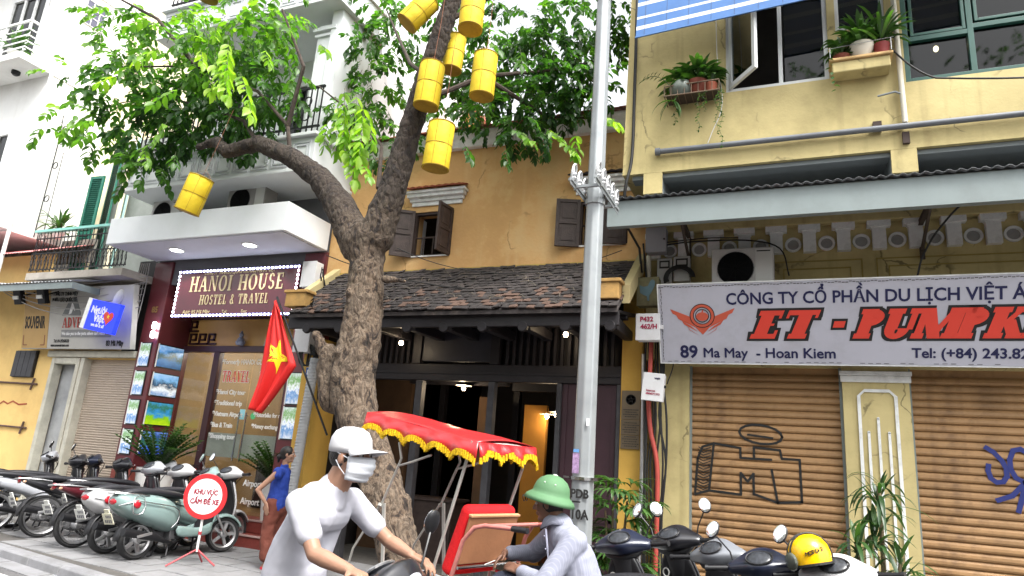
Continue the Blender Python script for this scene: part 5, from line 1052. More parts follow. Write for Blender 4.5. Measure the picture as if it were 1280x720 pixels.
tag(MB().ctube([(-.8, 8.07, 8.3), (-.78, 8.0, 6.9), (-.72, 8.03, 6.2), (-.85, 8.03, 5.8), (-.9, 8.03, 5.66)], .006, 5).build('hanging_string', mat('cord_white', (.5, .5, .48), .6), smooth=True), 'thin pale string dangling beside the open casement window', 'cord')
cb = MB(); cb.tube(catenary((-6.9, 8.4, 4.6), (-1.9, 8.3, 3.95), .32, 14), .008, 5); cb.tube(catenary((-5.3, 8.0, 4.5), (-2.0, 8.2, 4.35), .35, 14), .006, 5)
tag(cb.build('roof_cable', CABLE, smooth=True), 'black wires sagging across the dark tiled eave', 'cables')
cb = MB()
for k in range(12):
    x = -7.25+.02*k; cb.ctube([(x, 8.75-.02*k, 4.6-rng.uniform(0, .5)), (x+rng.uniform(-.12, .12), 8.7, 3.9), (x+rng.uniform(-.1, .1), 8.7, 3.4), (x+rng.uniform(-.05, .1), 8.75, 2.9), (x, 8.85, 2.2)], rng.uniform(.006, .013), 5)
for k in range(5): cb.ctube([(-7.2+.12*math.cos(a)+.02*k, 8.6, 3.0+.17*math.sin(a)) for a in np.linspace(0, 6, 14)], .008, 5)
for k in range(4): cb.tube(catenary((-7.4, 8.6, 4.1-.05*k), (-6.6, 7.9, 3.75-.04*k), .1+.04*k, 8), .009, 5)
tag(cb.build('cable_tangle', CABLE, smooth=True), 'messy black cables at the corner between hostel and tiled house', 'cables')
ebox('fuse_box', 'small white fuse box right of the hostel sign', 'electrical box', -7.62, -7.34, 8.72, 8.92, 4.18, 4.62, OFFW, False); ebox('fuse_box', 'white box below the eave corner behind the cables', 'electrical box', -7.42, -7.12, 8.55, 8.75, 3.05, 3.55, OFFW, False)
f = MB(); pts = [(-6.98, 8.6, 2.95), (-7.0, 8.6, 2.4), (-7.04, 8.6, 1.4), (-7.1, 8.6, .1)]; f.tube(pts, .075, 14)
for k in range(58): z = .12+k*.049; x = -7.1+(z-.1)*.043; f.lathe([(.074, 0), (.084, .012), (.074, .024)], (x, 8.6, z), 14)
tag(f.build('flexible_duct', mat('duct_grey', (.33, .34, .35), .5, var=.08), smooth=True), 'grey ribbed flexible duct running down beside the hostel pier', 'duct')
cb = MB()
for k in range(6): cb.tube(catenary((-14.8, 8.2, 4.35-.02*k), (-11.3, 8.7, 4.5-.12*k), .1+.05*k, 12), .009, 5)
for k in range(5): cb.ctube([(-11.6+.05*k, 8.8, 4.8), (-11.7+.08*k, 8.8, 4.2), (-11.55+.03*k, 8.8, 3.4)], .009, 5)
tag(cb.build('street_cables', mat('cable_pale', (.3, .29, .28), .6)), 'pale cables sagging over the souvenir sign under the iron balcony', 'cables')
t = thing('white_lamp_box', 'pale rounded lamp box hanging right of the blue banner', 'lamp', (-11.5, 8.6, 4.0)); MB().ell((-11.75, 8.6, 4.05), (.09, .1, .2), 12, (0, .35, 0)).build('case', OFFW, t, smooth=True)

# ============================================================ STEEL POLE
GALV = mat('galvanised', (.27, .29, .3), .45, metal=.35, var=.14, scale=6, bump=.04, dirt=(.25, .26, .26), dirt_amt=.5, dscale=12, streak=.15)
pl = thing('street_pole', 'galvanised octagonal steel street pole stencilled PDB 10A', 'pole', (-1.90, 6.5, 0), rot=(0, R_(.1), 0))
m = MB(); n = 8; prof = [(.12, 0), (.112, 1.5), (.072, 9)]
m.lathe(prof, (0, 0, 0), 8); m.build('shaft', GALV, pl, local=True, bevel=.012)
m = MB().lathe([(.2, 0), (.2, .02), (.13, .03), (.13, .12)], n=16); m.build('base_plate', GALV, pl, local=True)
m = MB(); m.lathe([(.118, 1.47), (.126, 1.47), (.126, 1.5), (.118, 1.5)], n=16); m.cbox((.14, -.06, 1.485), (.05, .03, .03)); m.cbox((-.15, -.05, 1.49), (.06, .02, .02)); m.build('clamp_band', CHROME, pl, local=True)
m = MB().lathe([(.084, 6.85), (.09, 6.85), (.09, 6.87), (.084, 6.87)], n=12); m.cbox((.1, -.03, 6.86), (.06, .02, .03)); m.build('clamp_band', STEELG, pl, local=True)
def pt(s, sz, x, z, y=-.1235, m_=INKB, b=.004, sx=.85, r=0): return text(s, sz, T(x, y, z) @ Matrix.Rotation(R_(12), 4, 'Z') @ FRONT, m_, pl, world=False, bold=b, sx=sx)
pt('PDB', .11, -.075, 1.31, -.137); MB().box(-.06, .02, -.127, -.122, 1.265, 1.28).build('stencil_bar', INKB, pl, local=True); pt('10A', .12, -.07, 1.12, -.139)
o = MB().box(-.075, -.01, -.123, -.119, 1.53, 1.72).build('sticker', mat('sticker_pink', (.3, .2, .34), .5, var=.5, scale=40), pl, local=True); MB().box(-.07, -.015, -.126, -.1235, 1.725, 1.755).build('sticker', mat('sticker_blue', (.1, .25, .5), .5), pl, local=True); MB().box(.045, .07, -.12, -.108, 1.98, 2.05).build('sticker', WHITEI, pl, local=True)
# scrolled insulator bracket across the pole
for s in (-1, 1):
    m = MB(); m.cbox((s*.13, .0, 4.42), (.03, .95, .035)); m.cbox((s*.13, .0, 4.385), (.006, .95, .04)); m.build('bracket_arm', GALV, pl, local=True, bevel=.004)
    for k in range(5):
        y = -.38+k*.19; m = MB()
        m.tube([(s*.13+.05*math.sin(a)*.3, y+.055*math.cos(a), 4.53+.085*math.sin(a)) for a in np.linspace(-1.4, 4.4, 18)], .012, 7)
        m.lathe([(.02, 4.44), (.035, 4.46), (.02, 4.48), (.035, 4.5), (.02, 4.52)], (s*.13, y, 0), 12); m.tube([(s*.13, y, 4.44), (s*.13, y, 4.62)], .008, 6)
        m.build('scroll_insulator', mat('insulator_white', (.5, .51, .52), .4, metal=.3), pl, local=True)
for y in (-.3, .3): MB().cbox((0, y, 4.4), (.3, .03, .03)).build('cross_bar', GALV, pl, local=True)
m = MB(); m.lathe([(.1, 4.3), (.108, 4.3), (.108, 4.36), (.1, 4.36)], n=12); m.build('clamp_band', GALV, pl, local=True)

# ============================================================ FLAG
fl = thing('national_flag', 'red flag with a yellow star drooping from a slanted pole beside the trunk', 'flag', (-5.6, 7.15, 1.9))
MB().tube([(-5.45, 7.15, 1.75), (-6.52, 7.05, 3.55)], .014, 8).build('flag_pole', BLACKM, fl, smooth=True)
NU, NV = 24, 36
def fpos(u, v):     # u along hoist-to-fly width, v downward
    xl = -6.52-.13*v; xr_ = -6.49+.50*min(1, v/.5)**.8-(.46*max(0, v-.5)/.5); x = xl+(xr_-xl)*u ; z = 3.50-1.48*v-.22*u*(v < .99)*v*(1-v)*2-.05*u
    y = 7.02+.055*math.sin(u*11+v*2.2)*(.25+v*.8)+.02*math.sin(u*23-v*5)
    return (x, y, z)
f = MB(); vs = [fpos(i/NU, j/NV) for j in range(NV+1) for i in range(NU+1)]
f.add(vs, [(j*(NU+1)+i, j*(NU+1)+i+1, (j+1)*(NU+1)+i+1, (j+1)*(NU+1)+i) for j in range(NV) for i in range(NU)])
FLR = mat('flag_red', (.5, .01, .008), .65, var=.05); q = FLR.node_tree.nodes; o = f.build('cloth', FLR, fl, smooth=False); o.data.shade_smooth(); s_ = o.modifiers.new('t', 'SOLIDIFY'); s_.thickness = .003
f = MB(); cu, cv = .46, .47; pts = [(cu+(.36 if k % 2 == 0 else .14)*math.sin(k*math.pi/5+.35), cv-(.165 if k % 2 == 0 else .064)*math.cos(k*math.pi/5+.35)) for k in range(10)]
for k in range(10):
    a, c = pts[k], pts[(k+1) % 10]
    for i in range(6):
        for j in range(3):
            q = []
            for (tt, rr_) in ((i/6, j/3), ((i+1)/6, j/3), ((i+1)/6, (j+1)/3), (i/6, (j+1)/3)):
                eu = a[0]+(c[0]-a[0])*tt; ev = a[1]+(c[1]-a[1])*tt; p = fpos(cu+(eu-cu)*rr_, cv+(ev-cv)*rr_); q.append((p[0], p[1]-.006, p[2]))
            f.add(q, [(0, 1, 2, 3)])
f.build('yellow_star', mat('flag_yellow', (.8, .62, .01), .65), fl)

# ============================================================ NO-PARKING STAND
ns = thing('no_parking_sign', 'round red-rimmed white sign on a small tripod beside the pale green scooter', 'sign', (-7.22, 7.1, 0), R_(22))
RS = mat('sign_red', (.55, .025, .03), .45, var=.05); m = MB(); m.lathe([(.001, -.02), (.285, -.02), (.29, -.012), (.285, 0), (.001, 0)], (0, 0, .86), 40, 'y'); m.build('disc_rim', RS, ns, local=True, smooth=True)
MB().lathe([(.001, -.0225), (.225, -.0225), (.226, -.0205)], (0, 0, .86), 40, 'y').build('disc_face', WHITEI, ns, local=True)
LR = mat('sign_letter_red', (.25, .01, .03), .5)
for s, x, z, b_ in (('KHU VỰC', -.155, .885, .004), ('CẤM ĐỂ XE', -.185, .765, .004)): text(s, .088, T(x, -.0235, z) @ FRONT, LR, ns, world=False, bold=b_, sx=.82)
m = MB(); m.tube([(0, .02, .6), (0, .02, .17)], .016, 10); m.build('post', WL, ns, local=True)
STR = mat('stand_red', (.35, .04, .05), .5, var=.2)
MB().tube([(0, .02, .42), (0, .02, .38)], .022, 10).build('collar', STR, ns, local=True)
for q in ((-.26, -.22), (.25, .05), (-.02, .28)): MB().tube([(0, .02, .2), (q[0], q[1], .01)], .012, 6).build('leg', STR, ns, local=True)

# ============================================================ TREE
BARK = bpy.data.materials.new('bark'); BARK.use_nodes = True; n_ = BARK.node_tree.nodes; l_ = BARK.node_tree.links; bs = n_['Principled BSDF']; tc = n_.new('ShaderNodeTexCoord')
mp = n_.new('ShaderNodeMapping'); mp.inputs['Scale'].default_value = (7, 7, 3.6); l_.new(tc.outputs['Object'], mp.inputs[0])
nz = n_.new('ShaderNodeTexNoise'); nz.inputs['Scale'].default_value = 1; nz.inputs['Detail'].default_value = 9; nz.inputs['Roughness'].default_value = .72; nz.inputs['Distortion'].default_value = .8; l_.new(mp.outputs[0], nz.inputs[0])
cr = n_.new('ShaderNodeValToRGB'); e = cr.color_ramp.elements; e[0].position = .36; e[0].color = (.012, .009, .007, 1); e[1].position = .74; e[1].color = (.23, .185, .14, 1)
for p_, c in ((.43, (.03, .02, .015)), (.49, (.13, .09, .06)), (.53, (.16, .122, .088)), (.57, (.06, .042, .03)), (.63, (.11, .08, .055)), (.68, (.19, .15, .11))): k = e.new(p_); k.color = (*c, 1)
l_.new(nz.outputs[0], cr.inputs[0])
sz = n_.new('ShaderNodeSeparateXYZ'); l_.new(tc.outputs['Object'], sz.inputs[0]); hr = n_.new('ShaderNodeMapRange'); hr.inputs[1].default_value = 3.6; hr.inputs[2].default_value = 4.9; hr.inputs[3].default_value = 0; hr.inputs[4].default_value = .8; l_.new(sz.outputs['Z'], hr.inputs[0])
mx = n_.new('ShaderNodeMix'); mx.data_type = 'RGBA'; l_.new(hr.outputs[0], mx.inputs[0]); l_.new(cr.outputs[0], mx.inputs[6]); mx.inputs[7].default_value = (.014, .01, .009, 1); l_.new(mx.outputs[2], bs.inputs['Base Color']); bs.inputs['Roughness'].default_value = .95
v2 = n_.new('ShaderNodeTexVoronoi'); v2.inputs['Scale'].default_value = 2.2; v2.feature = 'DISTANCE_TO_EDGE'; l_.new(mp.outputs[0], v2.inputs[0])
ad = n_.new('ShaderNodeMath'); ad.operation = 'ADD'; l_.new(nz.outputs[0], ad.inputs[0]); l_.new(v2.outputs[0], ad.inputs[1])
bp = n_.new('ShaderNodeBump'); bp.inputs['Strength'].default_value = 1; bp.inputs['Distance'].default_value = .04; l_.new(ad.outputs[0], bp.inputs['Height']); l_.new(bp.outputs[0], bs.inputs['Normal'])
tr = thing('street_tree', 'big forked street tree with rough mottled trunk and leaning dark limbs', 'tree', (-4.0, 7.0, 0))
def chain(m, pts):
    for (p, r_), (q, s_) in zip(pts, pts[1:]): m.caps(p, q, r_, s_, 14)
m = MB()
chain(m, [((-3.92, 7, -.2), .28), ((-4.12, 7, .5), .245), ((-4.50, 7, 1.27), .245), ((-4.93, 7, 2.0), .26), ((-5.08, 7, 2.45), .285), ((-5.03, 7, 2.9), .265), ((-5.03, 7, 3.4), .24), ((-5.08, 7, 3.95), .225), ((-5.14, 7, 4.3), .27)])
chain(m, [((-5.25, 7, 4.2), .24), ((-5.6, 7, 4.75), .21), ((-6.05, 7, 5.25), .17), ((-6.6, 6.95, 5.62), .14), ((-7.2, 6.9, 5.88), .12), ((-7.75, 6.85, 5.78), .10), ((-8.0, 6.85, 5.98), .085), ((-8.35, 6.85, 5.93), .05)])
chain(m, [((-5.0, 7, 4.3), .24), ((-4.83, 7, 4.93), .19), ((-4.72, 7, 5.5), .165), ((-4.58, 7, 6.2), .15), ((-4.4, 7, 7.0), .135), ((-4.22, 7, 7.75), .12), ((-4.05, 7, 8.8), .1)])
chain(m, [((-5.3, 7, 2.2), .2), ((-5.42, 6.95, 2.55), .15), ((-5.4, 6.9, 2.75), .12)]); chain(m, [((-5.42, 6.9, 2.7), .1), ((-5.56, 6.85, 2.92), .065), ((-5.6, 6.85, 2.98), .055)]); chain(m, [((-4.7, 6.9, 3.7), .05), ((-4.42, 6.9, 3.66), .03)])
for k in range(26):
    t = rng.uniform(.1, 4.1); i = min(int(t), 3); 
    P_ = [(-4.12, .5), (-4.5, 1.27), (-4.95, 2.0), (-5.12, 2.6), (-5.05, 3.6)]; a0 = P_[i]; a1 = P_[i+1]; q = t-i; a = rng.uniform(0, 6.28); r_ = .225
    m.ell((a0[0]+(a1[0]-a0[0])*q+r_*math.cos(a), 7+r_*math.sin(a), a0[1]+(a1[1]-a0[1])*q), (rng.uniform(.05, .1), rng.uniform(.05, .09), rng.uniform(.08, .18)), 8)
for a in (200, 250, 300, 350, 60): m.caps((-4.0, 7, .3), (-4.0+.5*math.cos(R_(a)), 7+.5*math.sin(R_(a)), -.05), .18, .06)
m.build('trunk', BARK, tr, rm=.022, dz=(.045, .12))
m = MB()      # secondary limbs
limbs = [[(-5.05, 7, 5.0), (-5.3, 7.3, 5.8), (-6.0, 7.5, 6.5), (-6.9, 7.6, 7.2)], [(-6.6, 6.95, 5.6), (-6.7, 6.9, 6.1), (-7.3, 6.8, 6.7), (-8.6, 6.7, 7.3), (-10.2, 6.6, 7.5)], [(-7.2, 6.9, 5.85), (-7.9, 7.2, 6.5), (-8.8, 7.3, 6.9), (-9.9, 7.2, 7.25), (-10.8, 7.1, 7.2)],
         [(-4.6, 7, 6.2), (-3.9, 7.5, 6.8), (-3.2, 8.2, 7.2), (-2.4, 8.6, 7.5)], [(-4.5, 7, 6.6), (-5.2, 7.6, 7.3), (-5.8, 8, 8.2), (-6.3, 8.3, 9)], [(-4.3, 7, 7.4), (-3.4, 7.4, 8.2), (-2.2, 7.8, 8.8)], [(-6.7, 6.9, 6.1), (-6.4, 6.7, 6.9), (-6.9, 6.6, 7.9)],
         [(-3.9, 7.5, 6.8), (-3.2, 8.3, 6.5), (-2.6, 8.5, 6.5)], [(-8.6, 6.7, 7.3), (-9.6, 6.6, 8.3), (-10.8, 6.6, 9)]]
for L in limbs:
    nn = len(L); m.tube(L, [.03*(1-i/nn)+.006 for i in range(nn)], 8)
m.build('branches', mat('branch_bark', (.05, .037, .03), .95, var=.4, scale=12, bump=.5), tr, smooth=True, dz=(.03, .2))

# --- leaves: pinnate sprays
def leaf_geo():
    xs = (0, .22, .5, .8, 1.0); hw = (0.02, .2, .26, .16, .0); v = []; f = []
    for i in range(4): v += [(xs[i], hw[i], .05*(i > 0)-xs[i]**2*.16), (xs[i], 0, -.03-xs[i]**2*.16), (xs[i], -hw[i], .05*(i > 0)-xs[i]**2*.16)]
    v.append((1.0, 0, -.24))
    for i in range(3):
        a = 3*i; f += [(a, a+1, a+4, a+3), (a+1, a+2, a+5, a+4)]
    f += [(9, 10, 12), (10, 11, 12)]; return np.array(v), f
LV, LF = leaf_geo()
def rotm(d, up, roll=0):
    x = d/np.linalg.norm(d); z = up-x*np.dot(up, x); z /= (np.linalg.norm(z)+1e-9); y = np.cross(z, x)
    c, s = math.cos(roll), math.sin(roll); return np.stack([x, y*c+z*s, z*c-y*s], 1)
def spray(p, d, n, ll, droop, tint, leaves, stems, hang=.35):
    """rachis from p along d with leaflets; droop bends it towards the ground"""
    p = np.array(p, float); d = np.array(d, float); d /= np.linalg.norm(d); step = ll*.52; pts = [p.copy()]
    for i in range(n):
        d = d+np.array([0, 0, -droop]); d /= np.linalg.norm(d); p = p+d*step; pts.append(p.copy())
        side = np.cross(d, [0, 0, 1]); side /= (np.linalg.norm(side)+1e-6)
        for s in (-1, 1):
            ld = d*.55+side*s*.8+np.array([0, 0, -hang])+rng.normal(0, .13, 3)
            up = np.array([0, 0, 1])+rng.normal(0, .3, 3)
            leaves.append((p+rng.normal(0, .006, 3), rotm(ld, up, rng.normal(0, .3)), ll*rng.uniform(.78, 1.12)*(1-.25*abs(i/n-.45)), min(1, max(0, tint+rng.normal(0, .1)))))
    leaves.append((p, rotm(d+np.array([0, 0, -.2]), np.array([0, 0, 1.])+rng.normal(0, .2, 3)), ll*1.05, tint)); stems.append(pts)
def leaves_mesh(name, leaves):
    N = len(leaves); V = np.empty((N, len(LV), 3)); tint = np.empty(N)
    for i, (p, Rm, s, t) in enumerate(leaves): V[i] = (LV*s) @ Rm.T + p; tint[i] = t
    me = bpy.data.meshes.new(name); nf = len(LF); loops = []; starts = []; tot = []
    base = np.concatenate([np.array(f) for f in LF]); ln = np.array([len(f) for f in LF]); st = np.concatenate([[0], np.cumsum(ln)[:-1]])
    me.vertices.add(N*len(LV)); me.vertices.foreach_set('co', V.reshape(-1))
    allv = (base[None, :]+np.arange(N)[:, None]*len(LV)).reshape(-1); me.loops.add(len(allv)); me.loops.foreach_set('vertex_index', allv.astype(np.int32))
    me.polygons.add(N*nf); me.polygons.foreach_set('loop_start', (st[None, :]+np.arange(N)[:, None]*ln.sum()).reshape(-1).astype(np.int32))
    me.update(calc_edges=True); me.validate()
    at_ = me.attributes.new('tint', 'FLOAT', 'FACE'); at_.data.foreach_set('value', np.repeat(tint, nf).astype(np.float32)); me.shade_smooth()
    return me
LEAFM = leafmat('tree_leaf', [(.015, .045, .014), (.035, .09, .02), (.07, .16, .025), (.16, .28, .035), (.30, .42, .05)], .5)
def cluster(c, r, n, tint, ll, leaves, stems, nl=4, out=.6):
    for _ in range(n):
        u = rng.normal(0, 1, 3); u /= np.linalg.norm(u); rad = rng.uniform(.35, 1)**.6
        p = np.array(c)+u*np.array(r)*rad*.85; d = u*out+rng.normal(0, .5, 3)+np.array([0, 0, -.1])
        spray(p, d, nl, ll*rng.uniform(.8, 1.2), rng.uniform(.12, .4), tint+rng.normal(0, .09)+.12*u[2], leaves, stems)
lv = []; stm = []
for c, r, n, t in [((-10.94, 6.90, 8.53), (0.69, 0.62, 0.58), 26, 0.42), ((-10.08, 7.20, 8.81), (0.79, 0.71, 0.67), 26, 0.45), ((-10.25, 6.80, 7.31), (0.75, 0.67, 0.63), 40, 0.30), ((-9.24, 6.80, 7.36), (0.79, 0.71, 0.67), 46, 0.42), ((-8.23, 6.70, 7.55), (0.76, 0.68, 0.64), 48, 0.50), ((-9.06, 7.10, 6.77), (0.79, 0.71, 0.67), 60, 0.14), ((-9.67, 7.00, 6.44), (0.60, 0.54, 0.51), 40, 0.20), ((-10.74, 6.90, 6.60), (0.62, 0.55, 0.52), 22, 0.40), ((-8.10, 7.30, 6.60), (0.71, 0.64, 0.60), 46, 0.14), ((-7.47, 6.90, 7.68), (0.69, 0.62, 0.58), 40, 0.42), ((-7.93, 7.20, 8.58), (0.80, 0.72, 0.68), 26, 0.45), ((-8.76, 7.60, 7.46), (0.83, 0.74, 0.70), 44, 0.12), ((-11.97, 6.90, 7.81), (0.44, 0.39, 0.37), 6, 0.45), ((-11.92, 6.80, 6.87), (0.35, 0.32, 0.30), 5, 0.50), ((-9.63, 6.90, 5.74), (0.32, 0.29, 0.27), 10, 0.30), ((-7.16, 7.00, 6.85), (0.51, 0.46, 0.44), 26, 0.30), ((-6.64, 8.60, 8.50), (0.64, 0.57, 0.54), 34, 0.28), ((-6.65, 8.80, 7.66), (0.78, 0.70, 0.66), 44, 0.28), ((-6.77, 8.40, 7.00), (0.61, 0.55, 0.52), 26, 0.25), ((-6.48, 9.00, 9.23), (0.81, 0.73, 0.69), 40, 0.30), ((-5.91, 8.40, 6.45), (0.52, 0.47, 0.44), 20, 0.25), ((-4.83, 8.80, 8.28), (0.81, 0.73, 0.69), 40, 0.28), ((-3.93, 8.40, 8.28), (0.76, 0.68, 0.65), 48, 0.22), ((-3.86, 8.40, 7.27), (0.68, 0.61, 0.58), 44, 0.20), ((-3.04, 8.20, 7.82), (0.71, 0.64, 0.61), 50, 0.20), ((-3.11, 8.20, 6.90), (0.58, 0.53, 0.50), 44, 0.18), ((-3.98, 8.20, 6.64), (0.50, 0.45, 0.43), 28, 0.20), ((-3.42, 8.00, 6.13), (0.40, 0.36, 0.34), 20, 0.20), ((-2.51, 8.20, 6.80), (0.40, 0.36, 0.34), 16, 0.25), ((-2.62, 8.60, 8.29), (0.55, 0.50, 0.47), 28, 0.20), ((-2.39, 9.00, 7.95), (0.35, 0.32, 0.30), 12, 0.30), ((-5.16, 8.80, 7.13), (0.47, 0.42, 0.40), 18, 0.30), ((-2.34, 9.20, 8.81), (0.32, 0.29, 0.28), 8, 0.30), ((-6.76, 8.60, 9.35), (0.58, 0.52, 0.49), 20, 0.30), ((-5.26, 9.00, 9.31), (0.71, 0.64, 0.60), 26, 0.30), ((-4.66, 8.90, 7.56), (0.60, 0.54, 0.51), 40, 0.22), ((-5.42, 9.10, 8.11), (0.56, 0.51, 0.48), 34, 0.25), ((-3.64, 8.60, 7.78), (0.63, 0.57, 0.54), 44, 0.20), ((-2.89, 8.40, 7.31), (0.48, 0.43, 0.40), 34, 0.20), ((-2.71, 8.30, 6.76), (0.35, 0.31, 0.29), 18, 0.25), ((-3.22, 8.20, 6.66), (0.42, 0.38, 0.36), 24, 0.20), ((-4.44, 8.30, 6.76), (0.32, 0.29, 0.27), 10, 0.25), ((-2.41, 8.80, 8.18), (0.37, 0.33, 0.32), 16, 0.25)]:
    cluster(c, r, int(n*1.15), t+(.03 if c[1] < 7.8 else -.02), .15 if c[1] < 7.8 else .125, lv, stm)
near = []; nst = []
for x, y, z, dx, dy, dz, n, ll, t in [(-9.81, 6.15, 6.23, -1.53, -0.15, 0.13, 6, 0.188, 0.59), (-9.50, 6.15, 6.94, -1.29, -0.15, 0.06, 4, 0.175, 0.73), (-9.64, 6.15, 6.00, -0.81, -0.15, -0.04, 4, 0.175, 0.53), (-6.87, 5.75, 6.80, 0.35, -0.15, -0.87, 6, 0.188, 0.94), (-6.87, 5.70, 6.40, 0.71, -0.15, -1.00, 6, 0.200, 0.92), (-6.49, 5.70, 6.21, 0.71, -0.15, -0.87, 6, 0.188, 0.85), (-7.08, 5.75, 6.29, 0.43, -0.15, -0.68, 4, 0.175, 0.83), (-6.21, 5.65, 5.80, 0.38, -0.15, -0.62, 4, 0.175, 0.89), (-7.37, 5.75, 6.77, 0.51, -0.15, -0.73, 4, 0.163, 1.00), (-6.31, 5.85, 6.63, 0.53, -0.15, -0.65, 4, 0.163, 0.71), (-5.47, 5.95, 6.60, 0.43, -0.15, -0.41, 3, 0.163, 0.59), (-4.93, 5.85, 5.60, 0.44, -0.15, -1.00, 8, 0.175, 0.83), (-4.58, 5.85, 5.55, 0.19, -0.15, -1.05, 8, 0.175, 0.89), (-4.73, 5.85, 5.05, 0.45, -0.15, -0.85, 6, 0.175, 0.85), (-6.92, 5.75, 6.68, 0.68, -0.15, -1.13, 6, 0.200, 1.00), (-7.00, 5.70, 6.54, 0.74, -0.15, -1.24, 6, 0.188, 0.94), (-4.90, 5.85, 5.81, 0.30, -0.15, -1.05, 8, 0.175, 0.73), (-4.72, 5.85, 5.73, 0.36, -0.15, -1.28, 9, 0.175, 0.78), (-4.72, 5.85, 5.36, 0.49, -0.15, -1.23, 8, 0.163, 0.80), (-5.06, 5.95, 5.57, 0.36, -0.15, -1.15, 7, 0.163, 0.65), (-4.58, 5.95, 5.50, 0.32, -0.15, -0.73, 6, 0.163, 0.71), (-5.16, 5.95, 5.47, 0.12, -0.15, -0.72, 5, 0.150, 0.65), (-4.52, 5.85, 4.82, 0.49, -0.15, -0.50, 5, 0.125, 0.78), (-5.75, 5.95, 6.36, -0.08, -0.15, -0.59, 4, 0.163, 0.53), (-3.30, 7.30, 5.81, 0.63, -0.15, -0.38, 5, 0.163, 0.59), (-2.85, 7.30, 5.75, 0.54, -0.15, -0.34, 4, 0.163, 0.71), (-2.58, 7.20, 5.50, 0.45, -0.15, -0.39, 4, 0.163, 0.73), (-2.22, 7.30, 5.89, 0.55, -0.15, -0.29, 5, 0.175, 0.78), (-2.38, 7.20, 5.59, 0.08, -0.15, -0.61, 4, 0.163, 0.65), (-4.04, 7.40, 5.73, 0.36, -0.15, -0.52, 4, 0.150, 0.35), (-3.43, 7.40, 5.59, 0.21, -0.15, -0.43, 5, 0.125, 0.29), (-3.36, 7.50, 7.15, 0.15, -0.15, -0.49, 4, 0.163, 0.41), (-3.87, 7.50, 7.38, 0.47, -0.15, -0.44, 4, 0.163, 0.41), (-8.30, 6.15, 5.70, -0.32, -0.15, -0.22, 4, 0.163, 0.41), (-7.92, 6.15, 5.47, 0.20, -0.15, -0.39, 3, 0.150, 0.35), (-10.24, 6.15, 6.43, -0.08, -0.15, -0.48, 4, 0.163, 0.59), (-8.94, 6.05, 7.82, -0.44, -0.15, -0.23, 4, 0.175, 0.65), (-7.77, 5.95, 6.34, -0.57, -0.15, -0.12, 5, 0.188, 0.59), (-6.53, 5.95, 7.24, 0.74, -0.15, -0.38, 4, 0.163, 0.59), (-8.45, 5.95, 7.11, -0.33, -0.15, -0.24, 4, 0.175, 0.83), (-6.32, 6.05, 7.14, 0.87, -0.15, -0.46, 4, 0.163, 0.50), (-8.45, 6.05, 5.54, 0.51, -0.15, -0.61, 4, 0.150, 0.65), (-7.95, 5.95, 5.86, -0.07, -0.15, -0.49, 4, 0.163, 0.65)]:
    spray((x, y, z), (dx, dy, dz), n, ll, .05 if dz < -.5*abs(dx) else .12, t, near, nst, .45)
idx = list(range(len(near)))
for i in idx[:0]: pass
nl_ = sorted(near, key=lambda q: -q[2]/np.linalg.norm(q[0]-np.array([0, 0, 1.6])))
big, restl = nl_[:298], nl_[298:]
tpl = []
for k in range(5):
    me = leaves_mesh('leaf', [(np.zeros(3), np.eye(3), 1.0, .3+.15*k)]); me.materials.append(LEAFM); tpl.append(me)
for p, Rm, s, t in big:
    M = Matrix([list(Rm[0]*s)+[p[0]], list(Rm[1]*s)+[p[1]], list(Rm[2]*s)+[p[2]], [0, 0, 0, 1]]); inst('leaf', tpl[min(4, max(0, int((t-.3)/.15+.5)))], tr, M, False)
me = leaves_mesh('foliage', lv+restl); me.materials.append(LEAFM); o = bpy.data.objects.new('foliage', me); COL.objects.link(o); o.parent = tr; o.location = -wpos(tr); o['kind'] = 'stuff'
m = MB()
for pts in stm[::1]+nst: m.tube([tuple(q) for q in pts], .0035, 3, cap=False)
o = m.build('twigs', mat('twig_green', (.05, .06, .025), .8), tr); o['kind'] = 'stuff'

# a second street tree across the road, mirrored in the upstairs windows
t2 = thing('tree_across_street', 'leafy street tree across the road behind the photographer', 'tree', (4, -5.5, -.12)); MB().tube([(4, -5.5, -.2), (3.8, -5.5, 3), (4.2, -5.3, 6), (3.6, -5, 9.5)], [.35, .28, .22, .08], 12).build('trunk', BARK, t2, smooth=True)
l2 = []; s2_ = []
for k in range(34): cluster((rng.uniform(-3, 9), rng.uniform(-7, -3.5), rng.uniform(8.5, 14.5)), (1.6, 1.2, 1.3), 26, .25, .16, l2, s2_)
me = leaves_mesh('crown', l2); me.materials.append(LEAFM); o = bpy.data.objects.new('crown', me); COL.objects.link(o); o.parent = t2; o.location = -wpos(t2); o['kind'] = 'stuff'

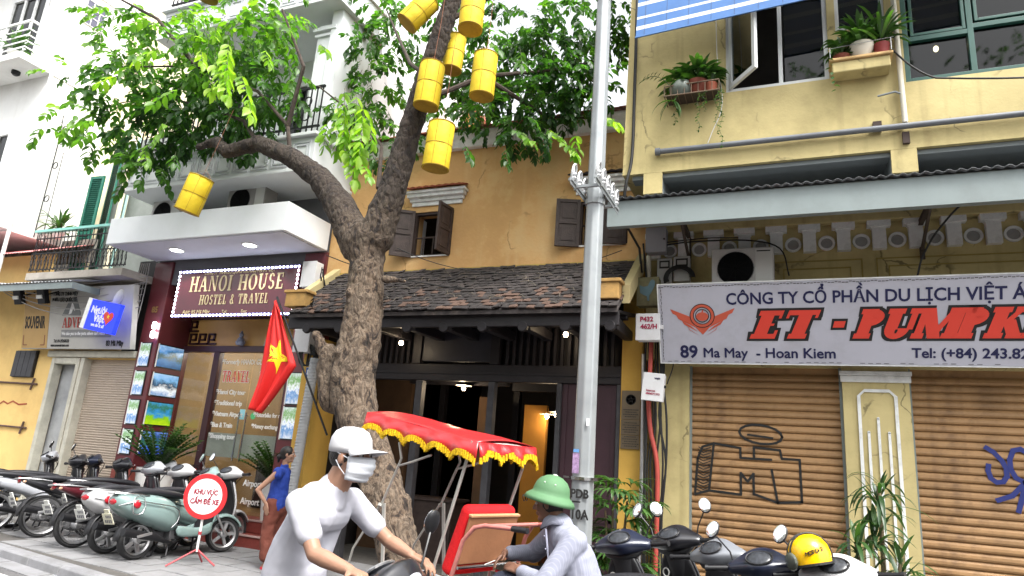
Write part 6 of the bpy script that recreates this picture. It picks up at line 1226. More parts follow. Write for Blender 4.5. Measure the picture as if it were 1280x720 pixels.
# ============================================================ LANTERNS
LY = mat('lantern_yellow', srgb('CFB322'), .7, var=.12, scale=5, bump=.25, bscale=14, dirt=srgb('A8862A'), dirt_amt=.3, dscale=4); LYB = mat('lantern_base', srgb('9A7A2A'), .8, var=.3, scale=6)
lans = [((-4.31, 6.8, 6.31), .165, .62, (2, 3), 'plump lantern against the right side of the dark limb, uppermost of the pair'), ((-3.52, 6.8, 6.32), .155, .6, (1, 1), 'lantern hanging farthest right, clear of the limb'), ((-3.95, 6.6, 5.29), .165, .60, (3, 2), 'lowest of the hanging lanterns in front of the ochre wall'),
        ((-3.67, 6.6, 7.13), .155, .5, (-2, 2), 'lantern at the top edge just right of the limb'), ((-4.62, 6.8, 7.5), .16, .5, (10, 34), 'strongly tilted lantern left of the limb near the top'), ((-4.28, 7.3, 7.1), .14, .55, (0, 4), 'half hidden lantern behind the limb'),
        ((-7.94, 6.6, 5.01), .175, .56, (3, 17), 'lone tilted lantern hanging over the white canopy'), ((-8.5, 6.6, 8.72), .17, .55, (0, 6), 'lantern over the left foliage, mostly above the frame'), ((-4.75, 6.5, 8.35), .16, .55, (0, 12), 'lantern at the very top left of the limb')]
for c, r_, h_, (rx, ry), lab in lans:
    t = thing('lantern', 'yellow '+lab, 'lantern', c, rot=(R_(rx), R_(ry), R_(rng.uniform(0, 60))), group='yellow cloth lanterns hung in the tree'); n = 20
    m = MB(); P_ = [(r_*.93, h_/2), (r_*1.0, h_/2-.02), (r_*1.0, .015), (r_*.985, 0), (r_*1.0, -.015), (r_*1.01, -h_/2+.02), (r_*.97, -h_/2)]; m.lathe(P_[::-1], n=n)
    m.build('shade', LY, t, local=True, smooth=True, dz=(.012, .12)); m = MB().lathe([(r_*.95, -h_/2-.002), (r_*.9, -h_/2+.004), (.001, -h_/2+.008)], n=n); m.build('base', LYB, t, local=True)
    m = MB()
    for z, q in ((h_/2-.01, .995), (0, 1.0), (-h_/2+.006, 1.012)): m.lathe([(r_*q-.002, z-.004), (r_*q+.005, z-.004), (r_*q+.005, z+.004), (r_*q-.002, z+.004)], n=n)
    for k in range(6): a = k*math.pi/3; m.tube([(r_*1.006*math.cos(a), r_*1.006*math.sin(a), -h_/2), (r_*1.006*math.cos(a), r_*1.006*math.sin(a), h_/2-.01)], .0028, 4)
    m.build('hoops', mat('lantern_hoop', srgb('94781A'), .7), t, local=True)
    m = MB().tube([(0, 0, h_/2-.02), (.01, 0, h_/2+.6), (0, 0, h_/2+1.1)], .003, 4); m.tube([(-r_*.9, 0, h_/2), (0, 0, h_/2+.12), (r_*.9, 0, h_/2)], .0025, 4); m.build('cord', mat('lantern_cord', (.25, .1, .06), .8), t, local=True)

# ============================================================ SCOOTERS
PLATEM = mat('plate_white', (.55, .55, .52), .5, var=.05); PLATEY = mat('plate_cream', (.55, .53, .4), .5, var=.05); MIRR = mat('mirror', (.75, .77, .78), .08, metal=.9, var=.02)
TAILR = mat('tail_red', (.4, .01, .02), .2, var=.05, coat=.5); ORNG = mat('indicator', (.5, .3, .2), .2); CLEAR = mat('lens_clear', (.55, .57, .6), .12, var=.1); DIALM = mat('dial_glass', (.035, .038, .045), .28, var=.5, scale=40)
def paint(nm, c, r=.28): return mat('paint_'+nm, c, r, var=.04, scale=3, coat=.6, dirt=tuple(x*.6+.05 for x in c), dirt_amt=.25, dscale=4)
def scooter(label, x, y, head, body, shield, cover, R=.24, lean=-7, steer=0, cat='scooter', spoke=False, fat=1., seat=None, plate=PLATEM, rail=True, trim=False, basket=False, ring=False, mirror=(1, 1), zg=0., group=None, seatlab=None, chub=1.0, side_light=False, inner=None, name='scooter', sc=.95):
    t = thing(name, label, cat, (x, y, zg), rot=(R_(lean), 0, R_(head)), group=group); t.scale = (sc, sc, sc)
    B = lambda m, n, mm, par=t, **k: m.build(n, mm, par, local=True, **k)
    inner = inner or BLACKP
    xr, xf = -.62, .66
    SM = T(.44, 0, 0) @ Matrix.Rotation(R_(steer), 4, 'Z') @ T(-.44, 0, 0)      # everything that turns with the bars
    def wheel(xc, M):
        m = MB(); m.M = M; tw = .052 if not spoke else .036
        m.lathe([(R-.055, -tw*.7), (R-.02, -tw), (R-.004, -tw*.6), (R, 0), (R-.004, tw*.6), (R-.02, tw), (R-.055, tw*.7), (R-.055, -tw*.7)], (xc, 0, R), 36, 'y'); w_ = B(m, 'wheel', RUBBER, smooth=True)
        m = MB(); m.M = M; m.lathe([(R-.056, -.035), (R-.045, -.04), (R-.075, -.02), (R-.075, .02), (R-.045, .04), (R-.056, .035)], (xc, 0, R), 32, 'y', cap=False); m.lathe([(.03, -.06), (.05, -.05), (.05, .05), (.03, .06)], (xc, 0, R), 16, 'y')
        if spoke:
            for k in range(14): a = k*2*math.pi/14; b_ = a+.35*(1 if k % 2 else -1); m.tube([(xc+.04*math.cos(b_), .03*(1 if k % 4 < 2 else -1), R+.04*math.sin(b_)), (xc+(R-.06)*math.cos(a), 0, R+(R-.06)*math.sin(a))], .0015, 3)
        else:
            for k in range(5): a = k*2*math.pi/5; m.M = M @ T(xc, 0, R) @ Matrix.Rotation(a, 4, 'Y'); m.cbox((.1, 0, 0), (.16, .03, .04)); m.M = M
        m.build('rim', ALU, w_, local=True); return w_
    wheel(xr, Matrix.Identity(4)); wheel(xf, SM)
    # rear body
    m = MB(); f_ = fat
    if spoke: m.loft([(-.98, .80, .03, .02), (-.9, .78, .07, .05), (-.7, .73, .10, .085), (-.4, .66, .12, .10), (-.15, .58, .09, .09), (0, .50, .06, .09), (.12, .42, .05, .06)], 18)
    else: m.loft([(-1.0, .715, .07*f_, .045), (-.97, .71, .12*f_, .085), (-.88, .68, .165*f_, .13), (-.74, .64, .19*f_, .165), (-.55, .60, .20*f_, .20), (-.36, .555, .195*f_, .215), (-.2, .50, .16*f_, .20), (-.1, .44, .11, .16)], 20)
    bd = B(m, 'body', body, sub=1)
    if trim:
        for s in (-1, 1): m = MB(); m.tube([(-.97, s*.10, .655), (-.92, s*.165, .675), (-.84, s*.205, .70), (-.7, s*.232, .69), (-.55, s*.238, .665), (-.4, s*.235, .645), (-.28, s*.225, .62), (-.2, s*.21, .57), (-.175, s*.195, .5), (-.2, s*.195, .43), (-.28, s*.2, .36)], .007, 8); m.tube([(-.84, s*.205, .56), (-.855, s*.205, .65), (-.83, s*.19, .74), (-.77, s*.19, .77), (-.71, s*.205, .74), (-.70, s*.232, .65), (-.73, s*.228, .56), (-.79, s*.215, .54), (-.84, s*.205, .56)], .006, 8); B(m, 'chrome_trim', CHROME, bd, smooth=True)
    if not trim and not spoke:
        m = MB()
        for s in (-1, 1): m.tube([(-.95, s*.135*f_, .69), (-.85, s*.176*f_, .665), (-.7, s*.196*f_, .64), (-.5, s*.202*f_, .6), (-.34, s*.196*f_, .555), (-.2, s*.163*f_, .5)], .004, 4)
        B(m, 'panel_seam', BLACKP, bd)
    m = MB(); m.loft([(-.9, .80, .07, .018), (-.86, .815, .11, .04), (-.6, .82, .135, .05), (-.38, .80, .14, .05), (-.2, .785, .125, .05), (-.06, .76, .09, .04), (-.0, .73, .04, .02)], 18); B(m, 'seat', seat or SEATM, sub=1, label=seatlab)
    if not spoke: m = MB(); m.cbox((.1, 0, .29), (.5, .32, .05)); m.cbox((-.1, 0, .33), (.12, .26, .14)); B(m, 'floor_board', inner, bevel=.02)
    if fat > 1:
        for s in (-1, 1): m = MB(); m.loft([(-.2, .33, .03, .09), (0, .29, .03, .06), (.25, .29, .03, .055), (.38, .36, .03, .1)], 12); m.v = [(a, b_+s*.17, c) for a, b_, c in m.v]; B(m, 'side_skirt', body, sub=1)
    # leg shield: outer painted skin and inner dark skin, both curved
    def shieldm(dx, gr, zs, col, nm):
        m = MB(); secs = []
        for z, xx, hw in ((.27, .30, .10), (.36, .40, .17), (.5, .455, .2), (.66, .455, .205), (.80, .43, .17), (.90, .41, .13), (.98, .40, .10)):
            secs.append((z, 0, .035, hw*gr*chub, 2.6, xx+dx))
        m.loft(secs, 20, 'z')
        m.v = [(vx-abs(vy)*abs(vy)*1.6, vy, vz) for vx, vy, vz in m.v]; return B(m, nm, col, sub=1)
    sh_ = shieldm(.02, 1, 1, shield, 'leg_shield'); shieldm(-.018, .93, 1, inner, 'inner_shield')
    if ring:
        m = MB(); m.lathe([(.022, 0), (.032, -.004), (.034, 0)], (.10, .39, .74), 18, 'x'); m = MB(); 
        for k in range(18): a, c = k*math.pi/9, (k+1)*math.pi/9; m.tube([(.362, .10+.026*math.cos(a), .80+.032*math.sin(a)), (.362, .10+.026*math.cos(c), .80+.032*math.sin(c))], .006, 5)
        B(m, 'keyhole_ring', PLATEM)
    # front fender
    m = MB(); m.M = SM; vs = []; fs = []; n = 14
    for i in range(n+1):
        a = R_(20+140*i/n); rr_ = R+.03
        for (o, dz) in ((-.07, -.03), (-.06, .0), (0, .018), (.06, .0), (.07, -.03)): vs.append((xf+(rr_+dz)*math.cos(a), o, R+(rr_+dz)*math.sin(a)))
        if i: b_ = 5*i; fs += [(b_-5+k, b_-4+k, b_+1+k, b_+k) for k in range(4)]
    m.add(vs, fs); o = B(m, 'front_fender', shield, smooth=False); q = o.modifiers.new('t', 'SOLIDIFY'); q.thickness = .008; o.data.shade_smooth()
    m = MB(); m.M = SM
    for s in (-1, 1): m.tube([(.44, s*.02, .75), (.52, s*.075, .5), (xf, s*.075, R)], .018, 8)
    m.tube([(.40, 0, 1.0), (.45, 0, .7)], .025, 8); B(m, 'fork', ALU, smooth=True)
    # rear hugger, swing arm, engine, exhaust, stand
    m = MB(); vs = []; fs = []
    for i in range(9):
        a = R_(75+105*i/8); rr_ = R+.035
        for o in (-.06, 0, .06): vs.append((xr+rr_*math.cos(a), o, R+(rr_+(.01 if o == 0 else 0))*math.sin(a)))
        if i: b_ = 3*i; fs += [(b_-3, b_-2, b_+1, b_), (b_-2, b_-1, b_+2, b_+1)]
    m.add(vs, fs); o = B(m, 'rear_fender', BLACKP); q = o.modifiers.new('t', 'SOLIDIFY'); q.thickness = .008; o.data.shade_smooth()
    m = MB(); m.loft([(-.72, R, .03, .05), (-.6, R+.01, .04, .09), (-.4, R+.04, .05, .09), (-.2, R+.08, .08, .1), (-.02, R+.08, .09, .1), (.06, R+.08, .05, .06)], 12)
    m.v = [(a, b_+.10, c) for a, b_, c in m.v]; m.cbox((-.1, 0, R+.06), (.24, .2, .16)); m.lathe([(.09, .17), (.075, .195), (.02, .2)], (-.12, 0, R+.07), 16, 'y'); B(m, 'engine', mat('engine_grey', (.11, .11, .115), .5, metal=.5, var=.25, scale=20, bump=.2), bevel=.01)
    m = MB(); m.tube([(-.02, -.1, R), (-.2, -.16, R-.06), (-.36, -.17, R-.02), (-.5, -.175, R+.03), (-.92, -.18, R+.11)], [.014, .016, .03, .05, .052], 12); B(m, 'exhaust', BLACKM, smooth=True)
    m = MB(); m.cbox((-.66, -.226, R+.06), (.2, .01, .035), (0, R_(-11), 0)); B(m, 'heat_guard', ALU, bevel=.004)
    m = MB()
    for s in (-1, 1): m.tube([(-.22, s*.1, R-.02), (-.28, s*.15, .02), (-.34, s*.15, .01)], .012, 6)
    B(m, 'stand', BLACKM)
    # tail light, plate, rail
    m = MB()
    if side_light:
        for s in (-1, 1): m.ell((-.79, s*.178*f_, .665), (.06, .022, .05), 14, (0, .3, s*-.2))
    m.ell((-.985, 0, .705 if not spoke else .79), (.022, .085 if not spoke else .055, .042), 10); B(m, 'tail_light', TAILR, smooth=True)
    m = MB()
    for s in (-1, 1) if not side_light else ((1,) if 0 else ()): m.ell((-.95, s*.15*f_ if not spoke else s*.1, .68 if not spoke else .76), (.026, .02, .018), 8)
    
    if m.v: B(m, 'rear_indicator', ORNG, smooth=True)
    m = MB(); m.M = T(-1.02, 0, .50) @ Matrix.Rotation(R_(-24), 4, 'Y'); m.cbox((0, 0, 0), (.008, .19, .14)); m.cbox((.012, 0, .07), (.014, .1, .1)); pl_ = B(m, 'number_plate', plate, bevel=.003)
    m = MB(); m.M = T(-1.02, 0, .50) @ Matrix.Rotation(R_(-24), 4, 'Y')
    for k in range(4): m.cbox((-.006, -.066+k*.028, .03), (.003, .013, .034)); m.cbox((-.006, -.06+k*.036, -.03), (.003, .02, .04))
    m.build('plate_marks', mat('plate_ink', (.12, .12, .14), .5), pl_, local=True)
    if rail:
        m = MB()
        for s in (-1, 1): m.tube([(-.62, s*.165, .765), (-.75, s*.17, .785), (-.92, s*.13, .80), (-1.02, s*.07, .805)], .010, 8)
        m.tube([(-1.02, -.07, .805), (-1.02, .07, .805)], .010, 8); m.cbox((-.98, 0, .80), (.08, .14, .012)); B(m, 'grab_rail', CHROME if trim else ALU, smooth=True)
    # handlebar cover, dials, lamps, grips, mirrors
    CM = SM @ T(.40, 0, 1.03) @ Matrix.Rotation(R_(-30), 4, 'Y')
    m = MB(); m.M = CM @ Matrix.Rotation(R_(90), 4, 'Z')
    m.loft([(-.25, .0, .028, .026), (-.22, .005, .05, .04), (-.15, .02, .075, .05, 3.4), (-.09, .035, .11, .06, 3.8), (-.03, .04, .13, .065, 4), (.03, .04, .13, .065, 4), (.09, .035, .11, .06, 3.8), (.15, .02, .075, .05, 3.4), (.22, .005, .05, .04), (.25, .0, .028, .026)], 20); cv_ = B(m, 'bar_cover', cover, sub=1); m = MB(); m.M = SM; m.loft([(.70, 0, .06, .07, 2.5, .43), (.84, 0, .075, .10, 2.5, .42), (.98, 0, .08, .12, 2.5, .40), (1.03, 0, .06, .1, 2.5, .40)], 16, 'z'); B(m, 'neck_cover', inner, sub=1); m = MB(); m.M = CM @ Matrix.Rotation(R_(90), 4, 'Z'); m.loft([(-.17, -.03, .06, .03), (-.1, -.045, .1, .04), (0, -.05, .12, .045), (.1, -.045, .1, .04), (.17, -.03, .06, .03)], 16); m.build('lower_cover', inner, cv_, local=True, sub=1)
    m = MB(); m.M = CM; m.ell((-.045, 0, .103), (.068, .085, .016), 16, (0, R_(-10), 0)); m.build('dial', DIALM, cv_, local=True, smooth=True)
    m = MB(); m.M = CM @ T(-.045, 0, .108) @ Matrix.Rotation(R_(-10), 4, 'Y')
    for k in range(24): a, c = k*math.pi/12, (k+1)*math.pi/12; m.tube([(.064*math.cos(a), .092*math.sin(a), 0), (.064*math.cos(c), .092*math.sin(c), 0)], .007, 5)
    m.build('dial_rim', inner if cover is not inner else ALU, cv_, local=True, smooth=True)
    m = MB(); m.M = CM; m.ell((.092, 0, .0), (.04, .075, .05), 14); m.build('headlight', CLEAR, cv_, local=True, smooth=True)
    for s in (-1, 1):
        m = MB(); m.M = SM; m.tube([(.39, s*.24, 1.03), (.34, s*.38, 1.035)], [.02, .019], 10); m.tube([(.34, s*.38, 1.035), (.333, s*.4, 1.036)], .023, 10); B(m, 'grip', BLACKP, smooth=True)
        m = MB(); m.M = SM; m.tube([(.42, s*.22, 1.02), (.43, s*.3, 1.01), (.40, s*.39, 1.02)], .006, 6); B(m, 'brake_lever', ALU, smooth=True)
        if mirror[0 if s > 0 else 1]:
            m = MB(); m.M = SM; m.tube([(.40, s*.2, 1.05), (.41, s*.22, 1.14), (.39, s*.30, 1.25)], .006, 6); st_ = B(m, 'mirror', BLACKP, smooth=True)
            m = MB(); m.M = SM @ T(.38, s*.32, 1.30) @ Matrix.Rotation(R_(s*-12), 4, 'Z') @ Matrix.Rotation(R_(20), 4, 'Y') @ Matrix.Rotation(R_(s*20), 4, 'X'); m.ell((.008, 0, 0), (.018, .05, .068), 14); m.build('mirror_shell', BLACKP if not trim else cover, st_, local=True, smooth=True)
            m = MB(); m.M = SM @ T(.38, s*.32, 1.30) @ Matrix.Rotation(R_(s*-12), 4, 'Z') @ Matrix.Rotation(R_(20), 4, 'Y') @ Matrix.Rotation(R_(s*20), 4, 'X'); m.ell((-.006, 0, 0), (.007, .045, .062), 14); m.build('mirror_glass', MIRR, st_, local=True, smooth=True)
    m = MB(); m.M = SM
    for s in (-1, 1): m.ctube([(.42, s*.2, 1.02), (.50, s*.16, 1.0), (.52, s*.06, .92), (.46, s*.04, .8)], .006, 6); m.cbox((.40, s*.225, 1.035), (.05, .05, .04))
    B(m, 'control_cables', BLACKP)
    if basket:
        m = MB(); c0 = SM @ Vector((.62, 0, .86))
        for k in range(12):
            for z in (0, .05, .1, .15, .2): pass
        for z in (0, .06, .12, .18, .23):
            w_ = .13+z*.2; m.tube([(c0.x-w_, -w_, c0.z+z), (c0.x+w_, -w_, c0.z+z), (c0.x+w_, w_, c0.z+z), (c0.x-w_, w_, c0.z+z), (c0.x-w_, -w_, c0.z+z)], .004, 4)
        for k in range(9):
            u = -1+k*.25
            for s in (-1, 1): m.tube([(c0.x+.13*u, .13*s, c0.z), (c0.x+.176*u, .176*s, c0.z+.23)], .003, 4); m.tube([(c0.x+.13*s, .13*u, c0.z), (c0.x+.176*s, .176*u, c0.z+.23)], .003, 4)
        B(m, 'wire_basket', BLACKM); m = MB()
        for s in (-1, 1): m.cbox((c0.x+s*.16, 0, c0.z+.14), (.004, .3, .07)); m.cbox((c0.x, s*.16, c0.z+.14), (.3, .004, .07))
        B(m, 'basket_band', mat('basket_red', srgb('C0392B'), .6))
    return t
P_mint = paint('mint', (.19, .27, .26)); P_white = paint('white', (.5, .5, .51)); P_red = paint('dark_red', (.09, .008, .015)); P_black = paint('black', (.014, .014, .018)); P_sil = paint('silver', (.34, .35, .38)); P_navy = paint('navy', (.012, .016, .035)); P_grey = paint('grey', (.16, .17, .19)); P_tan = paint('bronze', (.2, .18, .15))
# row parked on the left pavement
def park(label, rx, ry, head, *a, sc=1.04, by_bar=False, **k):
    head = head if by_bar else head-4; q = R_(head); d = -.40 if by_bar else .62
    return scooter(label, rx+d*sc*math.cos(q), ry+d*sc*math.sin(q), head, *a, sc=sc, **k)
park('pale mint green scooter with chrome trim nearest the no-parking sign', -8.04, 6.87, 88, P_mint, P_mint, P_mint, lean=-6, fat=1.12, trim=True, plate=PLATEY, side_light=True, steer=-14, R=.235, mirror=(1, 0))
park('white scooter with wrap-around red tail light left of the mint one', -8.66, 6.93, 90, P_white, P_white, P_white, lean=-6, side_light=True, steer=8, R=.25, mirror=(0, 0))
park('dark red motorbike with a spoked rear wheel and black seat', -9.32, 6.95, 87, P_red, P_black, P_sil, lean=-7, spoke=True, R=.29, cat='motorbike', name='motorbike', inner=P_black, steer=5, mirror=(0, 0))
park('black motorbike with pale bar cover in the middle of the left row', -10.45, 7.2, 80, P_black, P_sil, P_black, lean=-7, spoke=True, R=.29, cat='motorbike', name='motorbike', ring=True, mirror=(0, 0))
park('small scooter with a wire and red basket behind the red motorbike', -10.1, 7.75, 76, P_red, P_white, P_sil, lean=-5, basket=True, R=.25, mirror=(0, 0))
park('silver and black motorbike with striped side panels at the far left edge', -11.3, 7.0, 76, P_sil, P_black, P_black, lean=-7, spoke=True, R=.29, cat='motorbike', name='motorbike', ring=True, mirror=(1, 0))
park('black motorbike half hidden behind the striped one at far left', -11.6, 7.5, 76, P_black, P_navy, P_navy, lean=-7, spoke=True, R=.29, cat='motorbike', name='motorbike', mirror=(0, 0))
park('dark grey motorbike cut off by the left picture edge', -12.6, 7.3, 62, P_grey, P_black, P_sil, lean=-7, spoke=True, R=.29, cat='motorbike', name='motorbike', mirror=(1, 0))
park('white and silver scooter behind the mint one, facing the hostel steps', -8.25, 7.5, 92, P_mint, P_white, P_white, lean=-5, R=.24, mirror=(1, 0), steer=10)
# row parked on the right, placed by their handlebars
park('black scooter with a navy bar cover, first of the right row beside the driver', -1.16, 5.72, 82, P_navy, P_black, P_navy, lean=-9, R=.25, ring=True, steer=4, side_light=True, sc=.98, by_bar=True, mirror=(0, 1))
park('black scooter with round mirrors, second of the right row', -.80, 6.1, 74, P_black, P_black, P_black, lean=-9, R=.25, ring=True, steer=-4, sc=1.02, by_bar=True, mirror=(1, 1))
park('scooter with a light grey bar cover, third of the right row', -.42, 5.75, 74, P_black, P_black, P_grey, lean=-9, R=.25, ring=True, mirror=(0, 0), steer=-8, sc=.98, by_bar=True)
park('dark scooter carrying a yellow helmet in the right row', -.10, 5.35, 76, P_navy, P_white, P_navy, lean=-8, R=.25, mirror=(1, 0), steer=6, sc=.98, by_bar=True)
park('white scooter at the right end of the row', .38, 5.25, 80, P_white, P_white, P_white, lean=-8, R=.25, mirror=(1, 0), steer=0, sc=1.0, by_bar=True)
hl = thing('yellow_helmet', 'yellow open-face helmet with black stripes hung on the dark scooter handlebar', 'helmet', (.07, 5.2, 1.13), rot=(R_(10), R_(12), R_(200)))
m = MB(); m.lathe([(.126, -.06), (.135, .0), (.128, .055), (.1, .1), (.055, .13), (.001, .14)], n=28); m.build('shell', mat('helmet_yellow', srgb('E8B400'), .25, var=.04, coat=.5), hl, local=True, smooth=True)
m = MB()
for s in (-.03, .03): m.tube([(.134*math.cos(a)*1.0, s, .0+.141*math.sin(a)) for a in np.linspace(-.2, math.pi+.2, 24)], .008, 5)
m.build('stripe', INKB, hl, local=True); m = MB().lathe([(.122, -.065), (.138, -.065), (.138, -.05), (.122, -.05)], n=28); m.build('edge_trim', INKB, hl, local=True)
m = MB(); m.ell((.13, 0, -.02), (.03, .1, .06), 14); m.build('visor', mat('visor_smoke', (.1, .11, .09), .15, var=.1), hl, local=True, smooth=True)
for k, ch in enumerate('MOTO-2'): text(ch, .035, Matrix.Rotation(R_(150+k*9), 4, 'Z') @ T(0, -.1385, -.0+.004*k) @ FRONT, INKB, hl, world=False, bold=.001)

# ============================================================ PEOPLE
SKIN = mat('skin', (.30, .165, .11), .5, var=.08, scale=9, bump=.05, bscale=120); SKIN2 = mat('skin_tanned', (.17, .085, .055), .5, var=.12, scale=10, bump=.08, bscale=120)
HAIR = mat('hair_black', (.01, .008, .007), .45, var=.3, scale=40, bump=.5, bscale=120)
for s_ in (SKIN, SKIN2): s_.node_tree.nodes['Principled BSDF'].inputs['Subsurface Weight'].default_value = .0
def hand(m, w, d, n, thumb, sc=1., curl=.35):
    """w wrist, d direction of the palm, n back-of-hand normal, thumb = side sign"""
    w, d, n = Vector(w), Vector(d).normalized(), Vector(n); n = (n-d*n.dot(d)).normalized(); s = d.cross(n)*thumb
    L = .088*sc
    for i, (o, fl, fr) in enumerate(((.030, .070, .0088), (.010, .078, .009), (-.010, .073, .0086), (-.029, .058, .0078))):
        k = w+d*(L-.006*abs(i-1))+s*o*sc; m.caps(w+s*o*.55*sc, k, .015*sc, .0125*sc, 8); p = k; dd = d
        for j, q in enumerate((.45, .31, .24)):
            c = curl*(.7+.35*i*.4)*(1 if j else .8); dd = (dd*math.cos(c)-n*math.sin(c)).normalized(); n2 = n; e = p+dd*fl*sc*q*1.1; m.caps(p, e, fr*sc*(1-.08*j), fr*sc*(.94-.1*j), 8); p = e
    b0 = w+s*.022*sc+d*.02*sc; t1 = b0+(s*.8+d*.6-n*.25).normalized()*.042*sc; t2 = t1+(d*.85+s*.35-n*.35).normalized()*.03*sc; t3 = t2+(d*.95-n*.3).normalized()*.022*sc
    m.caps(b0, t1, .015*sc, .011*sc, 8); m.caps(t1, t2, .0105*sc, .0095*sc, 8); m.caps(t2, t3, .0095*sc, .008*sc, 8)
def headm(m, c, f, u, s=1.):
    """head with brow, nose, lips, chin, ears; c centre, f face direction, u up"""
    c, f, u = Vector(c), Vector(f).normalized(), Vector(u); u = (u-f*u.dot(f)).normalized(); l = u.cross(f)
    M = Matrix(((f.x, l.x, u.x, 0), (f.y, l.y, u.y, 0), (f.z, l.z, u.z, 0), (0, 0, 0, 1))); M.translation = c
    m.M = M @ Matrix.Scale(s, 4)
    m.ell((-.012, 0, .03), (.098, .077, .088), 20); m.ell((.012, 0, -.02), (.078, .066, .085), 18); m.ell((.035, 0, -.085), (.045, .042, .032), 14); m.ell((.0, 0, -.065), (.06, .058, .045), 14)
    m.ell((.074, 0, .028), (.018, .052, .013), 12); m.caps((.088, 0, .012), (.108, 0, -.022), .009, .013, 10)
    for q in (-1, 1): m.ell((.094, q*.012, -.027), (.012, .009, .008), 8); m.ell((.066, q*.042, -.022), (.02, .02, .026), 10); m.ell((-.0, q*.078, -.01), (.018, .01, .031), 10, (0, .2, 0)); 
    m.ell((.086, 0, -.052), (.012, .024, .006), 10); m.ell((.083, 0, -.064), (.012, .021, .0075), 10); m.ell((.072, 0, -.094), (.018, .022, .015), 10)
    m.M = Matrix.Identity(4); return M @ Matrix.Scale(s, 4)
def eyes(M, par):
    for q in (-1, 1):
        m = MB(); m.M = M; m.ell((.078, q*.031, .008), (.012, .014, .008), 12); o = m.build('eye', mat('eye_white', (.55, .53, .5), .3), par, smooth=True); m = MB(); m.M = M; m.ell((.0875, q*.031, .008), (.004, .006, .006), 10); m.build('iris', INKB, o, smooth=True)
        m = MB(); m.M = M; m.caps((.088, q*.016, .03), (.078, q*.05, .034), .0045, .003, 6); m.build('eyebrow', HAIR, par)
def person(label, base): return thing('person', label, 'person', base)
V = Vector
# --- rider in white on a passing motorbike
rd = person('motorbike rider in white t-shirt, white cap and white face mask passing in front', (-2.35, 3.0, -.12))
m = MB(); HC = V((-2.115, 3.0, 1.565)); HM = headm(m, HC, (1, -.04, -.02), (0, 0, 1), 1.1)
m.caps((-2.21, 3.0, 1.36), (-2.145, 3.0, 1.5), .07, .064, 14); m.caps((-2.41, 3, .82), (-2.31, 3, 1.22), .09, .07, 14)
for s, sh, el, wr in ((-1, (-2.24, 2.80, 1.33), (-2.06, 2.73, 1.12), (-1.86, 2.73, 1.075)), (1, (-2.22, 3.20, 1.33), (-2.02, 3.30, 1.14), (-1.86, 3.27, 1.09))):
    m.caps((-2.26, 3+s*.1, 1.32), sh, .055, .045, 12); m.caps(sh, el, .046, .037, 12); m.caps(el, V(el).lerp(V(wr), .3), .037, .040, 12); m.caps(V(el).lerp(V(wr), .3), wr, .040, .026, 12)
    hand(m, wr, (V((-1.76, wr[1]+s*.02, 1.06))-V(wr)), (.25, 0, 1), -s, 1.02, .62)
for s in (-1, 1): m.caps((-2.40, 3+s*.1, .8), (-1.98, 3+s*.2, .74), .085, .06, 12); m.caps((-1.98, 3+s*.2, .74), (-2.02, 3+s*.18, .32), .055, .038, 12); m.caps((-2.03, 3+s*.18, .28), (-1.86, 3+s*.19, .25), .035, .03, 10)
body = m.build('body', SKIN, rd, rm=.0052)
eyes(HM, rd)
TSH = creases(mat('tshirt_white', (.42, .42, .47), .85, var=.03, scale=6), 4.5, .03, .7)
m = MB(); m.caps((-2.41, 3, .80), (-2.36, 3, .98), .145, .155, 16)
for y in (-.06, .06): m.caps((-2.41, 3+y, .80), (-2.34, 3+y, 1.10), .125, .122, 16); m.caps((-2.34, 3+y, 1.10), (-2.265, 3+y*1.3, 1.29), .122, .092, 16)
m.caps((-2.245, 2.91, 1.35), (-2.245, 3.09, 1.35), .082, .082, 14); m.caps((-2.225, 3, 1.34), (-2.205, 3, 1.395), .10, .084, 16); m.caps((-2.235, 2.93, 1.27), (-2.24, 3.07, 1.27), .098, .098, 14)
for s, sh, el in ((-1, (-2.24, 2.80, 1.33), (-2.06, 2.73, 1.12)), (1, (-2.22, 3.20, 1.33), (-2.02, 3.30, 1.14))): m.caps((-2.25, 3+s*.1, 1.315), sh, .082, .07, 14); m.caps(sh, V(sh).lerp(V(el), .62), .068, .062, 14)
m.build('tshirt', TSH, rd, rm=.009, dz=(.012, .11))
m = MB()
for s in (-1, 1): m.caps((-2.42, 3+s*.09, .8), (-1.99, 3+s*.2, .75), .11, .08, 14); m.caps((-1.99, 3+s*.2, .75), (-2.02, 3+s*.185, .38), .078, .062, 12)
m.build('trousers', mat('jeans_dark', (.02, .028, .05), .85, var=.2, bump=.2), rd, rm=.01, dz=(.02, .08))
m = MB()
for s in (-1, 1): m.caps((-2.04, 3+s*.18, .25), (-1.82, 3+s*.19, .22), .045, .042, 12)
m.build('shoes', BLACKP, rd, rm=.008)
CAPM = mat('cap_white', (.5, .5, .52), .8, var=.03, bump=.1, bscale=150)
m = MB(); m.M = HM; m.lathe([(.1, .018), (.102, .04), (.096, .08), (.078, .11), (.045, .128), (.001, .132)], (-.012, 0, 0), 28); m.v = [(a, 3+(b_-3)*.86, c) for a, b_, c in m.v]
o = m.build('cap', CAPM, rd, smooth=True); q = o.modifiers.new('t', 'SOLIDIFY'); q.thickness = .004; q.offset = 1
m = MB(); m.M = HM; vs = []; fs = []; n = 10
for j in range(5):
    for i in range(n+1):
        a = -1.15+2.3*i/n; r_ = .1+.10*(j/4)*math.cos(a*.75); vs.append((-.012+r_*math.cos(a)*1.02, .086*math.sin(a)*(1+.03*j), .040-.006*(j/4)-.025*(abs(a)/1.15)**2*(j/4)-.008*math.sin(a)**2))
        if j and i: b_ = j*(n+1)+i; fs.append((b_-n-2, b_-n-1, b_, b_-1))
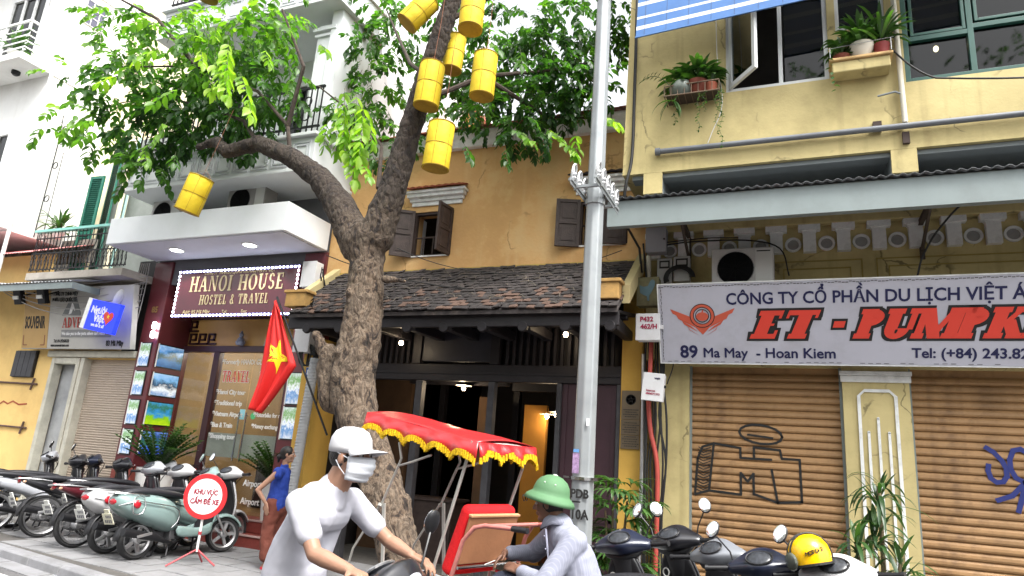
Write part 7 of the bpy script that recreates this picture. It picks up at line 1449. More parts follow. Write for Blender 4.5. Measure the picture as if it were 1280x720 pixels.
m.add(vs, fs); o = m.build('cap_visor', CAPM, rd); q = o.modifiers.new('t', 'SOLIDIFY'); q.thickness = .004; o.data.shade_smooth()
m = MB(); m.M = HM; m.ell((-.02, 0, .0), (.095, .079, .075), 18); m.build('hair', HAIR, rd, smooth=True)
MASK = mat('mask_white', (.5, .52, .56), .8, var=.03, bump=.1, bscale=150)
m = MB(); m.M = HM; vs = []; fs = []; n = 14; nj = 10
for j in range(nj+1):
    z = .0-.098*j/nj
    for i in range(n+1):
        a = -1.3+2.6*i/n; bul = .012*math.sin(math.pi*j/nj)+.0035*math.sin(j*2.2); rx = .088+.026*math.exp(-(a*1.5)**2)*math.exp(-((z+.02)/.035)**2)+bul-(.012 if j > 7 else 0)
        vs.append((.012+rx*math.cos(a), (.073+bul*.5)*math.sin(a), z-.012*math.cos(a)*(j/nj)))
        if j and i: b_ = j*(n+1)+i; fs.append((b_-n-2, b_-n-1, b_, b_-1))
m.add(vs, fs); o = m.build('face_mask', MASK, rd); q = o.modifiers.new('t', 'SOLIDIFY'); q.thickness = .003; q.offset = 1; o.data.shade_smooth()
m = MB(); m.M = HM
for s in (-1, 1): m.tube([(.04, s*.071, -.01), (.0, s*.084, .008), (-.02, s*.085, .015)], .002, 5); m.tube([(.03, s*.072, -.08), (.0, s*.08, -.05), (-.02, s*.085, -.02)], .002, 5)
m.build('mask_loop', MASK, rd)
m = MB(); m.tube([(-2.30, 2.88, 1.42), (-2.18, 2.90, 1.36), (-2.14, 2.93, 1.2), (-2.15, 2.95, 1.0)], .012, 6, sx=2)
rs_ = scooter('dark motorbike with a pale front cowl ridden by the man in white', -2.20, 3.0, 0, P_black, P_sil, P_black, lean=0, R=.26, zg=-.12, steer=0, rail=True, cat='motorbike', name='motorbike', mirror=(1, 0), sc=1.06, inner=P_black)

# --- cyclo and driver
HD = 162.5
cy = thing('cyclo', 'three-wheeled cyclo with red canopy, yellow fringe and a plywood seat back', 'cyclo', (-2.45, 4.95, -.12), R_(HD))
def CB(m, n, mm, par=cy, **k): return m.build(n, mm, par, local=True, **k)
TUBW = mat('tube_pale', (.42, .41, .38), .45, metal=.3, var=.12, scale=8, dirt=(.15, .08, .05), dirt_amt=.4, dscale=10); TUBP = mat('tube_pink', srgb('B5716A'), .5, var=.12, scale=8, dirt=srgb('6A3A35'), dirt_amt=.4, dscale=12)
CANO = bpy.data.materials.new('canopy_red'); CANO.use_nodes = True; q = CANO.node_tree.nodes['Principled BSDF']; q.inputs['Base Color'].default_value = (.45, .018, .022, 1); q.inputs['Roughness'].default_value = .32; q.inputs['Specular IOR Level'].default_value = .7
n_ = CANO.node_tree.nodes; l_ = CANO.node_tree.links; tc = n_.new('ShaderNodeTexCoord'); mp = n_.new('ShaderNodeMapping'); mp.inputs['Scale'].default_value = (3, 14, 6); l_.new(tc.outputs['Object'], mp.inputs[0]); nz = n_.new('ShaderNodeTexNoise'); nz.inputs['Scale'].default_value = 1.4; nz.inputs['Detail'].default_value = 4; nz.inputs['Distortion'].default_value = 1.2; l_.new(mp.outputs[0], nz.inputs[0])
bp = n_.new('ShaderNodeBump'); bp.inputs['Strength'].default_value = .5; bp.inputs['Distance'].default_value = .015; l_.new(nz.outputs[0], bp.inputs['Height']); l_.new(bp.outputs[0], q.inputs['Normal'])
X0, X1, YR, YL = -.48, .82, -.34, .34
def ctop(u, v): # u along length (0 rear, 1 front), v across
    x = X0+(X1-X0)*u; y = YR+(YL-YR)*v
    return (x, y, 1.835+.20*u+.03*(1-(2*v-1)**2)+.006*math.sin(u*9)*math.sin(v*5))
NU, NV = 26, 12; m = MB(); m.add([ctop(i/NU, j/NV) for j in range(NV+1) for i in range(NU+1)], [(j*(NU+1)+i, j*(NU+1)+i+1, (j+1)*(NU+1)+i+1, (j+1)*(NU+1)+i) for j in range(NV) for i in range(NU)])
cn = CB(m, 'canopy', CANO); q = cn.modifiers.new('t', 'SOLIDIFY'); q.thickness = .004; cn.data.shade_smooth()
FRG = mat('fringe_yellow', srgb('BF9A00'), .9, var=.35, scale=60, bump=.8, bscale=150)
def valance(A, Bp, drop, lobes, n=60):
    m = MB(); fr_ = MB(); vs = []; fs = []; A, Bp = V(A), V(Bp)
    for i in range(n+1):
        u = i/n; p = A.lerp(Bp, u); w_ = .012*math.sin(u*30); dz = drop-.055*abs(math.sin(math.pi*u*lobes)) + (.0)
        nrm = (Bp-A).cross(V((0, 0, 1))).normalized()
        q = [p, p+nrm*(.02+w_)-V((0, 0, dz*.5)), p+nrm*(.03+w_*1.5)-V((0, 0, dz))]; vs += [tuple(k) for k in q]
        if i: b_ = 3*i; fs += [(b_-3, b_, b_+1, b_-2), (b_-2, b_+1, b_+2, b_-1)]
        if i < n:
            for k in range(2):
                pp = q[2]+(Bp-A)/n*(k*.5); fr_.tube([tuple(pp+V((0, 0, .022))), tuple(pp+nrm*rng.uniform(-.003, .01)-V((0, 0, rng.uniform(.018, .034))))], [.0065, .009], 5)
    m.add(vs, fs); o = CB(m, 'valance', CANO, cn); q = o.modifiers.new('t', 'SOLIDIFY'); q.thickness = .003; o.data.shade_smooth()
    o2 = CB(fr_, 'fringe', FRG, cn); o2['kind'] = 'stuff'
def edge(u, v): return ctop(u, v)
valance(edge(1, 1), edge(0, 1), .15, 5, 70); valance(edge(0, 1), edge(0, 0), .13, 3, 36); valance(edge(0, 0), edge(1, 0), .15, 5, 70); valance(edge(1, 0), edge(1, 1), .13, 3, 36)
m = MB()
for u in (0, .33, .66, 1): m.tube([tuple(V(ctop(u*.97+.01, v*.97+.015))-V((0, 0, .03))) for v in np.linspace(0, 1, 7)], .008, 6)
CB(m, 'canopy_rib', TUBW, smooth=True)
m = MB()
for s in (-1, 1):
    m.tube([(-.42, s*.335, 1.84), (-.12, s*.31, .95), (-.1, s*.3, .62)], .012, 8); m.tube([(.38, s*.33, 1.80), (.33, s*.335, 1.68), (.36, s*.33, 1.62), (.52, s*.33, 1.3)], .010, 8)
    m.tube([(.36, s*.33, 1.62), (.2, s*.33, 1.66), (.0, s*.33, 1.72)], .009, 8); m.tube([(.52, s*.33, 1.32), (.80, s*.33, .95), (.9, s*.33, .6)], .009, 8); m.cbox((.44, s*.33, 1.02), (.03, .012, .62), (0, R_(8), 0)); m.tube([(.52, s*.33, 1.32), (.52, s*.34, 1.30)], .02, 8)
CB(m, 'canopy_strut', TUBW, smooth=True)
m = MB(); m.M = T(-.30, 0, .98) @ Matrix.Rotation(R_(-16), 4, 'Y'); m.box(-.011, .011, -.27, .27, 0, .345); PLY = mat('plywood', srgb('96684A'), .6, var=.22, scale=3, bump=.1); sb = CB(m, 'seat_back', PLY, bevel=.008)
m = MB(); m.M = T(-.30, 0, .98) @ Matrix.Rotation(R_(-16), 4, 'Y'); m.box(-.02, .014, -.275, .275, .346, .364); m.build('top_edge', mat('ply_edge', srgb('B98A66'), .6, var=.15), sb, local=True, bevel=.004)
REDC = mat('cushion_red', (.62, .008, .012), .9, var=.08, scale=30, bump=.4, bscale=120)
m = MB(); m.M = T(-.26, 0, .92) @ Matrix.Rotation(R_(-20), 4, 'Y'); m.box(.02, .13, -.27, .27, -.05, .47); CB(m, 'back_cushion', REDC, bevel=.045, seg=4); m = MB(); m.box(-.28, .3, -.28, .28, .66, .76); CB(m, 'seat_cushion', REDC, bevel=.03, seg=3)
m = MB(); m.box(-.34, .36, -.31, .31, .6, .655); CB(m, 'seat_box', mat('seat_metal', (.12, .12, .12), .4, metal=.5, var=.2), bevel=.01)
m = MB()
for s in (-1, 1): m.tube([(-.36, s*.3, .72), (-.30, s*.3, .88), (0, s*.31, .9), (.3, s*.31, .86), (.36, s*.3, .62)], .014, 8)
m.tube([(-.36, -.32, .97), (-.36, .32, .97)], .012, 8); CB(m, 'arm_rail', CHROME, smooth=True)
m = MB(); m.tube([(-.30, .36, .78), (-.42, .35, 1.16), (-.50, .33, 1.255), (-.58, .31, 1.275), (-.82, .28, 1.28)], .016, 10); m.tube([(-.30, -.36, .78), (-.42, -.35, 1.16), (-.50, -.33, 1.255), (-.62, -.31, 1.275), (-.82, -.28, 1.28)], .016, 10); m.tube([(-.56, -.31, 1.27), (-.56, .31, 1.27)], .013, 8)
CB(m, 'push_bar', TUBP, smooth=True); m = MB()
for s in (-1, 1): m.tube([(-.80, s*.28, 1.28), (-.93, s*.28, 1.28)], .02, 10)
CB(m, 'grip', BLACKP, smooth=True)
def cwheel(xc, yc, r_):
    m = MB(); m.lathe([(r_-.025, -.012), (r_, -.012), (r_+.006, 0), (r_, .012), (r_-.025, .012), (r_-.025, -.012)], (xc, yc, r_), 40, 'y'); w_ = CB(m, 'wheel', RUBBER, smooth=True); m = MB(); m.lathe([(.03, -.05), (.03, .05)], (xc, yc, r_), 12, 'y')
    for k in range(30): a = k*math.pi/15; m.tube([(xc+.028*math.cos(a+.5), yc+.03*(1 if k % 2 else -1), r_+.028*math.sin(a+.5)), (xc+(r_-.02)*math.cos(a), yc, r_+(r_-.02)*math.sin(a))], .0016, 3)
    m.build('spokes', CHROME, w_, local=True)
cwheel(.42, .42, .32); cwheel(.42, -.42, .32); cwheel(-1.28, 0, .34)
m = MB(); m.tube([(.42, -.42, .32), (.42, .42, .32)], .016, 8); m.tube([(.3, 0, .6), (.1, 0, .42), (-.7, 0, .38), (-1.28, .05, .34)], .022, 8); m.tube([(-.7, 0, .38), (-.95, 0, .86)], .018, 8); m.tube([(-.95, 0, .8), (-1.28, .05, .34)], .012, 8)
for s in (-1, 1): m.tube([(.3, s*.28, .6), (.42, s*.3, .32)], .014, 8); m.tube([(-.34, s*.28, .6), (-.56, s*.2, .42)], .014, 8)
CB(m, 'frame', TUBP, smooth=True); m = MB(); m.loft([(-1.14, .885, .09, .03), (-1.05, .875, .11, .04), (-.95, .875, .08, .035), (-.8, .885, .03, .02)], 14); CB(m, 'saddle', SEATM, sub=1)
m = MB(); m.tube([(-.86, .05, .3), (-.86, .2, .3)], .012, 6); m.cbox((-.86, .2, .3), (.09, .1, .02)); m.lathe([(.1, .04), (.1, .046)], (-.86, 0, .36), 24, 'y'); CB(m, 'pedal_set', BLACKM)

dr = person('cyclo driver in a green pith helmet and pale striped shirt, sitting with hands together', (-1.5, 4.66, -.12))
m = MB(); FD = V((-.96, .02, -.05)).normalized(); HC = V((-1.585, 4.62, 1.335)); HM = headm(m, HC, (-.96, -.10, -.16), (0, 0, 1), 1.0)
m.caps((-1.50, 4.62, 1.17), (-1.55, 4.62, 1.30), .062, .056, 14); m.caps((-1.32, 4.63, .86), (-1.45, 4.62, 1.10), .11, .08, 14)
RS_ = ((-1.58, 4.78, 1.13), (-1.76, 4.85, .97), (-1.90, 4.66, .975)); LS_ = ((-1.34, 4.47, 1.12), (-1.49, 4.33, .87), (-1.72, 4.47, .90))
for s, (sh, el, wr) in ((1, RS_), (-1, LS_)):
    m.caps((-1.47-s*.05, 4.62+s*.08, 1.12), sh, .06, .052, 12); m.caps(sh, el, .05, .042, 12); m.caps(el, wr, .042, .028, 12)
hand(m, RS_[2], (-.35, -.75, -.55), (-.5, .2, .85), -1, 1.02, .38); hand(m, LS_[2], (-.86, .42, .16), (-.1, -.55, .8), 1, 1.02, .3)
for s in (-1, 1): m.caps((-1.34, 4.63+s*.1, .84), (-1.86, 4.70+s*.17, .78), .085, .06, 12); m.caps((-1.86, 4.70+s*.17, .78), (-1.80, 4.70+s*.16, .36), .055, .038, 12); m.caps((-1.80, 4.7+s*.16, .3), (-1.98, 4.72+s*.16, .22), .035, .028, 10)
m.build('body', SKIN2, dr, rm=.0055); eyes(HM, dr)
SHIRT = creases(mat('shirt_lavender', (.22, .23, .29), .85, var=.05, scale=5), 6, .025, .6)
n_ = SHIRT.node_tree.nodes; l_ = SHIRT.node_tree.links; wv_ = n_.new('ShaderNodeTexWave'); wv_.wave_type = 'BANDS'; wv_.bands_direction = 'Y'; wv_.inputs['Scale'].default_value = 26; wv_.inputs['Distortion'].default_value = 1.2; tc = n_.new('ShaderNodeTexCoord'); l_.new(tc.outputs['Object'], wv_.inputs[0])
mr = n_.new('ShaderNodeMapRange'); mr.inputs[1].default_value = .8; mr.inputs[2].default_value = .95; mr.inputs[4].default_value = .12; l_.new(wv_.outputs['Fac'], mr.inputs[0]); mx = n_.new('ShaderNodeMix'); mx.data_type = 'RGBA'; l_.new(mr.outputs[0], mx.inputs[0])
bsd = n_['Principled BSDF']; src = bsd.inputs['Base Color'].links[0].from_socket; l_.new(src, mx.inputs[6]); mx.inputs[7].default_value = (.62, .63, .7, 1); l_.new(mx.outputs[2], bsd.inputs['Base Color'])
m = MB(); m.caps((-1.29, 4.56, .80), (-1.36, 4.55, 1.0), .14, .14, 16); m.caps((-1.33, 4.70, .80), (-1.44, 4.70, 1.0), .14, .14, 16); m.caps((-1.36, 4.55, 1.0), (-1.40, 4.53, 1.12), .14, .092, 16); m.caps((-1.44, 4.70, 1.0), (-1.53, 4.71, 1.12), .14, .092, 16); m.caps((-1.40, 4.55, 1.15), (-1.54, 4.69, 1.15), .075, .075, 14)
for s, (sh, el, wr) in ((1, RS_), (-1, LS_)):
    w2 = V(el).lerp(V(wr), .80); m.caps((-1.47-s*.05, 4.62+s*.08, 1.12), sh, .095, .086, 14); m.caps(sh, el, .084, .068, 14); m.caps(el, w2, .062, .048, 14); m.caps(V(el).lerp(V(wr), .72), w2, .05, .052, 14)
m.caps((-1.46, 4.62, 1.12), (-1.49, 4.62, 1.2), .1, .082, 16); m.build('shirt', SHIRT, dr, rm=.009, dz=(.016, .13))
m = MB(); cc = V((-1.52, 4.62, 1.235)); ang = np.linspace(0, 2*math.pi, 29); vs = []; fs = []
for i, a in enumerate(ang[:-1]):
    d = V((math.cos(a), math.sin(a), 0)); front = max(0, -math.cos(a))
    for r_, z in ((.066, .03), (.082, .025-.03*front), (.102, -.025-.045*front)): vs.append(tuple(cc+d*r_+V((-.012*front*(r_ > .08), 0, z))))
for i in range(28): a, b_ = 3*i, 3*((i+1) % 28); fs += [(a, b_, b_+1, a+1), (a+1, b_+1, b_+2, a+2)]
m.add(vs, fs); o = m.build('collar', SHIRT, dr); q = o.modifiers.new('t', 'SOLIDIFY'); q.thickness = .005; o.data.shade_smooth()
m = MB(); m.caps((-1.565, 4.53, 1.17), (-1.50, 4.49, .86), .007, .007, 6)
for k in range(4): m.ell((-1.570+.017*k, 4.522-.01*k, 1.13-.08*k), (.006, .006, .006), 8)
m.build('placket', mat('placket', (.3, .31, .4), .8), dr)
m = MB()
for s in (-1, 1): m.caps((-1.32, 4.63+s*.09, .83), (-1.86, 4.70+s*.17, .79), .115, .082, 14); m.caps((-1.86, 4.70+s*.17, .79), (-1.82, 4.70+s*.16, .4), .08, .066, 12)
m.build('trousers', mat('trousers_navy', (.02, .024, .042), .85, var=.2, bump=.2), dr, rm=.01, dz=(.03, .08))
m = MB()
for s in (-1, 1): m.caps((-1.80, 4.7+s*.16, .25), (-2.02, 4.72+s*.16, .2), .045, .04, 12)
m.build('shoes', BLACKP, dr, rm=.008)
m = MB(); m.M = HM; m.ell((-.022, 0, -.005), (.092, .079, .082), 18); m.build('hair', HAIR, dr, smooth=True)
m = MB(); m.M = HM @ T(-.02, 0, .052) @ Matrix.Rotation(R_(-20), 4, 'Y'); HELM = mat('helmet_green', (.075, .17, .08), .7, var=.08, scale=8, bump=.08, bscale=80)
hp_ = [(.178, -.045), (.165, -.022), (.135, .0), (.125, .012), (.122, .035), (.112, .07), (.09, .1), (.055, .122), (.02, .131), (.001, .132)]
m.lathe(hp_, n=32); 
o = m.build('pith_helmet', HELM, dr); q = o.modifiers.new('t', 'SOLIDIFY'); q.thickness = .006; q.offset = 1; o.data.shade_smooth()
m = MB(); m.M = HM @ T(-.02, 0, .052) @ Matrix.Rotation(R_(-20), 4, 'Y'); m.ell((0, 0, .137), (.018, .018, .008), 10)
for a in (70, 110, -70, -110): m.ell((.112*math.cos(R_(a)), .112*math.sin(R_(a)), .082), (.006, .006, .006), 8)
m.build('vent_button', mat('button_pale', (.5, .55, .48), .4), o, smooth=True)
m = MB(); m.M = HM @ T(-.02, 0, .052) @ Matrix.Rotation(R_(-20), 4, 'Y'); m.lathe([(.126, .004), (.1295, .004), (.1295, .02), (.126, .02)], n=32); m.build('hat_band', mat('band_green', (.06, .14, .065), .7), o)
m = MB(); m.M = HM; 
for s in (-1, 1):
    for k in range(16): a, c = k*math.pi/8, (k+1)*math.pi/8; m.tube([(.165+.006*s*0, s*.033+.028*math.cos(a), .052+.022*math.sin(a)), (.165, s*.033+.028*math.cos(c), .052+.022*math.sin(c))], .003, 4)
m.build('glasses', BLACKP, dr)
tag(MB().tube([(-1.93, 4.56, .93), (-1.99, 4.52, .90)], .004, 6).build('cigarette', WL, None), 'small white cigarette held in the driver\'s fingers', 'cigarette')

# --- woman in blue
wo = person('woman in sleeveless blue top and rust trousers standing by the hostel steps, hand on hip', (-6.45, 7.65, 0))
m = MB(); HC = V((-6.44, 7.66, 1.47)); HM = headm(m, HC, (.88, .42, 0), (0, 0, 1), .93)
m.caps((-6.47, 7.65, 1.27), (-6.455, 7.655, 1.40), .045, .045, 12); m.caps((-6.5, 7.65, .85), (-6.49, 7.65, 1.2), .11, .10, 14)
def warm(sh, el, wr, hd, n, tb): m.caps((-6.48, 7.65, 1.24), sh, .05, .045, 10); m.caps(sh, el, .043, .034, 10); m.caps(el, wr, .034, .023, 10); hand(m, wr, hd, n, tb, .92, .15)
warm((-6.42, 7.48, 1.23), (-6.60, 7.36, .99), (-6.50, 7.44, .82), (.15, .12, -.9), (.1, -1, 0), 1); warm((-6.56, 7.81, 1.23), (-6.78, 7.86, 1.02), (-6.66, 7.80, .88), (.5, -.2, -.6), (-.5, .5, .3), -1)
for s, x2 in ((-1, -6.42), (1, -6.5)): m.caps((-6.5, 7.65+s*.08, .82), (-6.5, 7.65+s*.09, .45), .085, .055, 12); m.caps((-6.5, 7.65+s*.09, .45), (x2-.04, 7.65+s*.1, .09), .052, .034, 10); m.caps((x2-.06, 7.65+s*.1, .04), (x2+.12, 7.65+s*.11+.05, .03), .034, .028, 10)
m.build('body', SKIN, wo, rm=.007); eyes(HM, wo)
m = MB(); m.caps((-6.50, 7.65, .80), (-6.50, 7.65, .98), .145, .125, 16); m.caps((-6.50, 7.65, .98), (-6.485, 7.65, 1.18), .122, .115, 16); m.caps((-6.45, 7.55, 1.22), (-6.52, 7.75, 1.22), .075, .075, 12); m.caps((-6.43, 7.50, 1.23), (-6.42, 7.49, 1.20), .068, .062, 12); m.caps((-6.55, 7.80, 1.23), (-6.56, 7.81, 1.20), .068, .062, 12); m.caps((-6.47, 7.65, 1.29), (-6.465, 7.65, 1.31), .055, .054, 12)
m.build('blouse', mat('blouse_blue', (.012, .04, .26), .8, var=.08, bump=.15, bscale=120), wo, rm=.009, dz=(.022, .08))
m = MB(); m.caps((-6.5, 7.65, .84), (-6.5, 7.65, .76), .135, .14, 14)
for s, x2 in ((-1, -6.42), (1, -6.5)): m.caps((-6.5, 7.65+s*.07, .8), (-6.5, 7.65+s*.09, .45), .11, .09, 12); m.caps((-6.5, 7.65+s*.09, .45), (x2-.04, 7.65+s*.1, .17), .09, .092, 12)
m.build('trousers', mat('trousers_rust', (.13, .035, .022), .85, var=.08, bump=.2), wo, rm=.01, dz=(.03, .1))
m = MB(); m.M = HM; m.ell((-.02, 0, .03), (.105, .087, .092), 18); m.ell((-.04, 0, -.02), (.075, .075, .07), 14); m.ell((-.12, 0, -.045), (.045, .04, .04), 12); m.ell((-.13, .01, -.09), (.02, .02, .045), 10); m.build('hair', HAIR, wo, rm=.008)
m = MB()
for s, x2 in ((-1, -6.42), (1, -6.5)): m.caps((x2-.07, 7.65+s*.1, .012), (x2+.14, 7.65+s*.11+.05, .012), .036, .038, 10); m.caps((x2+.06, 7.65+s*.1-.02, .055), (x2+.08, 7.65+s*.1+.06, .055), .016, .016, 8)
m.build('slippers', mat('slipper_red', (.5, .02, .04), .5), wo, rm=.006)

# ============================================================ PLANTS
def strap(m, p, d, L, w_, droop, n=6, fold=.25, tints=None, tv=.4):
    p = V(p); d = V(d).normalized(); vs = []; k0 = len(m.f)
    for i in range(n+1):
        t = i/n; side = d.cross(V((0, 0, 1))); side = side.normalized() if side.length > 1e-3 else V((1, 0, 0)); up = side.cross(d); hw = w_*(math.sin(math.pi*min(1, t*.93+.07))**.7)*.5
        vs += [tuple(p+side*hw+up*hw*fold), tuple(p), tuple(p-side*hw+up*hw*fold)]; p = p+d*(L/n); d = (d-V((0, 0, droop/n*(1+t)))).normalized()
    fs = []
    for i in range(n): a = 3*i; fs += [(a, a+1, a+4, a+3), (a+1, a+2, a+5, a+4)]
    m.add(vs, fs)
    if tints is not None: tints += [tv]*(len(m.f)-k0)
def buildleaves(m, name, mm, parent, tints, stuff=True):
    me = bpy.data.meshes.new(name); me.from_pydata(m.v, [], m.f); a = me.attributes.new('tint', 'FLOAT', 'FACE'); a.data.foreach_set('value', np.array(tints, dtype=np.float32)); me.materials.append(mm); me.shade_smooth()
    o = bpy.data.objects.new(name, me); COL.objects.link(o); o.parent = parent; o.location = -wpos(parent)
    if stuff: o['kind'] = 'stuff'
    return o
CANE = mat('cane_brown', (.16, .12, .07), .9, var=.3, scale=20)
dg = thing('dracaena', 'tall dark dracaena with drooping strap leaves in front of the yellow pillar', 'plant', (.8, 8.3, 0)); m = MB(); tn = []
for (c, n, L) in (((.80, 8.25, 1.62), 34, .55), ((.74, 8.2, 1.25), 26, .5), ((.55, 8.1, 1.05), 26, .5), ((.95, 8.2, .9), 26, .5), ((.65, 8.2, .65), 22, .5)):
    for k in range(n):
        a = rng.uniform(0, 6.28); e = rng.uniform(-.2, 1.3); z = rng.uniform(-.28, .05); strap(m, (c[0], c[1], c[2]+z), (math.cos(a)*math.cos(e), math.sin(a)*math.cos(e), math.sin(e)), L*rng.uniform(.6, 1.05)*(.75 if e > .9 else 1), rng.uniform(.035, .055), rng.uniform(.9, 2.2)*(1 if e < .9 else .25), 7, .25, tn, .75 if e > .9 and z > -.05 else rng.uniform(0, .45))
buildleaves(m, 'leaves', GREENF, dg, tn)
MB().tube([(.78, 8.3, 0), (.80, 8.26, .9), (.80, 8.25, 1.62)], .022, 8).tube([(.72, 8.25, 0), (.6, 8.15, .5), (.55, 8.1, 1.05)], .02, 8).tube([(.8, 8.25, 0), (.95, 8.2, .9)], .018, 8).build('canes', CANE, dg)
MB().lathe([(.16, 0), (.2, .3), (.22, .32), (.19, .32), (.18, .28), (.001, .28)], (.78, 8.27, -.01), 24).build('pot', mat('pot_terracotta', srgb('8A4A35'), .8, var=.15), dg, smooth=True)
pg = thing('lady_palm', 'bushy green lady palm standing between the steel pole and the yellow pier', 'plant', (-1.95, 8.2, 0)); m = MB(); tn = []
for k in range(58):
    a = rng.uniform(0, 6.28); z = rng.uniform(.35, 1.5); r_ = rng.uniform(.08, .36); c = V((-1.92+r_*math.cos(a), 8.15+r_*.6*math.sin(a), z)); tvv = rng.uniform(.2, .8)
    for j in range(9): b_ = a+(-1.15+j*.29); strap(m, c, (math.cos(b_)*.85, math.sin(b_)*.85, rng.uniform(.1, .5)), rng.uniform(.22, .36), .042, rng.uniform(.7, 1.5), 5, .3, tn, tvv)
buildleaves(m, 'fronds', GREENF, pg, tn); cn_ = MB()
for k in range(6): cn_.tube([(-1.95+.05*math.cos(k), 8.18+.05*math.sin(k), 0), (-1.93+.16*math.cos(k*1.1), 8.16+.1*math.sin(k*1.1), rng.uniform(.8, 1.3))], .012, 6)
cn_.build('canes', CANE, pg); MB().lathe([(.17, 0), (.22, .3), (.24, .33), (.2, .33), (.19, .29), (.001, .29)], (-1.95, 8.2, -.01), 24).build('pot', mat('pot_grey', (.2, .2, .19), .8, var=.15), pg, smooth=True)
def zz(label, c, pot_prof, top, n, spread, potm):
    t = thing('potted_zz_plant', label, 'plant', c); MB().lathe(pot_prof, c, 28).build('pot', potm, t, smooth=True, bevel=0); m = MB(); tn = []; st_ = MB()
    for k in range(n):
        a = rng.uniform(0, 6.28); e = rng.uniform(.85, 1.5); p = V((c[0]+.05*math.cos(a), c[1]+.05*math.sin(a), c[2]+top)); d = V((math.cos(a)*math.cos(e), math.sin(a)*math.cos(e), math.sin(e))); L = spread*rng.uniform(.7, 1.1); pts = [p.copy()]
        for i in range(13):
            p = p+d*(L/13); d = (d+V((math.cos(a)*.04, math.sin(a)*.04, -.03))).normalized(); pts.append(p.copy()); sd_ = d.cross(V((0, 0, 1))).normalized()
            if i > 1:
                for s in (-1, 1): strap(m, p, sd_*s*.8+d*.55+V((0, 0, .25)), .078*rng.uniform(.9, 1.25), .055, .5, 3, .3, tn, min(1, max(0, .02+.03*i+rng.normal(0, .12))))
        st_.tube(pts, .006, 5)
    buildleaves(m, 'leaves', GREENF, t, tn); st_.build('stems', mat('stem_green', (.05, .09, .03), .7), t); return t
WPOT = mat('pot_white', (.62, .61, .59), .35, var=.05, scale=4, dirt=(.35, .33, .3), dirt_amt=.3)
zz('glossy green plant in a round white pot in front of the hostel pier', (-9.95, 8.62, 0), [(.2, 0), (.27, .5), (.31, 1.03), (.31, 1.06), (.27, 1.06), (.26, 1.0), (.001, 1.0)], 1.0, 46, .8, WPOT)
zz('glossy green plant in a tall white pot on the top step beside the woman', (-8.0, 9.3, .37), [(.15, 0), (.18, .3), (.2, .58), (.2, .6), (.17, .6), (.165, .56), (.001, .56)], .56, 30, .72, WPOT)
# ledge pots above
def bushy(label, c, potp, potm, n, L, w_, top, spread=1., droop=1.5, mm=GREENF, name='potted_plant'):
    t = thing(name, label, 'plant', c); MB().lathe(potp, c, 24).build('pot', potm, t, smooth=True); m = MB(); tn = []
    for k in range(n):
        a = rng.uniform(0, 6.28); e = rng.uniform(.1, 1.4); strap(m, (c[0]+.04*math.cos(a), c[1]+.03*math.sin(a), c[2]+top+rng.uniform(0, .2)), (math.cos(a)*math.cos(e)*spread, math.sin(a)*math.cos(e)*.6*spread, math.sin(e)), L*rng.uniform(.6, 1.1), w_*rng.uniform(.8, 1.2), droop*rng.uniform(.4, 1.3), 5, .3, tn, rng.uniform(.1, .9))
    buildleaves(m, 'leaves', mm, t, tn); return t
pf = [(.07, 0), (.12, .1), (.135, .16), (.135, .19), (.115, .19), (.11, .15), (.001, .15)]
bushy('feathery green plant in a white bowl on the masonry ledge', (.88, 7.98, 6.502), pf, mat('pot_offwhite', (.6, .56, .48), .6, var=.08), 60, .36, .055, .17, 1.0, 1.2); bushy('long-leaved plant in a dark red pot at the right end of the ledge', (1.09, 7.98, 6.502), [(.07, 0), (.09, .16), (.07, .16), (.001, .14)], mat('pot_red', srgb('7A2A28'), .6, var=.1), 60, .42, .045, .15, 1.1, 1.6)
bushy('low trailing plant in a brown tray at the left end of the ledge', (.66, 7.97, 6.502), [(.08, 0), (.1, .07), (.08, .07), (.001, .05)], mat('pot_brown', srgb('6A3020'), .7, var=.1), 40, .24, .05, .06, 1., 2.2)
sh2 = thing('wire_plant_shelf', 'rusty wire shelf bracketed on the pale yellow wall', 'shelf', (-1.08, 7.95, 6.28)); m = MB()
for z in (6.28, 6.42): m.tube([(-1.42, 8.09, z), (-1.42, 7.82, z), (-.74, 7.82, z), (-.74, 8.09, z)], .009, 6)
for x in np.arange(-1.42, -.7, .085): m.tube([(x, 8.09, 6.28), (x, 7.82, 6.28), (x, 7.82, 6.42)], .005, 4)
m.build('wire_frame', mat('rusty_wire', (.13, .09, .06), .8, var=.3), sh2); MB().box(-1.4, -.76, 7.84, 8.08, 6.285, 6.3).build('shelf_board', BROWNWOOD, sh2)
bushy('leafy plant in a round grey pot on the wire shelf', (-1.22, 7.95, 6.302), [(.09, 0), (.15, .07), (.16, .13), (.13, .2), (.11, .2), (.12, .13), (.001, .12)], mat('pot_glazed', (.13, .15, .13), .4, var=.15), 26, .3, .07, .16); bushy('big bushy green plant in the middle of the wire shelf', (-1.02, 7.95, 6.302), pf, mat('pot_brown', srgb('6A3020'), .7, var=.1), 70, .36, .075, .15, 1., 1.1); bushy('small plant in a terracotta pot at the right of the wire shelf', (-.85, 7.95, 6.302), [(.06, 0), (.08, .14), (.065, .14), (.001, .12)], mat('pot_terracotta', srgb('8A4A35'), .8, var=.15), 36, .22, .05, .13, 1., 2.2)
t = thing('trailing_vines', 'thin vines and hanging leaves trailing below the wire shelf', 'plant', (-1.05, 7.84, 6.28)); m = MB(); tn = []; vn = MB()
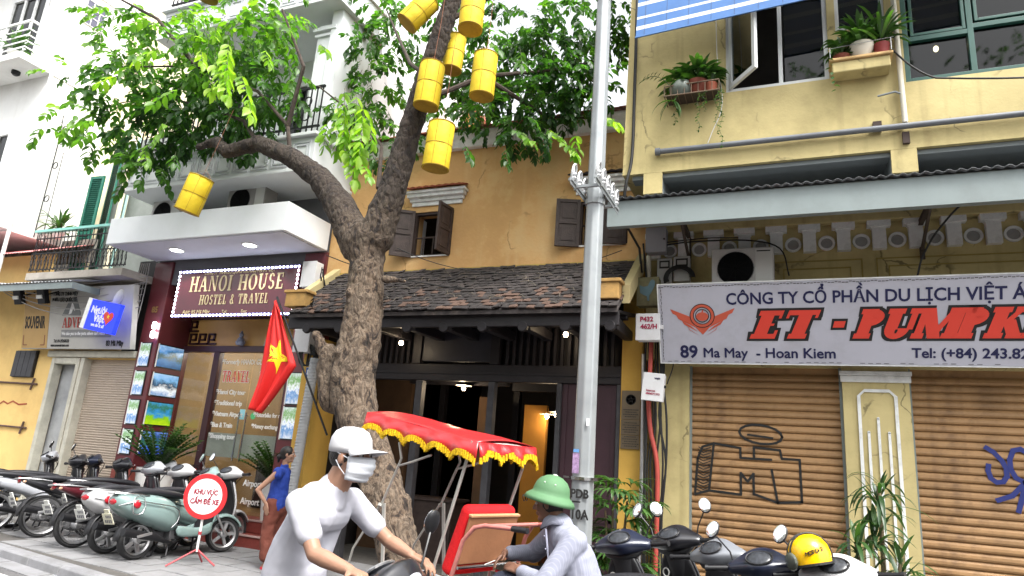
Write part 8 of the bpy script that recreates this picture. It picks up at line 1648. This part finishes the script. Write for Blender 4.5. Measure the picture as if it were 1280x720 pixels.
for x, L in ((-1.28, .42), (-.99, .55), (-.92, .3), (-.77, .62), (-.73, .4), (-.72, .8)):
    pts = [V((x+.02*math.sin(i*1.3), 7.82+.01*math.cos(i), 6.3-L*i/12)) for i in range(13)]; vn.tube(pts, .0025, 4)
    for p in pts[1:]:
        for s in range(2): a = rng.uniform(0, 6.28); strap(m, p, (math.cos(a), math.sin(a)*.5, -.3), .035, .022, .6, 2, .2, tn, rng.uniform(.2, .9))
for k in range(9): a = rng.uniform(0, 6.28); strap(m, (-1.33, 7.84, 6.22), (math.cos(a)*.6, -.25, rng.uniform(-.9, -.1)), rng.uniform(.2, .42), .045, 1.6, 6, .3, tn, rng.uniform(.2, .6))
pts = [V((-1.36-.05*i, 7.86, 6.45+.075*i-.008*i*i)) for i in range(8)]; vn.tube(pts, .005, 4)
for p in pts[1:]:
    for s in (-1, 1): strap(m, p, (.4*s, 0, .5*s+.2), .08, .02, .3, 2, .2, tn, .2)
for k in range(8): x = .5+.03*k; z0 = 6.5-.06*k; strap(m, (x*.3+.36, 7.86, z0), (rng.normal(), -.3, -.4), .07, .04, .6, 3, .2, tn, .4)
buildleaves(m, 'vine_leaves', GREENF, t, tn); vn.build('vine_stems', mat('stem_green', (.05, .09, .03), .7), t)
for (x, z, n) in ((-17.5, 9.7, 30), (-16.2, 9.65, 36), (-16.8, 12.85, 36), (-15.7, 12.8, 24)):
    bushy('sunlit balcony plant on the tall white building, %s' % {(-17.5, 9.7): 'far left of the lower balcony', (-16.2, 9.65): 'near the corner of the lower balcony', (-16.8, 12.85): 'left one on the upper balcony', (-15.7, 12.8): 'right one on the upper balcony'}[(x, z)], (x, 8.0, z), pf, WPOT, n, .6, .07, .15, 1, 1.8)
bushy('pale shrub growing on the stained ledge beside the white wall', (-15.0, 9.2, 5.65), pf, WPOT, 40, .6, .06, .1)

# ------------------------------------------------------------ lettering becomes plain mesh
dg_ = bpy.context.evaluated_depsgraph_get()
for o in [o for o in SC.objects if o.type == 'FONT']:
    me = bpy.data.meshes.new_from_object(o.evaluated_get(dg_)); tk = o.get('thick', 0)
    if tk:       # heavier strokes: the outline repeated a hair to each side
        mt = o.data.materials[0]; vs = [tuple(v.co) for v in me.vertices]; fs = [tuple(p.vertices) for p in me.polygons]; q = MB()
        for k, (dx, dy) in enumerate(((0, 0), (tk, 0), (-tk, 0), (0, tk), (0, -tk))): q.add([(x+dx, y+dy, z+k*.0002) for x, y, z in vs], fs)
        me = bpy.data.meshes.new('lettering'); me.from_pydata(q.v, [], q.f); me.materials.append(mt)
    n = bpy.data.objects.new('tmp', me); COL.objects.link(n); n.parent = o.parent; n.matrix_local = o.matrix_local.copy()
    if not me.materials: me.materials.append(o.data.materials[0])
    bpy.data.objects.remove(o); n.name = 'lettering'
